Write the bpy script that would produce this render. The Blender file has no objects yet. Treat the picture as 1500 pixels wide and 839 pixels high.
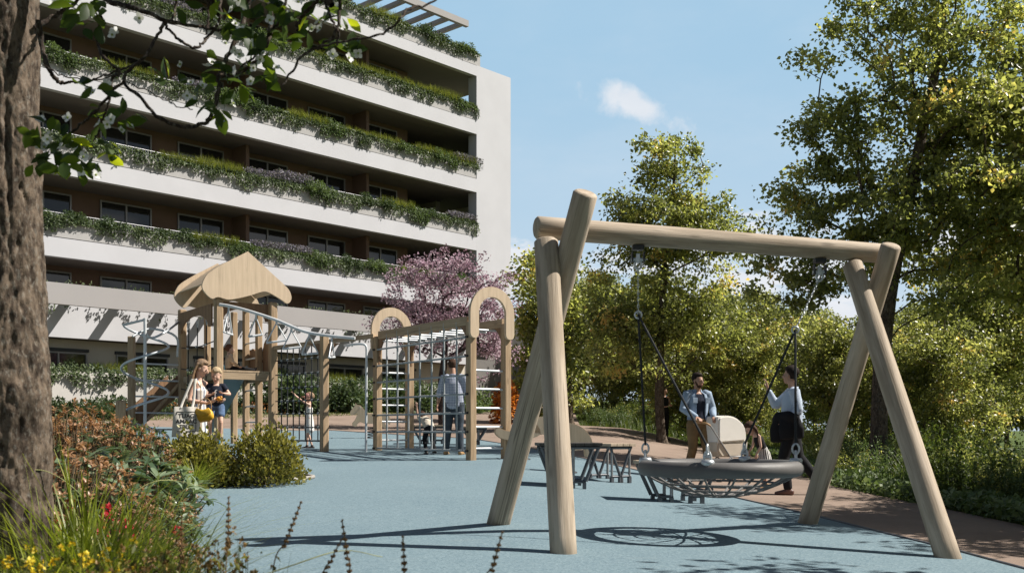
import bpy, bmesh, math, random
import numpy as np
from mathutils import Vector, Matrix, Euler

R = math.radians
scene = bpy.context.scene
COL = scene.collection
random.seed(7)

# ------------------------------------------------------------------ camera, sky, sun, exposure
FOC, HZ, EYE = 1500.0, 630.0, 0.92          # focal length and horizon row in photograph pixels, eye height in metres
cam_data = bpy.data.cameras.new('camera')
cam = bpy.data.objects.new('camera', cam_data)
COL.objects.link(cam)
cam.location = (0, 0, EYE)
cam.rotation_euler = (R(90), 0, 0)
cam_data.sensor_width = 36.0
cam_data.lens = 36.0
cam_data.shift_y = (HZ - 419.5) / 1500.0
cam_data.clip_start = 0.05
cam_data.clip_end = 3000.0
cam_data.dof.use_dof = True
cam_data.dof.focus_distance = 19.0
cam_data.dof.aperture_fstop = 7.5
scene.camera = cam

SUN_EL, SUN_AZ = R(47.0), R(87.0)           # azimuth clockwise from +Y
SUN_DIR = Vector((math.sin(SUN_AZ) * math.cos(SUN_EL), math.cos(SUN_AZ) * math.cos(SUN_EL), math.sin(SUN_EL)))
sun_data = bpy.data.lights.new('sun', 'SUN')
sun_data.energy = 5.0
sun_data.angle = R(0.5)
sun_data.color = (1.0, 0.945, 0.87)
sun = bpy.data.objects.new('sun', sun_data)
COL.objects.link(sun)
sun.rotation_euler = SUN_DIR.to_track_quat('Z', 'Y').to_euler()
sun.location = (20, -5, 30)

scene.view_settings.view_transform = 'Standard'
scene.view_settings.look = 'None'
scene.view_settings.exposure = 0.70
scene.view_settings.gamma = 1.0
scene.render.engine = 'CYCLES'
scene.cycles.use_denoising = True
scene.cycles.max_bounces = 8
scene.cycles.transparent_max_bounces = 8
scene.cycles.sample_clamp_indirect = 6.0


class NT:
    """A small hand for node trees: n(type, **settings) adds a node; l(a, b) links."""
    def __init__(self, tree):
        self.t = tree
        self.t.nodes.clear()
    def n(self, kind, ins=None, **props):
        nd = self.t.nodes.new(kind)
        for k, v in props.items():
            setattr(nd, k, v)
        for k, v in (ins or {}).items():
            if hasattr(v, 'links'):
                self.t.links.new(v, nd.inputs[k])
            else:
                nd.inputs[k].default_value = v
        return nd
    def math(self, op, a, b=0.0, clamp=False):
        return self.n('ShaderNodeMath', {0: a, 1: b}, operation=op, use_clamp=clamp).outputs[0]
    def vec(self, op, a, b=(0, 0, 0)):
        nd = self.n('ShaderNodeVectorMath', {0: a, 1: b}, operation=op)
        return nd.outputs[1] if op in ('DOT_PRODUCT', 'LENGTH', 'DISTANCE') else nd.outputs[0]
    def smooth(self, v, a, b, lo=0.0, hi=1.0):
        return self.n('ShaderNodeMapRange', {0: v, 1: a, 2: b, 3: lo, 4: hi}, interpolation_type='SMOOTHSTEP').outputs[0]
    def mix(self, fac, a, b):
        nd = self.n('ShaderNodeMix', data_type='RGBA')
        for key, v in ((0, fac), (6, a), (7, b)):
            if hasattr(v, 'links'):
                self.t.links.new(v, nd.inputs[key])
            elif key == 0:
                nd.inputs[0].default_value = v
            else:
                nd.inputs[key].default_value = (*v[:3], 1.0)
        return nd.outputs[2]
    def ramp(self, fac, stops, interp='LINEAR'):
        nd = self.n('ShaderNodeValToRGB', {0: fac})
        e = nd.color_ramp.elements
        nd.color_ramp.interpolation = interp
        while len(e) < len(stops):
            e.new(0.5)
        for el, (p, c) in zip(e, stops):
            el.position = p
            el.color = (*c[:3], 1.0) if hasattr(c, '__len__') else (c, c, c, 1.0)
        return nd.outputs[0]


def noise(nt, vec, scale, detail=3.0, rough=0.55):
    return nt.n('ShaderNodeTexNoise', {'Vector': vec, 'Scale': scale, 'Detail': detail, 'Roughness': rough}).outputs[0]


world = bpy.data.worlds.new('World')
scene.world = world
world.use_nodes = True
w = NT(world.node_tree)
sky = w.n('ShaderNodeTexSky', sky_type='NISHITA', sun_disc=False, sun_elevation=SUN_EL, sun_rotation=SUN_AZ,
          altitude=200.0, air_density=1.0, dust_density=1.6, ozone_density=1.6)
dirv = w.vec('NORMALIZE', w.n('ShaderNodeTexCoord').outputs['Generated'])
sep = w.n('ShaderNodeSeparateXYZ', {0: dirv})
elev = sep.outputs[2]
# cumulus near the horizon
cvec = w.vec('MULTIPLY', dirv, (3.2, 3.2, 8.5))
c1 = noise(w, w.vec('ADD', cvec, (3.5, 1.3, 0.6)), 2.3, 8.0, 0.6)
band = w.math('MULTIPLY', w.smooth(elev, -0.02, 0.06), w.smooth(elev, 0.17, 0.255, 1.0, 0.0))
low = w.smooth(w.math('ADD', c1, w.math('MULTIPLY', w.math('SUBTRACT', band, 1.0), 0.35)), 0.43, 0.53)
# one small torn cloud high over the swing
d0 = Vector((188, 1500, 474)).normalized()
u0 = Vector((150, 0, -62)).normalized()
u0 = (u0 - d0 * u0.dot(d0)).normalized()
v0 = d0.cross(u0).normalized()
rel = w.vec('SUBTRACT', dirv, tuple(d0))
wob = noise(w, dirv, 26.0, 5.0, 0.6)
cu = w.math('DIVIDE', w.vec('DOT_PRODUCT', rel, tuple(u0)), 0.062)
cv = w.math('DIVIDE', w.vec('DOT_PRODUCT', rel, tuple(v0)), 0.0195)
rr = w.math('SQRT', w.math('ADD', w.math('MULTIPLY', cu, cu), w.math('MULTIPLY', cv, cv)))
puff = w.math('SUBTRACT', w.math('ADD', 1.0, w.math('MULTIPLY', w.math('SUBTRACT', wob, 0.5), 1.9)), rr)
puff = w.smooth(puff, 0.0, 0.75)
# thin veil
veil = w.math('MULTIPLY', w.smooth(noise(w, w.vec('MULTIPLY', dirv, (2, 2, 5)), 1.3, 6.0, 0.6), 0.45, 0.8), 0.25)
veil = w.math('MULTIPLY', veil, w.smooth(elev, 0.0, 0.3))
cl = w.math('MAXIMUM', w.math('MULTIPLY', low, 0.93), w.math('MULTIPLY', puff, 0.85))
cl = w.math('MAXIMUM', cl, veil)
shade = noise(w, w.vec('MULTIPLY', dirv, (5, 5, 16)), 3.0, 4.0)
ccol = w.mix(shade, (5.2, 5.5, 6.0), (6.7, 6.7, 6.8))
pale = w.mix(w.smooth(elev, 0.0, 0.36), (4.7, 5.55, 6.35), (2.95, 4.55, 5.95))
glow = w.math('MULTIPLY', w.smooth(elev, 0.38, 0.62, 0.92, 0.0), w.smooth(sep.outputs[1], 0.0, 0.75, 0.12, 1.0))
skyc = w.mix(glow, w.mix(0.62, sky.outputs[0], (0, 0, 0)), pale)
col = w.mix(cl, skyc, ccol)
bg = w.n('ShaderNodeBackground', {'Color': col, 'Strength': 0.0865})
w.n('ShaderNodeOutputWorld', {'Surface': bg.outputs[0]})


# ------------------------------------------------------------------ where things stand
def sstep(a, b, x):
    t = min(1.0, max(0.0, (x - a) / (b - a)))
    return t * t * (3 - 2 * t)


BO, BT, BN = Vector((-1.9, 55.0, 0)), Vector((.678, .735, 0)), Vector((.735, -.678, 0))   # facade origin, along, outwards


def gz(x, y):
    """Ground height: level by the swing, rising towards the building and falling off to the wood."""
    u = x - 0.2 * (y - 14)
    s = .041 - .022 * sstep(-1.0, 3.2, u) - .019 * sstep(4.0, 9.0, u)
    ry = y - 8.6
    ry = ry if ry > 1.2 else (0.0 if ry < -1.2 else (ry + 1.2) ** 2 / 4.8)
    ry = min(ry, 75.0)
    z = s * ry - .03 * min(4.0, max(0.0, x))
    n = (x - BO.x) * BN.x + (y - BO.y) * BN.y
    z += .03 * max(0.0, min(14.0, 13.0 - n)) * (1 - sstep(0.0, 5.0, u))
    return z


def at(px, py, d):
    """The point seen at photograph pixel (px, py) at depth d."""
    return Vector(((px - 750) / FOC * d, d, EYE + (HZ - py) / FOC * d))


def on_ground(px, py):
    d = 2.0
    while d < 120:
        p = at(px, py, d)
        if p.z <= gz(p.x, p.y):
            return Vector((p.x, p.y, gz(p.x, p.y)))
        d += 0.02
    return at(px, py, 60)


def floor_at(px, d):
    x = (px - 750) / FOC * d
    return Vector((x, d, gz(x, d)))


# ------------------------------------------------------------------ objects, labels
def tag(o, label=None, cat=None, group=None, kind=None):
    if label: o['label'] = label
    if cat: o['category'] = cat
    if group: o['group'] = group
    if kind: o['kind'] = kind
    return o


def nth(i):
    units = 'first second third fourth fifth sixth seventh eighth ninth tenth eleventh twelfth thirteenth fourteenth fifteenth sixteenth seventeenth eighteenth nineteenth'.split()
    if i < 19:
        return units[i]
    tens = ['twentieth', 'thirtieth', 'fortieth'][(i + 1) // 10 - 2]
    return tens if (i + 1) % 10 == 0 else ['twenty', 'thirty', 'forty'][(i + 1) // 10 - 2] + '-' + units[(i + 1) % 10 - 1]


def empty(name, loc, label, cat, group=None, rz=0.0):
    o = bpy.data.objects.new(name, None)
    o.empty_display_size = 0.2
    COL.objects.link(o)
    o.location = loc
    o.rotation_euler = (0, 0, rz)
    return tag(o, label, cat, group)


def link(name, mesh, parent=None, mat=None):
    if mat is not None and len(mesh.materials) == 0:
        mesh.materials.append(mat)
    o = bpy.data.objects.new(name, mesh)
    COL.objects.link(o)
    if parent is not None:
        o.parent = parent
    return o


def copy_tree(o, parent=None):
    c = o.copy()
    COL.objects.link(c)
    c.parent = parent
    for ch in o.children:
        copy_tree(ch, c)
    return c


def settle(o, origin):
    """Move an object's mesh so that the object's own origin is at origin (world), keeping the shape where it is."""
    o.data.transform(Matrix.Translation(-Vector(origin)))
    o.location = origin
    return o


class MB:
    """Collects shapes in one mesh."""
    def __init__(self):
        self.v, self.f, self.sm = [], [], []
    def add(self, vs, fs, smooth=False, mx=None):
        b = len(self.v)
        for p in vs:
            p = Vector(p)
            self.v.append(tuple(mx @ p) if mx is not None else tuple(p))
        for f in fs:
            self.f.append(tuple(b + i for i in f))
            self.sm.append(smooth)
        return self
    def box(self, c, s, mx=None, bev=0.0):
        x, y, z = s[0] / 2, s[1] / 2, s[2] / 2
        c = Vector(c)
        if bev <= 0:
            vs = [c + Vector((i * x, j * y, k * z)) for k in (-1, 1) for j in (-1, 1) for i in (-1, 1)]
            return self.add(vs, [(0, 2, 3, 1), (4, 5, 7, 6), (0, 1, 5, 4), (2, 6, 7, 3), (0, 4, 6, 2), (1, 3, 7, 5)], mx=mx)
        bm = bmesh.new()
        bmesh.ops.create_cube(bm, size=1.0)
        for v in bm.verts:
            v.co = Vector((v.co.x * s[0], v.co.y * s[1], v.co.z * s[2])) + c
        bmesh.ops.bevel(bm, geom=bm.edges[:], offset=bev, segments=2, affect='EDGES', profile=0.6)
        bm.verts.index_update()
        self.add([v.co.copy() for v in bm.verts], [[v.index for v in f.verts] for f in bm.faces], mx=mx)
        bm.free()
        return self
    def quad(self, a, b, c, d):
        return self.add([a, b, c, d], [(0, 1, 2, 3)])
    def tube(self, pts, rad, seg=8, caps=True, closed=False, squash=None, mx=None):
        pts = [Vector(p) for p in pts]
        n = len(pts)
        if not hasattr(rad, '__len__'):
            rad = [rad] * n
        up = Vector((0, 0, 1))
        tans = []
        for i in range(n):
            if closed:
                t = pts[(i + 1) % n] - pts[i - 1]
            else:
                t = pts[min(i + 1, n - 1)] - pts[max(i - 1, 0)]
            tans.append(t.normalized() if t.length > 1e-9 else Vector((0, 0, 1)))
        side = tans[0].cross(up)
        if side.length < 0.05:
            side = tans[0].cross(Vector((1, 0, 0)))
        side.normalize()
        vs = []
        for i in range(n):
            t = tans[i]
            side = (side - t * side.dot(t))
            side = side.normalized() if side.length > 1e-6 else t.orthogonal().normalized()
            bi = t.cross(side)
            for k in range(seg):
                a = 2 * math.pi * k / seg
                r = rad[i]
                if squash:
                    vs.append(pts[i] + side * (math.cos(a) * r * squash[0]) + bi * (math.sin(a) * r * squash[1]))
                else:
                    vs.append(pts[i] + side * (math.cos(a) * r) + bi * (math.sin(a) * r))
        fs = []
        for i in range(n if closed else n - 1):
            for k in range(seg):
                a, b = i * seg + k, i * seg + (k + 1) % seg
                c, d = ((i + 1) % n) * seg + (k + 1) % seg, ((i + 1) % n) * seg + k
                fs.append((a, b, c, d))
        self.add(vs, fs, True, mx)
        if caps and not closed:
            self.add(vs[:seg], [tuple(range(seg - 1, -1, -1))], False, mx)
            self.add(vs[-seg:], [tuple(range(seg))], False, mx)
        return self
    def lathe(self, prof, seg=16, mx=None, smooth=True):
        vs = [(r * math.cos(2 * math.pi * k / seg), r * math.sin(2 * math.pi * k / seg), z) for r, z in prof for k in range(seg)]
        fs = [(i * seg + k, i * seg + (k + 1) % seg, (i + 1) * seg + (k + 1) % seg, (i + 1) * seg + k)
              for i in range(len(prof) - 1) for k in range(seg)]
        fs.append(tuple(range(seg - 1, -1, -1)))
        fs.append(tuple((len(prof) - 1) * seg + k for k in range(seg)))
        return self.add(vs, fs, smooth, mx)
    def ball(self, c, r, seg=12, mx=None):
        c = Vector(c)
        r = r if hasattr(r, '__len__') else (r, r, r)
        vs, fs = [], []
        rings = seg // 2
        for i in range(rings + 1):
            th = math.pi * i / rings
            for k in range(seg):
                ph = 2 * math.pi * k / seg
                vs.append(c + Vector((r[0] * math.sin(th) * math.cos(ph), r[1] * math.sin(th) * math.sin(ph), r[2] * math.cos(th))))
        for i in range(rings):
            for k in range(seg):
                fs.append((i * seg + k, (i + 1) * seg + k, (i + 1) * seg + (k + 1) % seg, i * seg + (k + 1) % seg))
        return self.add(vs, fs, True, mx)
    def slab(self, outline, thick, mx, bev=0.0):
        """A board: 2-D outline in the local x-z plane, thickness along local y."""
        bm = bmesh.new()
        vs = [bm.verts.new((x, -thick / 2, z)) for x, z in outline]
        f = bm.faces.new(vs)
        ext = bmesh.ops.extrude_face_region(bm, geom=[f])
        for v in ext['geom']:
            if isinstance(v, bmesh.types.BMVert):
                v.co.y += thick
        bmesh.ops.recalc_face_normals(bm, faces=bm.faces[:])
        if bev > 0:
            ed = [e for e in bm.edges if abs(e.verts[0].co.y - e.verts[1].co.y) < 1e-6]
            bmesh.ops.bevel(bm, geom=ed, offset=bev, segments=2, affect='EDGES')
        big = [f for f in bm.faces if len(f.verts) > 4]
        bmesh.ops.triangulate(bm, faces=big)
        bm.verts.index_update()
        self.add([v.co.copy() for v in bm.verts], [[v.index for v in f.verts] for f in bm.faces], mx=mx)
        bm.free()
        return self
    def mesh(self, name):
        me = bpy.data.meshes.new(name)
        me.from_pydata(self.v, [], self.f)
        me.polygons.foreach_set('use_smooth', self.sm)
        me.update()
        return me
    def build(self, name, mat, parent=None, origin=None):
        o = link(name, self.mesh(name), None, mat)
        if parent is not None:
            o.parent = parent
            me = o.data
            me.transform(parent_world(parent).inverted())
        elif origin is not None:
            settle(o, origin)
        return o


def parent_world(o):
    m = Matrix.Translation(o.location) @ o.rotation_euler.to_matrix().to_4x4()
    m = m @ Matrix.Diagonal((*o.scale, 1.0))
    if o.parent is not None:
        m = parent_world(o.parent) @ m
    return m


def spline(pts, n):
    """Points along a Catmull-Rom curve."""
    p = [Vector(q) for q in pts]
    p = [p[0] * 2 - p[1]] + p + [p[-1] * 2 - p[-2]]
    out = []
    segs = len(p) - 3
    for i in range(n):
        u = i / (n - 1) * segs
        k = min(int(u), segs - 1)
        t = u - k
        a, b, c, d = p[k], p[k + 1], p[k + 2], p[k + 3]
        out.append(0.5 * ((2 * b) + (c - a) * t + (2 * a - 5 * b + 4 * c - d) * t * t + (3 * b - a - 3 * c + d) * t ** 3))
    return out


# ------------------------------------------------------------------ materials
MATS = {}


def surface(name, col, rough=0.7, var=0.2, scale=6.0, bump=0.0, bscale=60.0, metal=0.0, spec=0.4, col2=None, stretch=(1, 1, 1),
            fine=0.0, fscale=300.0, coord='Object'):
    """A painted, cast or woven surface: base colour broken by two sizes of noise, roughness variation and bump."""
    if name in MATS:
        return MATS[name]
    m = bpy.data.materials.new(name)
    m.use_nodes = True
    t = NT(m.node_tree)
    tc = t.n('ShaderNodeTexCoord').outputs[coord]
    vec = t.vec('MULTIPLY', tc, stretch)
    n1 = noise(t, vec, scale, 4.0)
    dark = tuple(c * (1 - var) for c in col)
    light = tuple(min(1.0, c * (1 + var)) for c in (col2 or col))
    c = t.mix(t.smooth(n1, 0.3, 0.7), dark, light)
    if fine > 0:
        n2 = noise(t, vec, fscale, 2.0, 0.7)
        c = t.mix(t.smooth(n2, 0.35, 0.65), t.mix(fine, c, (0, 0, 0)), t.mix(fine * 0.5, c, (0.75, 0.78, 0.8)))
    ins = {'Base Color': c, 'Roughness': t.smooth(n1, 0.2, 0.8, max(0.0, rough - 0.08), min(1.0, rough + 0.08)), 'Metallic': metal,
           'Specular IOR Level': spec}
    if bump > 0:
        nb = noise(t, vec, bscale, 4.0, 0.65)
        ins['Normal'] = t.n('ShaderNodeBump', {'Strength': bump, 'Distance': 0.02, 'Height': nb}).outputs[0]
    p = t.n('ShaderNodeBsdfPrincipled', ins)
    t.n('ShaderNodeOutputMaterial', {'Surface': p.outputs[0]})
    MATS[name] = m
    return m


def wood(name, a, b, grain=(14, 14, 1.2), rough=0.7, bump=0.25, crack=0.5, spec=0.25):
    """Timber with its grain along the object's own z."""
    if name in MATS:
        return MATS[name]
    m = bpy.data.materials.new(name)
    m.use_nodes = True
    t = NT(m.node_tree)
    tc = t.n('ShaderNodeTexCoord').outputs['Object']
    rnd = t.n('ShaderNodeObjectInfo').outputs['Random']
    off = t.n('ShaderNodeCombineXYZ', {0: t.math('MULTIPLY', rnd, 37.0), 1: t.math('MULTIPLY', rnd, 11.0), 2: t.math('MULTIPLY', rnd, 53.0)}).outputs[0]
    tc = t.vec('ADD', tc, off)
    g = t.vec('MULTIPLY', tc, grain)
    n1 = noise(t, g, 1.6, 6.0, 0.62)
    n2 = noise(t, t.vec('MULTIPLY', g, (5, 5, 1.5)), 2.0, 3.0, 0.6)
    broad = noise(t, tc, 1.3, 2.0)
    c = t.mix(t.smooth(n1, 0.3, 0.72), a, b)
    c = t.mix(t.math('MULTIPLY', t.smooth(n2, 0.52, 0.75), 0.45), c, tuple(x * 0.55 for x in a))
    c = t.mix(t.math('MULTIPLY', t.smooth(broad, 0.35, 0.7), 0.35), c, tuple(x * 0.8 for x in b))
    ck = noise(t, t.vec('MULTIPLY', tc, (grain[0] * 1.6, grain[1] * 1.6, grain[2] * .35)), 1.0, 2.0, 0.5)
    ckl = t.math('ABSOLUTE', t.math('SUBTRACT', ck, 0.5))
    c = t.mix(t.math('MULTIPLY', t.math('MULTIPLY', t.smooth(ckl, 0.004, 0.018, 1.0, 0.0), t.smooth(broad, 0.42, 0.6)), crack), c, tuple(x * 0.4 for x in a))
    kn = t.n('ShaderNodeTexVoronoi', {'Vector': t.vec('MULTIPLY', tc, (5, 5, 1.6)), 'Scale': 1.0, 'Randomness': 1.0})
    c = t.mix(t.math('MULTIPLY', t.smooth(kn.outputs['Distance'], 0.04, 0.16, 1.0, 0.0), 0.75 * crack), c, tuple(x * 0.35 for x in a))
    nb = t.n('ShaderNodeBump', {'Strength': bump, 'Distance': 0.012, 'Height': t.math('ADD', n1, t.math('MULTIPLY', n2, 0.6))}).outputs[0]
    p = t.n('ShaderNodeBsdfPrincipled', {'Base Color': c, 'Roughness': rough, 'Specular IOR Level': spec, 'Normal': nb})
    t.n('ShaderNodeOutputMaterial', {'Surface': p.outputs[0]})
    MATS[name] = m
    return m


def leaf_mat(name, stops, trans=0.35, rough=0.5, spec=0.35, tcol=None):
    """Leaves: colour from each leaf's own random number, thin enough to let some light through."""
    if name in MATS:
        return MATS[name]
    m = bpy.data.materials.new(name)
    m.use_nodes = True
    t = NT(m.node_tree)
    rnd = t.n('ShaderNodeAttribute', attribute_name='rnd').outputs['Fac']
    c = t.ramp(rnd, stops)
    p = t.n('ShaderNodeBsdfPrincipled', {'Base Color': c, 'Roughness': rough, 'Specular IOR Level': spec})
    tc = t.n('ShaderNodeMix', data_type='RGBA', blend_type='MULTIPLY')
    tc.inputs[0].default_value = 1.0
    t.t.links.new(c, tc.inputs[6])
    tc.inputs[7].default_value = (*(tcol or (1.75, 1.8, 1.05)), 1.0)
    tr = t.n('ShaderNodeBsdfTranslucent', {'Color': tc.outputs[2]})
    mx = t.n('ShaderNodeMixShader', {0: trans, 1: p.outputs[0], 2: tr.outputs[0]})
    t.n('ShaderNodeOutputMaterial', {'Surface': mx.outputs[0]})
    MATS[name] = m
    return m


def bark(name, a, b, scale=9.0, bump=1.0, dist=0.03, plates=0.35):
    if name in MATS:
        return MATS[name]
    m = bpy.data.materials.new(name)
    m.use_nodes = True
    t = NT(m.node_tree)
    tc = t.n('ShaderNodeTexCoord').outputs['Object']
    v = t.vec('MULTIPLY', tc, (1.0, 1.0, 0.55))
    n1 = noise(t, v, scale, 8.0, 0.68)
    n2 = noise(t, v, scale * 3.1, 5.0, 0.6)
    vo = t.n('ShaderNodeTexVoronoi', {'Vector': v, 'Scale': scale * 2.2}, feature='DISTANCE_TO_EDGE').outputs['Distance']
    h = t.math('ADD', t.math('MULTIPLY', n1, 0.9), t.math('MULTIPLY', t.smooth(vo, 0.0, 0.25), plates))
    h = t.math('ADD', h, t.math('MULTIPLY', n2, 0.25))
    c = t.mix(t.smooth(n1, 0.38, 0.62), a, b)
    c = t.mix(t.math('MULTIPLY', t.smooth(n2, 0.5, 0.7), 0.35), c, (0.30, 0.29, 0.25))
    nb = t.n('ShaderNodeBump', {'Strength': bump, 'Distance': dist, 'Height': h}).outputs[0]
    p = t.n('ShaderNodeBsdfPrincipled', {'Base Color': c, 'Roughness': 0.9, 'Specular IOR Level': 0.15, 'Normal': nb})
    t.n('ShaderNodeOutputMaterial', {'Surface': p.outputs[0]})
    MATS[name] = m
    return m


# ------------------------------------------------------------------ foliage in bulk
def unit(a):
    return a / np.maximum(1e-9, np.linalg.norm(a, axis=1, keepdims=True))


def raw_mesh(name, V, F, rnd, mat, smooth=False):
    """Mesh from arrays: V (n,3), F (m,k) with equal face sizes, rnd one number per face."""
    me = bpy.data.meshes.new(name)
    n, (m, k) = len(V), F.shape
    me.vertices.add(n)
    me.vertices.foreach_set('co', V.astype(np.float32).ravel())
    me.loops.add(m * k)
    me.loops.foreach_set('vertex_index', F.astype(np.int32).ravel())
    me.polygons.add(m)
    me.polygons.foreach_set('loop_start', np.arange(0, m * k, k, dtype=np.int32))
    me.polygons.foreach_set('loop_total', np.full(m, k, dtype=np.int32))
    if smooth:
        me.polygons.foreach_set('use_smooth', np.ones(m, dtype=bool))
    me.update(calc_edges=True)
    at_ = me.attributes.new('rnd', 'FLOAT', 'FACE')
    at_.data.foreach_set('value', np.clip(rnd, 0, 1).astype(np.float32))
    me.materials.append(mat)
    return me


def leaves(P, D, N, L, W, rnd, fold=0.25, droop=0.15):
    """Folded pointed leaves: (V, F, rnd). P base, D axis, N face normal, L length, W half width."""
    D = unit(D)
    S = unit(np.cross(D, N))
    U = np.cross(S, D)
    L = L[:, None]
    W = W[:, None]
    tip = P + D * L - U * L * droop
    mid = P + D * L * 0.45
    a = mid + S * W + U * W * fold
    b = mid - S * W + U * W * fold
    n = len(P)
    V = np.stack([P, a, tip, b], 1).reshape(-1, 3)
    i = np.arange(n)[:, None] * 4
    F = np.concatenate([i + [0, 1, 2], i + [0, 2, 3]], 1).reshape(-1, 3)
    return V, F, np.repeat(rnd, 2)


def blades(P, H, L, W, bend, rnd, segs=3):
    """Grass blades: bent tapering strips. H heading angle, bend how far the tip leans over (fraction of length)."""
    n = len(P)
    dirx = np.stack([np.cos(H), np.sin(H), np.zeros(n)], 1)
    side = np.stack([-np.sin(H), np.cos(H), np.zeros(n)], 1)
    up = np.array([0, 0, 1.0])
    rows = []
    for k in range(segs + 1):
        t = k / segs
        c = P + up * (L * (t - 0.42 * bend * t * t))[:, None] + dirx * (L * bend * t ** 1.9)[:, None]
        wv = (W * (1 - t ** 1.6) + 0.0006)[:, None]
        rows += [c - side * wv, c + side * wv]
    V = np.stack(rows, 1).reshape(-1, 3)
    i = np.arange(n)[:, None] * (2 * (segs + 1))
    F = np.concatenate([i + [2 * k, 2 * k + 1, 2 * k + 3, 2 * k + 2] for k in range(segs)], 1).reshape(-1, 4)
    return V, F, np.repeat(rnd, segs)


def join_raw(parts):
    V, F, r, b = [], [], [], 0
    for v, f, q in parts:
        V.append(v); F.append(f + b); r.append(q)
        b += len(v)
    return np.concatenate(V), np.concatenate(F), np.concatenate(r)


def rand_dirs(rng, n, up=0.0):
    d = rng.normal(size=(n, 3))
    d[:, 2] += up
    return unit(d)

# ------------------------------------------------------------------ ground, play surface, path, lawn
def rubber(name):
    m = bpy.data.materials.new(name)
    m.use_nodes = True
    t = NT(m.node_tree)
    tc = t.n('ShaderNodeTexCoord').outputs['Object']
    vo = t.n('ShaderNodeTexVoronoi', {'Vector': tc, 'Scale': 75.0})
    cell = t.n('ShaderNodeSeparateColor', {0: vo.outputs['Color']}).outputs[0]
    grit = noise(t, tc, 45.0, 3.0, 0.75)
    big = noise(t, tc, 0.5, 4.0)
    mid = noise(t, tc, 6.0, 3.0)
    c = t.mix(t.smooth(big, 0.3, 0.7), (0.126, 0.187, 0.220), (0.147, 0.212, 0.243))
    c = t.mix(t.math('MULTIPLY', t.smooth(mid, 0.4, 0.75), 0.3), c, (0.112, 0.172, 0.20))
    c = t.mix(t.math('MULTIPLY', t.smooth(cell, 0.45, 1.0), 0.5), c, (0.25, 0.32, 0.34))
    c = t.mix(t.math('MULTIPLY', t.smooth(cell, 0.0, 0.3, 1.0, 0.0), 0.45), c, (0.06, 0.105, 0.13))
    c = t.mix(t.math('MULTIPLY', t.smooth(grit, 0.5, 0.72), 0.5), c, (0.21, 0.29, 0.32))
    c = t.mix(t.math('MULTIPLY', t.smooth(grit, 0.28, 0.48, 1.0, 0.0), 0.5), c, (0.085, 0.135, 0.16))
    scuff = noise(t, t.vec('MULTIPLY', tc, (1.0, 2.2, 1.0)), 1.7, 6.0, 0.7)
    c = t.mix(t.math('MULTIPLY', t.smooth(scuff, 0.55, 0.75), 0.22), c, (0.20, 0.225, 0.225))
    b = t.n('ShaderNodeBump', {'Strength': 0.35, 'Distance': 0.004, 'Height': vo.outputs['Distance']}).outputs[0]
    p = t.n('ShaderNodeBsdfPrincipled', {'Base Color': c, 'Roughness': 0.88, 'Specular IOR Level': 0.25, 'Normal': b})
    t.n('ShaderNodeOutputMaterial', {'Surface': p.outputs[0]})
    return m


def resin(name, a, b, fleck):
    m = bpy.data.materials.new(name)
    m.use_nodes = True
    t = NT(m.node_tree)
    tc = t.n('ShaderNodeTexCoord').outputs['Object']
    vo = t.n('ShaderNodeTexVoronoi', {'Vector': tc, 'Scale': 110.0})
    cell = t.n('ShaderNodeSeparateColor', {0: vo.outputs['Color']}).outputs[0]
    big = noise(t, tc, 0.7, 5.0, 0.6)
    c = t.mix(t.smooth(big, 0.3, 0.7), a, b)
    c = t.mix(t.math('MULTIPLY', cell, 0.5), c, fleck)
    bu = t.n('ShaderNodeBump', {'Strength': 0.5, 'Distance': 0.006, 'Height': vo.outputs['Distance']}).outputs[0]
    p = t.n('ShaderNodeBsdfPrincipled', {'Base Color': c, 'Roughness': 0.9, 'Specular IOR Level': 0.2, 'Normal': bu})
    t.n('ShaderNodeOutputMaterial', {'Surface': p.outputs[0]})
    return m


def sheet(name, ys, left, right, cols, lift, mat, crown=None):
    """A surface lying on the ground between two edges given as functions of y; ys the rows."""
    V, F = [], []
    for y in ys:
        a, b = left(y), right(y)
        for k in range(cols + 1):
            x = a + (b - a) * k / cols
            V.append((x, y, gz(x, y) + lift + (crown(x, y, k / cols) if crown else 0.0)))
    n = cols + 1
    for j in range(len(ys) - 1):
        for k in range(cols):
            F.append((j * n + k, j * n + k + 1, (j + 1) * n + k + 1, (j + 1) * n + k))
    me = bpy.data.meshes.new(name)
    me.from_pydata(V, [], F)
    me.polygons.foreach_set('use_smooth', [True] * len(F))
    return tag(link(name, me, None, mat), kind='structure')


def interp(table):
    xs = [a for a, _ in table]
    ys = [b for _, b in table]
    return lambda y: float(np.interp(y, xs, ys))


def frange(a, b, s):
    n = max(1, int(round((b - a) / s)))
    return [a + (b - a) * i / n for i in range(n + 1)]


soil_m = surface('soil', (0.075, 0.055, 0.035), 0.95, 0.45, 5.0, 0.8, 40.0, spec=0.1, fine=0.3, fscale=90)
turf_m = surface('turf', (0.055, 0.085, 0.022), 0.95, 0.4, 1.5, 0.9, 60.0, spec=0.1, col2=(0.085, 0.115, 0.03))
blue_m = rubber('blue_rubber')
path_m = resin('path_resin', (0.235, 0.175, 0.135), (0.31, 0.235, 0.185), (0.16, 0.12, 0.10))
edge_m = surface('edging_steel', (0.07, 0.075, 0.085), 0.55, 0.3, 20.0, metal=0.3)

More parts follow.
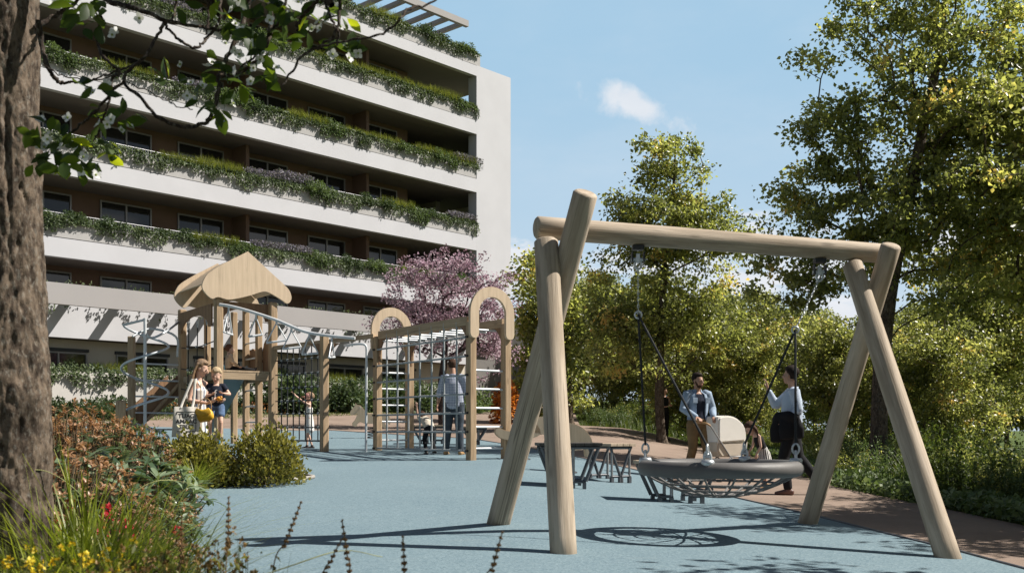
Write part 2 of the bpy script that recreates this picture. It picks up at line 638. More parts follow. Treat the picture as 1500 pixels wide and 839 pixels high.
# the terrain: one sheet out to the horizon
gx = [-900, -500, -250, -140, -90, -70] + frange(-58, 62, 1.0) + [75, 95, 140, 250, 500, 900]
gy = [-300, -120, -50, -25, -12] + frange(-6, 80, 1.0) + [90, 110, 150, 250, 500, 1100, 2200]
V = [(x, y, gz(x, y) - 0.03) for y in gy for x in gx]
nx = len(gx)
F = [(j * nx + i, j * nx + i + 1, (j + 1) * nx + i + 1, (j + 1) * nx + i) for j in range(len(gy) - 1) for i in range(nx - 1)]
me = bpy.data.meshes.new('ground')
me.from_pydata(V, [], F)
me.polygons.foreach_set('use_smooth', [True] * len(F))
tag(link('ground', me, None, turf_m), kind='structure')

edge_px = [(1600, 862), (1500, 836), (1413, 812), (1370, 801), (1168, 751), (1067, 728), (935, 690), (878, 677), (800, 662), (740, 651), (690, 643)]
edge_pts = sorted([(p.y, p.x) for p in (on_ground(*q) for q in edge_px)])
edge_pts = [(1.0, 7.2), (4.5, 5.2)] + [q for q in edge_pts if q[0] > 5.0]
yl = edge_pts[-1][0]
edge_pts += [(yl + 2.0, edge_pts[-1][1] - 1.9), (32.0, -6.5)]
play_right = interp(edge_pts)
far_px = [(1600, 800), (1500, 769), (1400, 748), (1218, 711), (1140, 682), (1090, 664), (993, 642), (915, 627), (850, 623)]
pr = sorted([(p.y, p.x) for p in (on_ground(*q) for q in far_px)])
pr = [(1.0, 11.5)] + [q for q in pr if 5.0 < q[0] < 46]
pr.append((70.0, pr[-1][1] + 1.5))
path_right = interp(pr)
play_left = interp([(1.0, -3.0), (6, -5.5), (12, -9.0), (17, -12.0), (24, -14.0), (32, -14.0)])
BACK = 31.0
sheet('play_surface', frange(0.5, BACK, 0.35), play_left, play_right, 48, 0.012, blue_m)
sheet('path', frange(0.5, 62, 0.4), lambda y: play_right(y) + 0.03 if y < BACK - 0.5 else max(-34.0, -12.0 - (y - BACK) * 12), path_right, 40, 0.0, path_m)
sheet('path_by_building', frange(BACK + .02, 43.0, 0.5), lambda y: -34.0, lambda y: -12.0, 30, -0.006, path_m)
# steel edging between rubber and path
mb = MB()
pts = [Vector((play_right(y) + 0.015, y, gz(play_right(y) + 0.015, y) + 0.012)) for y in frange(1.0, BACK, 0.3)]
mb.tube(pts, 0.022, 6, squash=(1.0, 0.7))
tag(mb.build('edging', edge_m), kind='structure')

# the planting bed: raised soil at the camera's side
bed_right = interp([(0.3, 1.1), (1.5, 0.75), (2.6, 0.1), (4.0, -0.9), (6.0, -2.05), (8.0, -2.75), (10.0, -3.45), (12.6, -4.35), (13.1, -4.45), (13.3, -3.8),
                    (13.7, -3.15), (14.3, -2.75), (15.0, -3.2), (15.6, -4.6), (16.2, -6.6), (17, -8.8)])


def bed_crown(x, y, f):
    d = max(0.0, bed_right(y) - x)
    return 0.03 + 0.38 * sstep(0.0, 3.5, d) * (1 - sstep(12.0, 16.5, y))


def bed_z(x, y):
    return gz(x, y) + bed_crown(x, y, 0)


sheet('planting_bed', frange(0.3, 17.0, 0.25), lambda y: -16.0, bed_right, 60, 0.0, soil_m, bed_crown)
mb = MB()
pts = [Vector((bed_right(y), y, gz(bed_right(y), y) + 0.035)) for y in frange(0.4, 17.0, 0.12)]
mb.tube(pts, 0.03, 6)
tag(mb.build('bed_edging', surface('bed_edging_stone', (0.30, 0.28, 0.25), 0.8, 0.2)), kind='structure')

# ------------------------------------------------------------------ the apartment building
white_m = surface('white_render', (0.49, 0.489, 0.505), 0.8, 0.035, 0.6, 0.08, 90.0, spec=0.2)
grey_m = surface('grey_render', (0.325, 0.31, 0.302), 0.8, 0.03, 0.5, 0.08, 90.0, spec=0.2)
trough_m = surface('trough_concrete', (0.38, 0.37, 0.36), 0.85, 0.05, 2.0, 0.15, 80.0, spec=0.2)
brown_m = surface('brown_cladding', (0.165, 0.103, 0.074), 0.75, 0.08, 1.2, 0.1, 50.0, spec=0.25)
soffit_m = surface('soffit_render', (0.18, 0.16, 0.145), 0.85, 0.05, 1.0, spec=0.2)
beige_m = surface('beige_render', (0.38, 0.345, 0.295), 0.85, 0.04, 0.8, 0.1, 70.0, spec=0.2)
joint_m = surface('shadow_gap', (0.06, 0.06, 0.06), 0.8, 0.1)
alu_m = surface('window_aluminium', (0.26, 0.25, 0.24), 0.4, 0.05, 10.0, metal=0.5)
rail_m = surface('railing_steel', (0.30, 0.30, 0.31), 0.45, 0.05, 10.0, metal=0.5)


def glass(name, col, rough=0.04):
    m = bpy.data.materials.new(name)
    m.use_nodes = True
    t = NT(m.node_tree)
    tc = t.n('ShaderNodeTexCoord').outputs['Object']
    wv = noise(t, tc, 1.2, 1.0)
    bu = t.n('ShaderNodeBump', {'Strength': 0.03, 'Distance': 0.02, 'Height': wv}).outputs[0]
    p = t.n('ShaderNodeBsdfPrincipled', {'Base Color': (*col, 1), 'Roughness': rough, 'Specular IOR Level': 0.6, 'IOR': 1.5, 'Normal': bu})
    t.n('ShaderNodeOutputMaterial', {'Surface': p.outputs[0]})
    return m


glass_m = glass('window_glass', (0.02, 0.02, 0.02))
building = empty('apartment_building', BO, 'white apartment block with planted balconies running along every floor', 'building', rz=math.atan2(BT.y, BT.x))


def bl(t, n, z):
    return Vector((t, -n, z))


def bbox(mb, t0, t1, n0, n1, z0, z1):
    return mb.box(bl((t0 + t1) / 2, (n0 + n1) / 2, (z0 + z1) / 2), (t1 - t0, n1 - n0, z1 - z0))


def bpart(name, mb, mat, parent=None, label=None):
    o = link(name, mb.mesh(name), parent or building, mat)
    if label: o['label'] = label
    return o


T0, PW = -36.0, 2.69
ZB = [7.45 + 3.12 * k for k in range(5)]
BAND, TR = 0.72, 0.66
# body: back wall per storey, with openings left to the windows set proud of it
mb = MB()
bbox(mb, T0, -2.9, -2.6, -2.3, 4.63, 19.9)
bpart('wall', mb, brown_m, label='brown recessed wall behind the balconies')
mb = MB()
bbox(mb, -2.9, 0.0, -6.0, -5.7, 4.6, 16.75)
bbox(mb, -2.9, -2.7, -5.7, -2.6, 4.6, 19.9)
bpart('loggia_wall', mb, brown_m)
mb = MB()
bbox(mb, T0, -0.01, -1.15, -0.9, 0.5, 4.43)
bpart('ground_floor_wall', mb, surface('pale_beige_render', (0.55, 0.50, 0.42), 0.85, 0.04, 0.8, 0.1, 70.0, spec=0.2), label='beige ground floor wall in shade')
mb = MB()
bbox(mb, T0, -0.002, -.3, -0.05, 4.43, 6.25)
bpart('lower_wall', mb, white_m, label='white wall under the pergola, striped with shadow')
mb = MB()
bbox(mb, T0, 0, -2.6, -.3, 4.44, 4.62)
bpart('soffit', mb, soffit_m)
# corner pier
mb = MB()
bbox(mb, 0.0, PW, -0.62, 0.0, 6.2, 20.5)
bpart('pier', mb, white_m, label='plain white corner pier rising full height')
mb = MB()
bbox(mb, 0.0, PW - .3, -6.0, -.9, 0.5, 6.19)
bpart('base_wall', mb, surface('dark_base', (0.16, 0.15, 0.14), 0.8, 0.08), label='dark grey ground floor corner')
mb = MB()
bbox(mb, 0.002, 0.3, -6.0, -3.2, 6.2, 16.7)
bbox(mb, PW - .35, PW - .02, -6.0, -.62, 6.2, 17.4)
bpart('side_wall', mb, beige_m)
for k, zb in enumerate(ZB):
    top = k == 4
    mb = MB()
    bbox(mb, T0, -0.002, -0.28, 0.0, zb, zb + (0.55 if top else BAND))
    bpart('fascia', mb, white_m)
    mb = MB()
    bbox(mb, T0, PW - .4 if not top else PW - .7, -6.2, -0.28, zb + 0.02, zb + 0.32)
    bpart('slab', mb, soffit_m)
    mb = MB()
    zz = zb + (0.55 if top else BAND)
    bbox(mb, T0, (0.25 if top else -0.006), -0.2, -0.06, zz, zz + 0.035)
    bpart('shadow_gap', mb, joint_m)
    mb = MB()
    bbox(mb, T0, (0.3 if top else -0.004), -0.6, -0.025, zz + 0.035, zz + TR)
    bpart('planter_trough', mb, trough_m)
    if not top:
        mb = MB()
        zr = zz + TR
        mb.tube([bl(T0, -0.72, zr + .42), bl(-.1, -0.72, zr + .42)], 0.022, 6)
        t = T0
        while t < -0.2:
            bbox(mb, t - .008, t + .008, -0.728, -0.712, zz + .25, zr + .41)
            t += 0.115
        bpart('railing', mb, rail_m)
# grey band of the first floor with the slatted pergola behind it
mb = MB()
bbox(mb, T0, -0.002, 1.8, 2.0, 5.43, 6.19)
bpart('grey_band', mb, grey_m, label='grey first floor parapet')
mb = MB()
t = T0 + .4
while t < -0.3:
    bbox(mb, t - .12, t + .12, -.05, 1.8, 5.8, 6.1)
    t += 1.95
bpart('pergola_slats', mb, grey_m)
# brown mullion posts on two bays
mb = MB()
for t in (-13.4, -13.4 + 6.9):
    bbox(mb, t - .09, t + .09, -2.3, -1.2, 7.45, 19.9)
bpart('bay_post', mb, brown_m)


def window_at(t0, w, z0, z1, n, first=[None]):
    """A two-leaf window: frame with two panes; later ones copy the first."""
    key = (round(w, 2), round(z1 - z0, 2))
    cache = window_at.__dict__.setdefault('cache', {})
    if key not in cache:
        f = MB()
        h = z1 - z0
        e = 0.06
        for (a, b, c, d) in ((0, w, 0, e), (0, w, h - e, h), (0, e, e, h - e), (w - e, w, e, h - e), (w / 2 - .035, w / 2 + .035, e, h - e)):
            f.box(((a + b) / 2, 0, (c + d) / 2), (b - a, 0.09, d - c))
        fm = f.mesh('window')
        fm.materials.append(alu_m)
        panes = []
        for s in (0, 1):
            a = e + .002 if s == 0 else w / 2 + .037
            b = w / 2 - .037 if s == 0 else w - e - .002
            g = MB().box(((a + b) / 2, 0.02, h / 2), (b - a, 0.02, h - 2 * e - .004))
            gm = g.mesh('pane')
            gm.materials.append(glass_m)
            panes.append(gm)
        cache[key] = (fm, panes)
    fm, panes = cache[key]
    o = link('window', fm, building)
    o.location = bl(t0, n, z0)
    for gm in panes:
        link('pane', gm, o)


WT = [-33.4, -29.98, -26.56, -23.14, -19.7, -16.23, -12.78, -9.35, -5.93]
for k in range(5):
    for t in WT:
        z0 = ZB[k] + BAND + .15 - 3.12
        window_at(t, 2.25, z0, z0 + 2.05, -2.27)
for t in WT[2:]:
    window_at(t, 2.25, 1.9, 3.95, -0.87)
mb = MB()
for t in WT[2:]:
    bbox(mb, t - .05, t + 2.3, -0.9, -0.78, 3.97, 4.09)
    bpart('window_lintel', mb, joint_m)
    mb = MB()
# roof pergola
mb = MB()
bbox(mb, -14.0, -0.2, -0.62, -0.4, 22.62, 22.95)
bbox(mb, -14.0, -0.2, -3.6, -3.4, 22.62, 22.95)
t = -13.7
while t < -0.2:
    bbox(mb, t - .1, t + .1, -3.4, -0.62, 22.68, 22.9)
    t += 1.02
pg = bpart('roof_pergola', mb, grey_m)
mb = MB()
for t in (-13.8, -9, -4.6):
    bbox(mb, t - .09, t + .09, -3.55, -3.38, 20.2, 22.62)
link('post', mb.mesh('post'), pg, grey_m)
mb = MB()
bbox(mb, T0, -15.5, -8, -3.8, 20.1, 23.2)
bpart('roof_storey', mb, white_m)

# ground floor planter wall
pw = MB()
bbox(pw, T0, -3.5, 0.9, 1.1, 0.3, 3.1)
bbox(pw, T0, -3.5, 0.2, 0.9, 0.3, 2.9)
o = pw.mesh('planter_wall')
planter_wall = link('planter_wall', o, None, surface('planter_render', (0.50, 0.475, 0.44), 0.85, 0.06, 1.0, 0.15, 60.0))
planter_wall.location = BO
planter_wall.rotation_euler = building.rotation_euler
tag(planter_wall, 'low rendered planter wall in front of the ground floor windows', 'wall')

# slatted annex beyond the corner
an = empty('annex', (0.4, 60.0, 1.5), 'low grey annex with vertical slats beyond the white corner pier', 'building')
mb = MB().box((0, 0.4, 2.9), (5.0, .5, 5.8))
link('wall', mb.mesh('wall'), an, surface('annex_grey', (0.36, 0.35, 0.34), 0.8, 0.04))
mb = MB()
x = -2.45
while x < 2.46:
    mb.box((x, 0.06, 2.1), (0.06, 0.14, 4.1))
    x += 0.16
link('slat_screen', mb.mesh('slat_screen'), an, surface('slat_grey', (0.30, 0.29, 0.28), 0.6, 0.08))
mb = MB().box((0, -.06, 5.0), (5.1, .25, 1.6))
link('parapet', mb.mesh('parapet'), an, surface('annex_top', (0.50, 0.48, 0.47), 0.8, 0.04))

# ------------------------------------------------------------------ planting on the balconies
ivy_m = leaf_mat('trailing_leaf', [(0.0, (0.035, 0.056, 0.024)), (0.45, (0.085, 0.116, 0.052)), (0.8, (0.14, 0.175, 0.082)), (1.0, (0.22, 0.26, 0.14))], 0.25)
dark_m = leaf_mat('shrub_leaf', [(0.0, (0.028, 0.048, 0.022)), (0.6, (0.062, 0.092, 0.042)), (1.0, (0.12, 0.155, 0.075))], 0.22)
pale_m = leaf_mat('pale_shrub_leaf', [(0.0, (0.055, 0.085, 0.03)), (0.6, (0.10, 0.145, 0.055)), (1.0, (0.20, 0.25, 0.12))], 0.25)
tuft_m = leaf_mat('tuft_blade', [(0.0, (0.08, 0.10, 0.02)), (0.6, (0.18, 0.205, 0.035)), (1.0, (0.29, 0.30, 0.065))], 0.35)
lav_m = leaf_mat('lavender_spike', [(0.0, (0.05, 0.07, 0.04)), (0.45, (0.09, 0.11, 0.075)), (0.6, (0.16, 0.145, 0.19)), (1.0, (0.27, 0.24, 0.32))], 0.2)
rng = np.random.default_rng(11)


def to_b(t, n, z):
    """Building coordinates (arrays) to world."""
    x = BO.x + t * BT.x + n * BN.x
    y = BO.y + t * BT.y + n * BN.y
    return np.stack([x, y, z], 1)


def trailing(t0, t1, n, z, drop, seed, per_m=24, size=0.085):
    g = np.random.default_rng(seed)
    ns = int((t1 - t0) * per_m)
    ts = g.uniform(t0, t1, ns)
    ph = g.uniform(0, 6.28, 4)
    k = 0.62 + 0.2 * np.sin(ts * 1.3 + ph[0]) + 0.18 * np.sin(ts * 3.1 + ph[1]) + 0.12 * np.sin(ts * 7.3 + ph[2])
    ln = drop * np.clip(k, 0.3, 1.0) * g.uniform(0.45, 1.15, ns)
    parts = []
    cnt = np.maximum(4, (ln / 0.045).astype(int))
    idx = np.repeat(np.arange(ns), cnt)
    f = g.random(len(idx))
    tt = ts[idx] + g.normal(0, 0.035, len(idx))
    zz = z + 0.12 * (1 - f * 3).clip(0, 1) - f * ln[idx]
    nn = n + 0.03 + 0.05 * g.random(len(idx)) + 0.06 * np.sin(f * 2.6) - 0.14 * (1 - f * 5).clip(0, 1)
    P = to_b(tt, nn, zz)
    D = rand_dirs(g, len(P)) * 0.8 + np.array([BN.x, BN.y, -0.5]) * 0.9
    N = rand_dirs(g, len(P)) * 0.6 + np.array([BN.x, BN.y, 0.6])
    L = g.uniform(0.7, 1.35, len(P)) * size
    r = 0.45 + 0.3 * np.sin(ts[idx] * 2.1 + ph[3]) * 0.5 + g.normal(0, 0.2, len(P))
    return leaves(P, D, N, L, L * 0.36, r)


def clump(length, width, height, n, seed, leaf, fuzz=0.25):
    """A low irregular mound of leaves in local coordinates (x along, y across)."""
    g = np.random.default_rng(seed)
    k = max(3, int(length * 4))
    cx = g.uniform(-length / 2, length / 2, k)
    cy = g.uniform(-width / 3, width / 3, k)
    hh = height * g.uniform(0.55, 1.0, k)
    i = g.integers(0, k, n)
    d = rand_dirs(g, n, 0.3)
    rad = 1 - g.random(n) ** 2 * 0.6
    P = np.stack([cx[i] + d[:, 0] * rad * 0.28, cy[i] + d[:, 1] * rad * width * 0.4, np.abs(d[:, 2]) * rad * hh[i]], 1)
    D = d + rand_dirs(g, n) * 0.7
    N = d * 0.4 + rand_dirs(g, n) * 0.5 + np.array([0, 0, 0.7])
    L = leaf * g.uniform(0.6, 1.3, n)
    return leaves(P, D, N, L, L * 0.33, 0.5 + g.normal(0, 0.24, n) + (i % 5 - 2) * 0.05)


def grass_tuft(length, width, n, hgt, seed):
    g = np.random.default_rng(seed)
    P = np.stack([g.uniform(-length / 2, length / 2, n), g.uniform(-width / 2, width / 2, n), np.zeros(n)], 1)
    return blades(P, g.uniform(0, 6.28, n), hgt * g.uniform(0.6, 1.15, n), np.full(n, 0.009), g.uniform(0.15, 0.6, n), g.random(n), 2)


def lavender(length, width, n, hgt, seed):
    g = np.random.default_rng(seed)
    V, F, r = blades(np.stack([g.uniform(-length / 2, length / 2, n), g.uniform(-width / 2, width / 2, n), np.zeros(n)], 1),
                     g.uniform(0, 6.28, n), hgt * g.uniform(0.5, 1.0, n), np.full(n, 0.007), g.uniform(0.1, 0.5, n), np.full(n, 0.25), 2)
    m = n * 5
    P = np.stack([g.uniform(-length / 2, length / 2, m), g.uniform(-width / 2, width / 2, m), hgt * g.uniform(0.45, 1.05, m)], 1)
    D = rand_dirs(g, m, 1.0)
    L = g.uniform(0.05, 0.1, m)
    V2, F2, r2 = leaves(P, D, rand_dirs(g, m), L, L * 0.3, g.uniform(0.4, 1.0, m))
    F4 = np.concatenate([F2, F2[:, 2:3]], 1)
    q = F.reshape(-1, 4)
    tri = np.concatenate([q[:, [0, 1, 2]], q[:, [0, 2, 3]]])
    return np.concatenate([V, V2]), np.concatenate([tri, F2 + len(V)]), np.concatenate([r, r, r2])


PROTO = {
    'leafy': [raw_mesh('leafy_mound', *clump(2.0, .8, .58, 2000, s, .085), dark_m) for s in (1, 2)],
    'pale': [raw_mesh('pale_mound', *clump(1.5, .85, .62, 1700, s, .08), pale_m) for s in (3, 4)],
    'tuft': [raw_mesh('grass_tuft', *grass_tuft(2.0, .5, 1300, .6, s), tuft_m) for s in (5, 6)],
    'lavender': [raw_mesh('lavender_clump', *lavender(1.8, .5, 420, .55, s), lav_m) for s in (7, 8)],
}
KIND = {'leafy': ('balcony_shrub', 'shrub', 'dark leafy shrub mound'), 'pale': ('balcony_shrub', 'shrub', 'pale green bushy shrub spilling over'),
        'tuft': ('grass_clump', 'ornamental grass', 'bright yellow-green grass clump'), 'lavender': ('lavender_clump', 'lavender', 'grey-violet lavender clump')}
FLOOR = ['lowest planted balcony', 'second lowest planted balcony', 'middle planted balcony', 'top planted balcony', 'roof edge planter']
ROWS = [
    [(-35, 'leafy'), (-32.5, 'pale'), (-29, 'leafy'), (-26, 'leafy'), (-24.2, 'tuft'), (-22.4, 'leafy'), (-20.6, 'leafy'), (-18.6, 'leafy'), (-16.8, 'leafy'), (-15.6, 'tuft'),
     (-14.4, 'pale'), (-13.0, 'lavender'), (-11.6, 'lavender'), (-10.4, 'pale'), (-8.8, 'leafy'), (-6.6, 'pale'), (-4.4, 'tuft'), (-3.2, 'pale'), (-1.2, 'pale')],
    [(-34, 'leafy'), (-30, 'pale'), (-26.5, 'leafy'), (-23.5, 'leafy'), (-20.8, 'pale'), (-17.2, 'tuft'), (-15.4, 'tuft'), (-13.2, 'lavender'), (-11.6, 'lavender'), (-10.2, 'pale'),
     (-7.2, 'leafy'), (-5.4, 'tuft'), (-4.2, 'pale'), (-2.6, 'leafy'), (-.9, 'lavender')],
    [(-33, 'pale'), (-29, 'leafy'), (-25.5, 'leafy'), (-22.5, 'pale'), (-19.5, 'tuft'), (-16.6, 'lavender'), (-14.8, 'pale'), (-13.1, 'leafy'), (-10.8, 'tuft'), (-9.6, 'pale'),
     (-7.8, 'tuft'), (-6.2, 'tuft'), (-4.9, 'pale'), (-3.2, 'tuft'), (-2.4, 'pale'), (-.9, 'tuft'), (-.5, 'lavender')],
    [(-31, 'leafy'), (-27, 'pale'), (-23.4, 'leafy'), (-20, 'tuft'), (-17.3, 'lavender'), (-15.4, 'leafy'), (-13, 'pale'), (-9.6, 'tuft'), (-7.4, 'tuft'), (-5.6, 'tuft'),
     (-3.8, 'tuft'), (-2.2, 'tuft'), (-.9, 'pale')],
    [(-24, 'leafy'), (-19, 'pale'), (-15.8, 'leafy'), (-13.2, 'leafy'), (-9.8, 'pale'), (-6.2, 'tuft'), (-2.8, 'leafy'), (-.6, 'pale')],
]
brz = math.atan2(BT.y, BT.x)
for k, zb in enumerate(ZB):
    zt = zb + (0.55 if k == 4 else BAND) + TR
    parts = [trailing(T0, 0.1, -0.04, zt + .04, 0.6, 20 + k, 44), trailing(T0, 0.1, -0.12, zt + .16, 0.3, 40 + k, 34, 0.1)]
    me = raw_mesh('trailing_plants', *join_raw(parts), ivy_m)
    tag(link('trailing_plants', me), 'green trailing plants hanging over the ' + FLOOR[k], 'trailing plants', 'trailing balcony plants', 'stuff')
    cnt = {}
    for i, (t, kd) in enumerate(sorted(ROWS[k], reverse=True)):
        if t < -27:
            continue
        nm, cat, lab = KIND[kd]
        lab += ', ' + nth(cnt.get(kd, 0)) + ' from the corner pier'
        cnt[kd] = cnt.get(kd, 0) + 1
        o = link(nm, PROTO[kd][i % 2])
        o.location = BO + BT * t + BN * (-0.22) + Vector((0, 0, zt - 0.08))
        s = random.uniform(0.85, 1.15)
        o.scale = (s, s, s * random.uniform(.85, 1.1))
        o.rotation_euler = (0, 0, brz + (math.pi if random.random() < .5 else 0))
        tag(o, lab + ', ' + FLOOR[k], cat, 'planting on the balconies')
        if kd == 'pale':
            V, F, r = trailing(t - .75, t + .75, -0.02, zt, 0.55, 300 + k * 20 + i, 40, .1)
            V -= np.array(o.location)
            ca, sa = math.cos(-o.rotation_euler.z), math.sin(-o.rotation_euler.z)
            V = np.stack([(V[:, 0] * ca - V[:, 1] * sa) / o.scale.x, (V[:, 0] * sa + V[:, 1] * ca) / o.scale.y, V[:, 2] / o.scale.z], 1)
            link('trailing_shoots', raw_mesh('trailing_shoots', V, F, r, pale_m), o)
# straggling sprigs along the grey band and hanging under the pergola
parts = [trailing(T0, -1, .15, 6.1, 0.75, 77, 7, 0.1)]
me = raw_mesh('pergola_creeper', *join_raw(parts), ivy_m)
tag(link('pergola_creeper', me), 'thin creeper hanging between the pergola beams under the grey band', 'creeper', kind='stuff')
g = np.random.default_rng(5)
n = 900
ts = g.uniform(T0, -1, n)
P = to_b(ts, g.uniform(1.8, 1.98, n), 6.16 + g.random(n) * 0.16 * (np.sin(ts * 3) > 0))
me = raw_mesh('parapet_sprigs', *leaves(P, rand_dirs(g, n, .6), rand_dirs(g, n), g.uniform(.06, .12, n), g.uniform(.02, .035, n), g.random(n)), ivy_m)
tag(link('parapet_sprigs', me), 'low sprigs of leaves along the grey first floor parapet', 'plants', kind='stuff')
# ground floor planter: trailing over the wall, with bushes behind
parts = [trailing(T0, -3.5, 1.1, 3.15, 0.75, 91, 30, 0.1), trailing(T0, -3.5, .95, 3.3, 0.4, 92, 22, .1)]
me = raw_mesh('trailing_plants', *join_raw(parts), ivy_m)
tag(link('trailing_plants', me), 'green trailing plants hanging over the low planter wall at ground level', 'trailing plants', 'trailing balcony plants', 'stuff')
t = -4.5
i = 0
cnt = {}
while t > -27:
    kd = ('leafy', 'leafy', 'leafy', 'tuft', 'leafy', 'pale')[i % 6]
    nm, cat, lab = KIND[kd]
    o = link('planter_shrub' if kd != 'tuft' else nm, PROTO[kd][i % 2])
    o.location = BO + BT * t + BN * 0.6 + Vector((0, 0, 2.95))
    s = random.uniform(.75, 1.05)
    o.scale = (s, s, s * random.uniform(.9, 1.3))
    o.rotation_euler = (0, 0, brz)
    cnt[kd] = cnt.get(kd, 0) + 1
    tag(o, lab.replace(' spilling over', '') + ', ' + nth(cnt[kd] - 1) + ' from the pier in the ground level planter', cat, 'planting in the ground level planter')
    t -= 1.75
    i += 1

# ------------------------------------------------------------------ trees
maple_m = leaf_mat('maple_leaf', [(0.0, (0.075, 0.092, 0.035)), (0.4, (0.188, 0.203, 0.069)), (0.75, (0.362, 0.369, 0.131)), (0.93, (0.525, 0.481, 0.175)), (1.0, (0.525, 0.362, 0.125))], 0.5, rough=0.34, spec=0.6)
wood_leaf_m = leaf_mat('wood_leaf', [(0.0, (0.075, 0.090, 0.035)), (0.45, (0.194, 0.208, 0.077)), (0.8, (0.375, 0.369, 0.150)), (0.95, (0.525, 0.450, 0.188)), (1.0, (0.475, 0.312, 0.125))], 0.5, rough=0.34, spec=0.6)
plum_m = leaf_mat('plum_blossom', [(0.0, (0.19, 0.115, 0.13)), (0.35, (0.38, 0.28, 0.31)), (0.7, (0.54, 0.44, 0.47)), (1.0, (0.68, 0.60, 0.62))], 0.35, tcol=(1.2, 1.0, 1.15))
bark_m = bark('tree_bark', (0.050, 0.038, 0.028), (0.13, 0.10, 0.075), 10.0, 0.8)
plum_bark_m = bark('plum_bark', (0.035, 0.022, 0.02), (0.08, 0.055, 0.05), 14.0, 0.5)


def grow(seed, trunk, r0, envs, n_cl, lpc, leaf, spread, tip_r=0.007, droop=-0.15, bias=0.42, lw=0.36):
    """A tree: trunk polyline (local), crown envelopes (cx,cy,cz,rx,ry,rz,weight); returns (wood MB, leaf arrays)."""
    g = np.random.default_rng(seed)
    rnd = random.Random(seed)
    tr = spline(trunk, 26)
    nodes = [Vector(p) for p in tr]
    par = [i - 1 for i in range(len(nodes))]
    wts = np.array([e[6] for e in envs], float)
    wts /= wts.sum()
    cl = []
    lob = g.uniform(0, 6.28, (3,))
    while len(cl) < n_cl:
        e = envs[g.choice(len(envs), p=wts)]
        d = rand_dirs(g, 1)[0]
        az = math.atan2(d[1], d[0])
        lump = 1 + 0.16 * math.sin(3 * az + lob[0] + d[2] * 3) + 0.12 * math.sin(7 * az + lob[1] - d[2] * 5)
        rad = g.random() ** bias * lump
        cl.append(Vector((e[0] + d[0] * e[3] * rad, e[1] + d[1] * e[4] * rad, e[2] + d[2] * e[5] * rad)))
    tree_pts = np.array([tuple(p) for p in nodes])
    low = min(e[2] - e[5] for e in envs)
    start = next((i for i, p in enumerate(nodes) if p.z > low - 0.25 * (nodes[-1].z - low)), 3)
    start = max(2, start)
    def trunk_d(c):
        return min((c - p).length for p in tr)
    cl.sort(key=trunk_d)
    branch = []
    pts = [tuple(p) for p in nodes]
    usable = list(range(start, len(nodes)))
    arr = np.array([pts[i] for i in usable])
    for c in cl:
        v = np.array(tuple(c)) - arr
        dist = np.linalg.norm(v, axis=1)
        pen = dist + 1.1 * np.maximum(0, arr[:, 2] - c.z + 0.35 * dist)
        j = usable[int(np.argmin(pen))]
        p0 = nodes[j]
        L = (c - p0).length
        k = max(2, min(6, int(L / 0.35)))
        new = []
        prev = j
        sag = Vector((rnd.uniform(-1, 1), rnd.uniform(-1, 1), rnd.uniform(-.2, 1))) * L * 0.13
        for q in range(1, k + 1):
            t = q / k
            p = p0.lerp(c, t) + sag * (4 * t * (1 - t)) + Vector((rnd.gauss(0, 1), rnd.gauss(0, 1), rnd.gauss(0, 1))) * 0.02 * L
            nodes.append(p)
            par.append(prev)
            prev = len(nodes) - 1
            new.append(prev)
        branch.append([j] + new)
        usable += new
        arr = np.concatenate([arr, np.array([tuple(nodes[i]) for i in new])])
    cnt = np.zeros(len(nodes))
    ends = set(b[-1] for b in branch)
    for e in ends:
        cnt[e] += 1
    for i in range(len(nodes) - 1, 0, -1):
        cnt[par[i]] += cnt[i]
    rad = tip_r * np.maximum(cnt, 1) ** 0.44
    sc = r0 / max(rad[1], 1e-6)
    mb = MB()
    tri = [max(rad[i] * sc if rad[i] * sc > 0.02 else 0.02, 0.012) for i in range(26)]
    for i in range(26):
        tri[i] = max(tri[i], r0 * (1 - i / 26) ** 1.1 * .75) * (1 + 0.6 * max(0, 1 - i / 2.2) ** 2)
    mb.tube([nodes[i] for i in range(26)], tri, 10)
    for b in branch:
        rr = [max(tip_r * .7, min(rad[i] * (0.5 + 0.5 * sc if sc < 1 else 1.25), tri[min(i, 25)] * .7 if i < 26 else 9)) for i in b]
        rr[0] = rr[1] * 1.1
        mb.tube([nodes[i] for i in b], rr, 5, caps=False)
    # leaves
    C = np.array([tuple(nodes[b[-1]]) for b in branch])
    A = np.array([tuple(nodes[b[-2]]) for b in branch])
    n = len(C) * lpc
    ci = np.repeat(np.arange(len(C)), lpc)
    f = g.random(n)
    size = spread * np.repeat(g.uniform(0.65, 1.3, len(C)), lpc)
    P = C[ci] * f[:, None] ** .4 + A[ci] * (1 - f[:, None] ** .4) + g.normal(size=(n, 3)) * size[:, None] * np.array([1, 1, 0.62])
    out = P - np.array([envs[0][0], envs[0][1], envs[0][2] - envs[0][5] * .5])
    D = unit(out) * 0.5 + rand_dirs(g, n) * 0.9 + np.array([0, 0, droop])
    N = rand_dirs(g, n) * 0.8 + np.array([0.25, 0, 0.5])
    L = leaf * g.uniform(0.6, 1.25, n)
    r = 0.42 + np.repeat(g.normal(0, 0.13, len(C)), lpc) + g.normal(0, 0.17, n)
    # the yellowing ones gather at a few twigs
    warm = np.repeat(g.random(len(C)) < 0.07, lpc)
    r = np.where(warm, r + 0.42, r)
    return mb, leaves(P, D, N, L, L * lw, r, 0.3, 0.2)


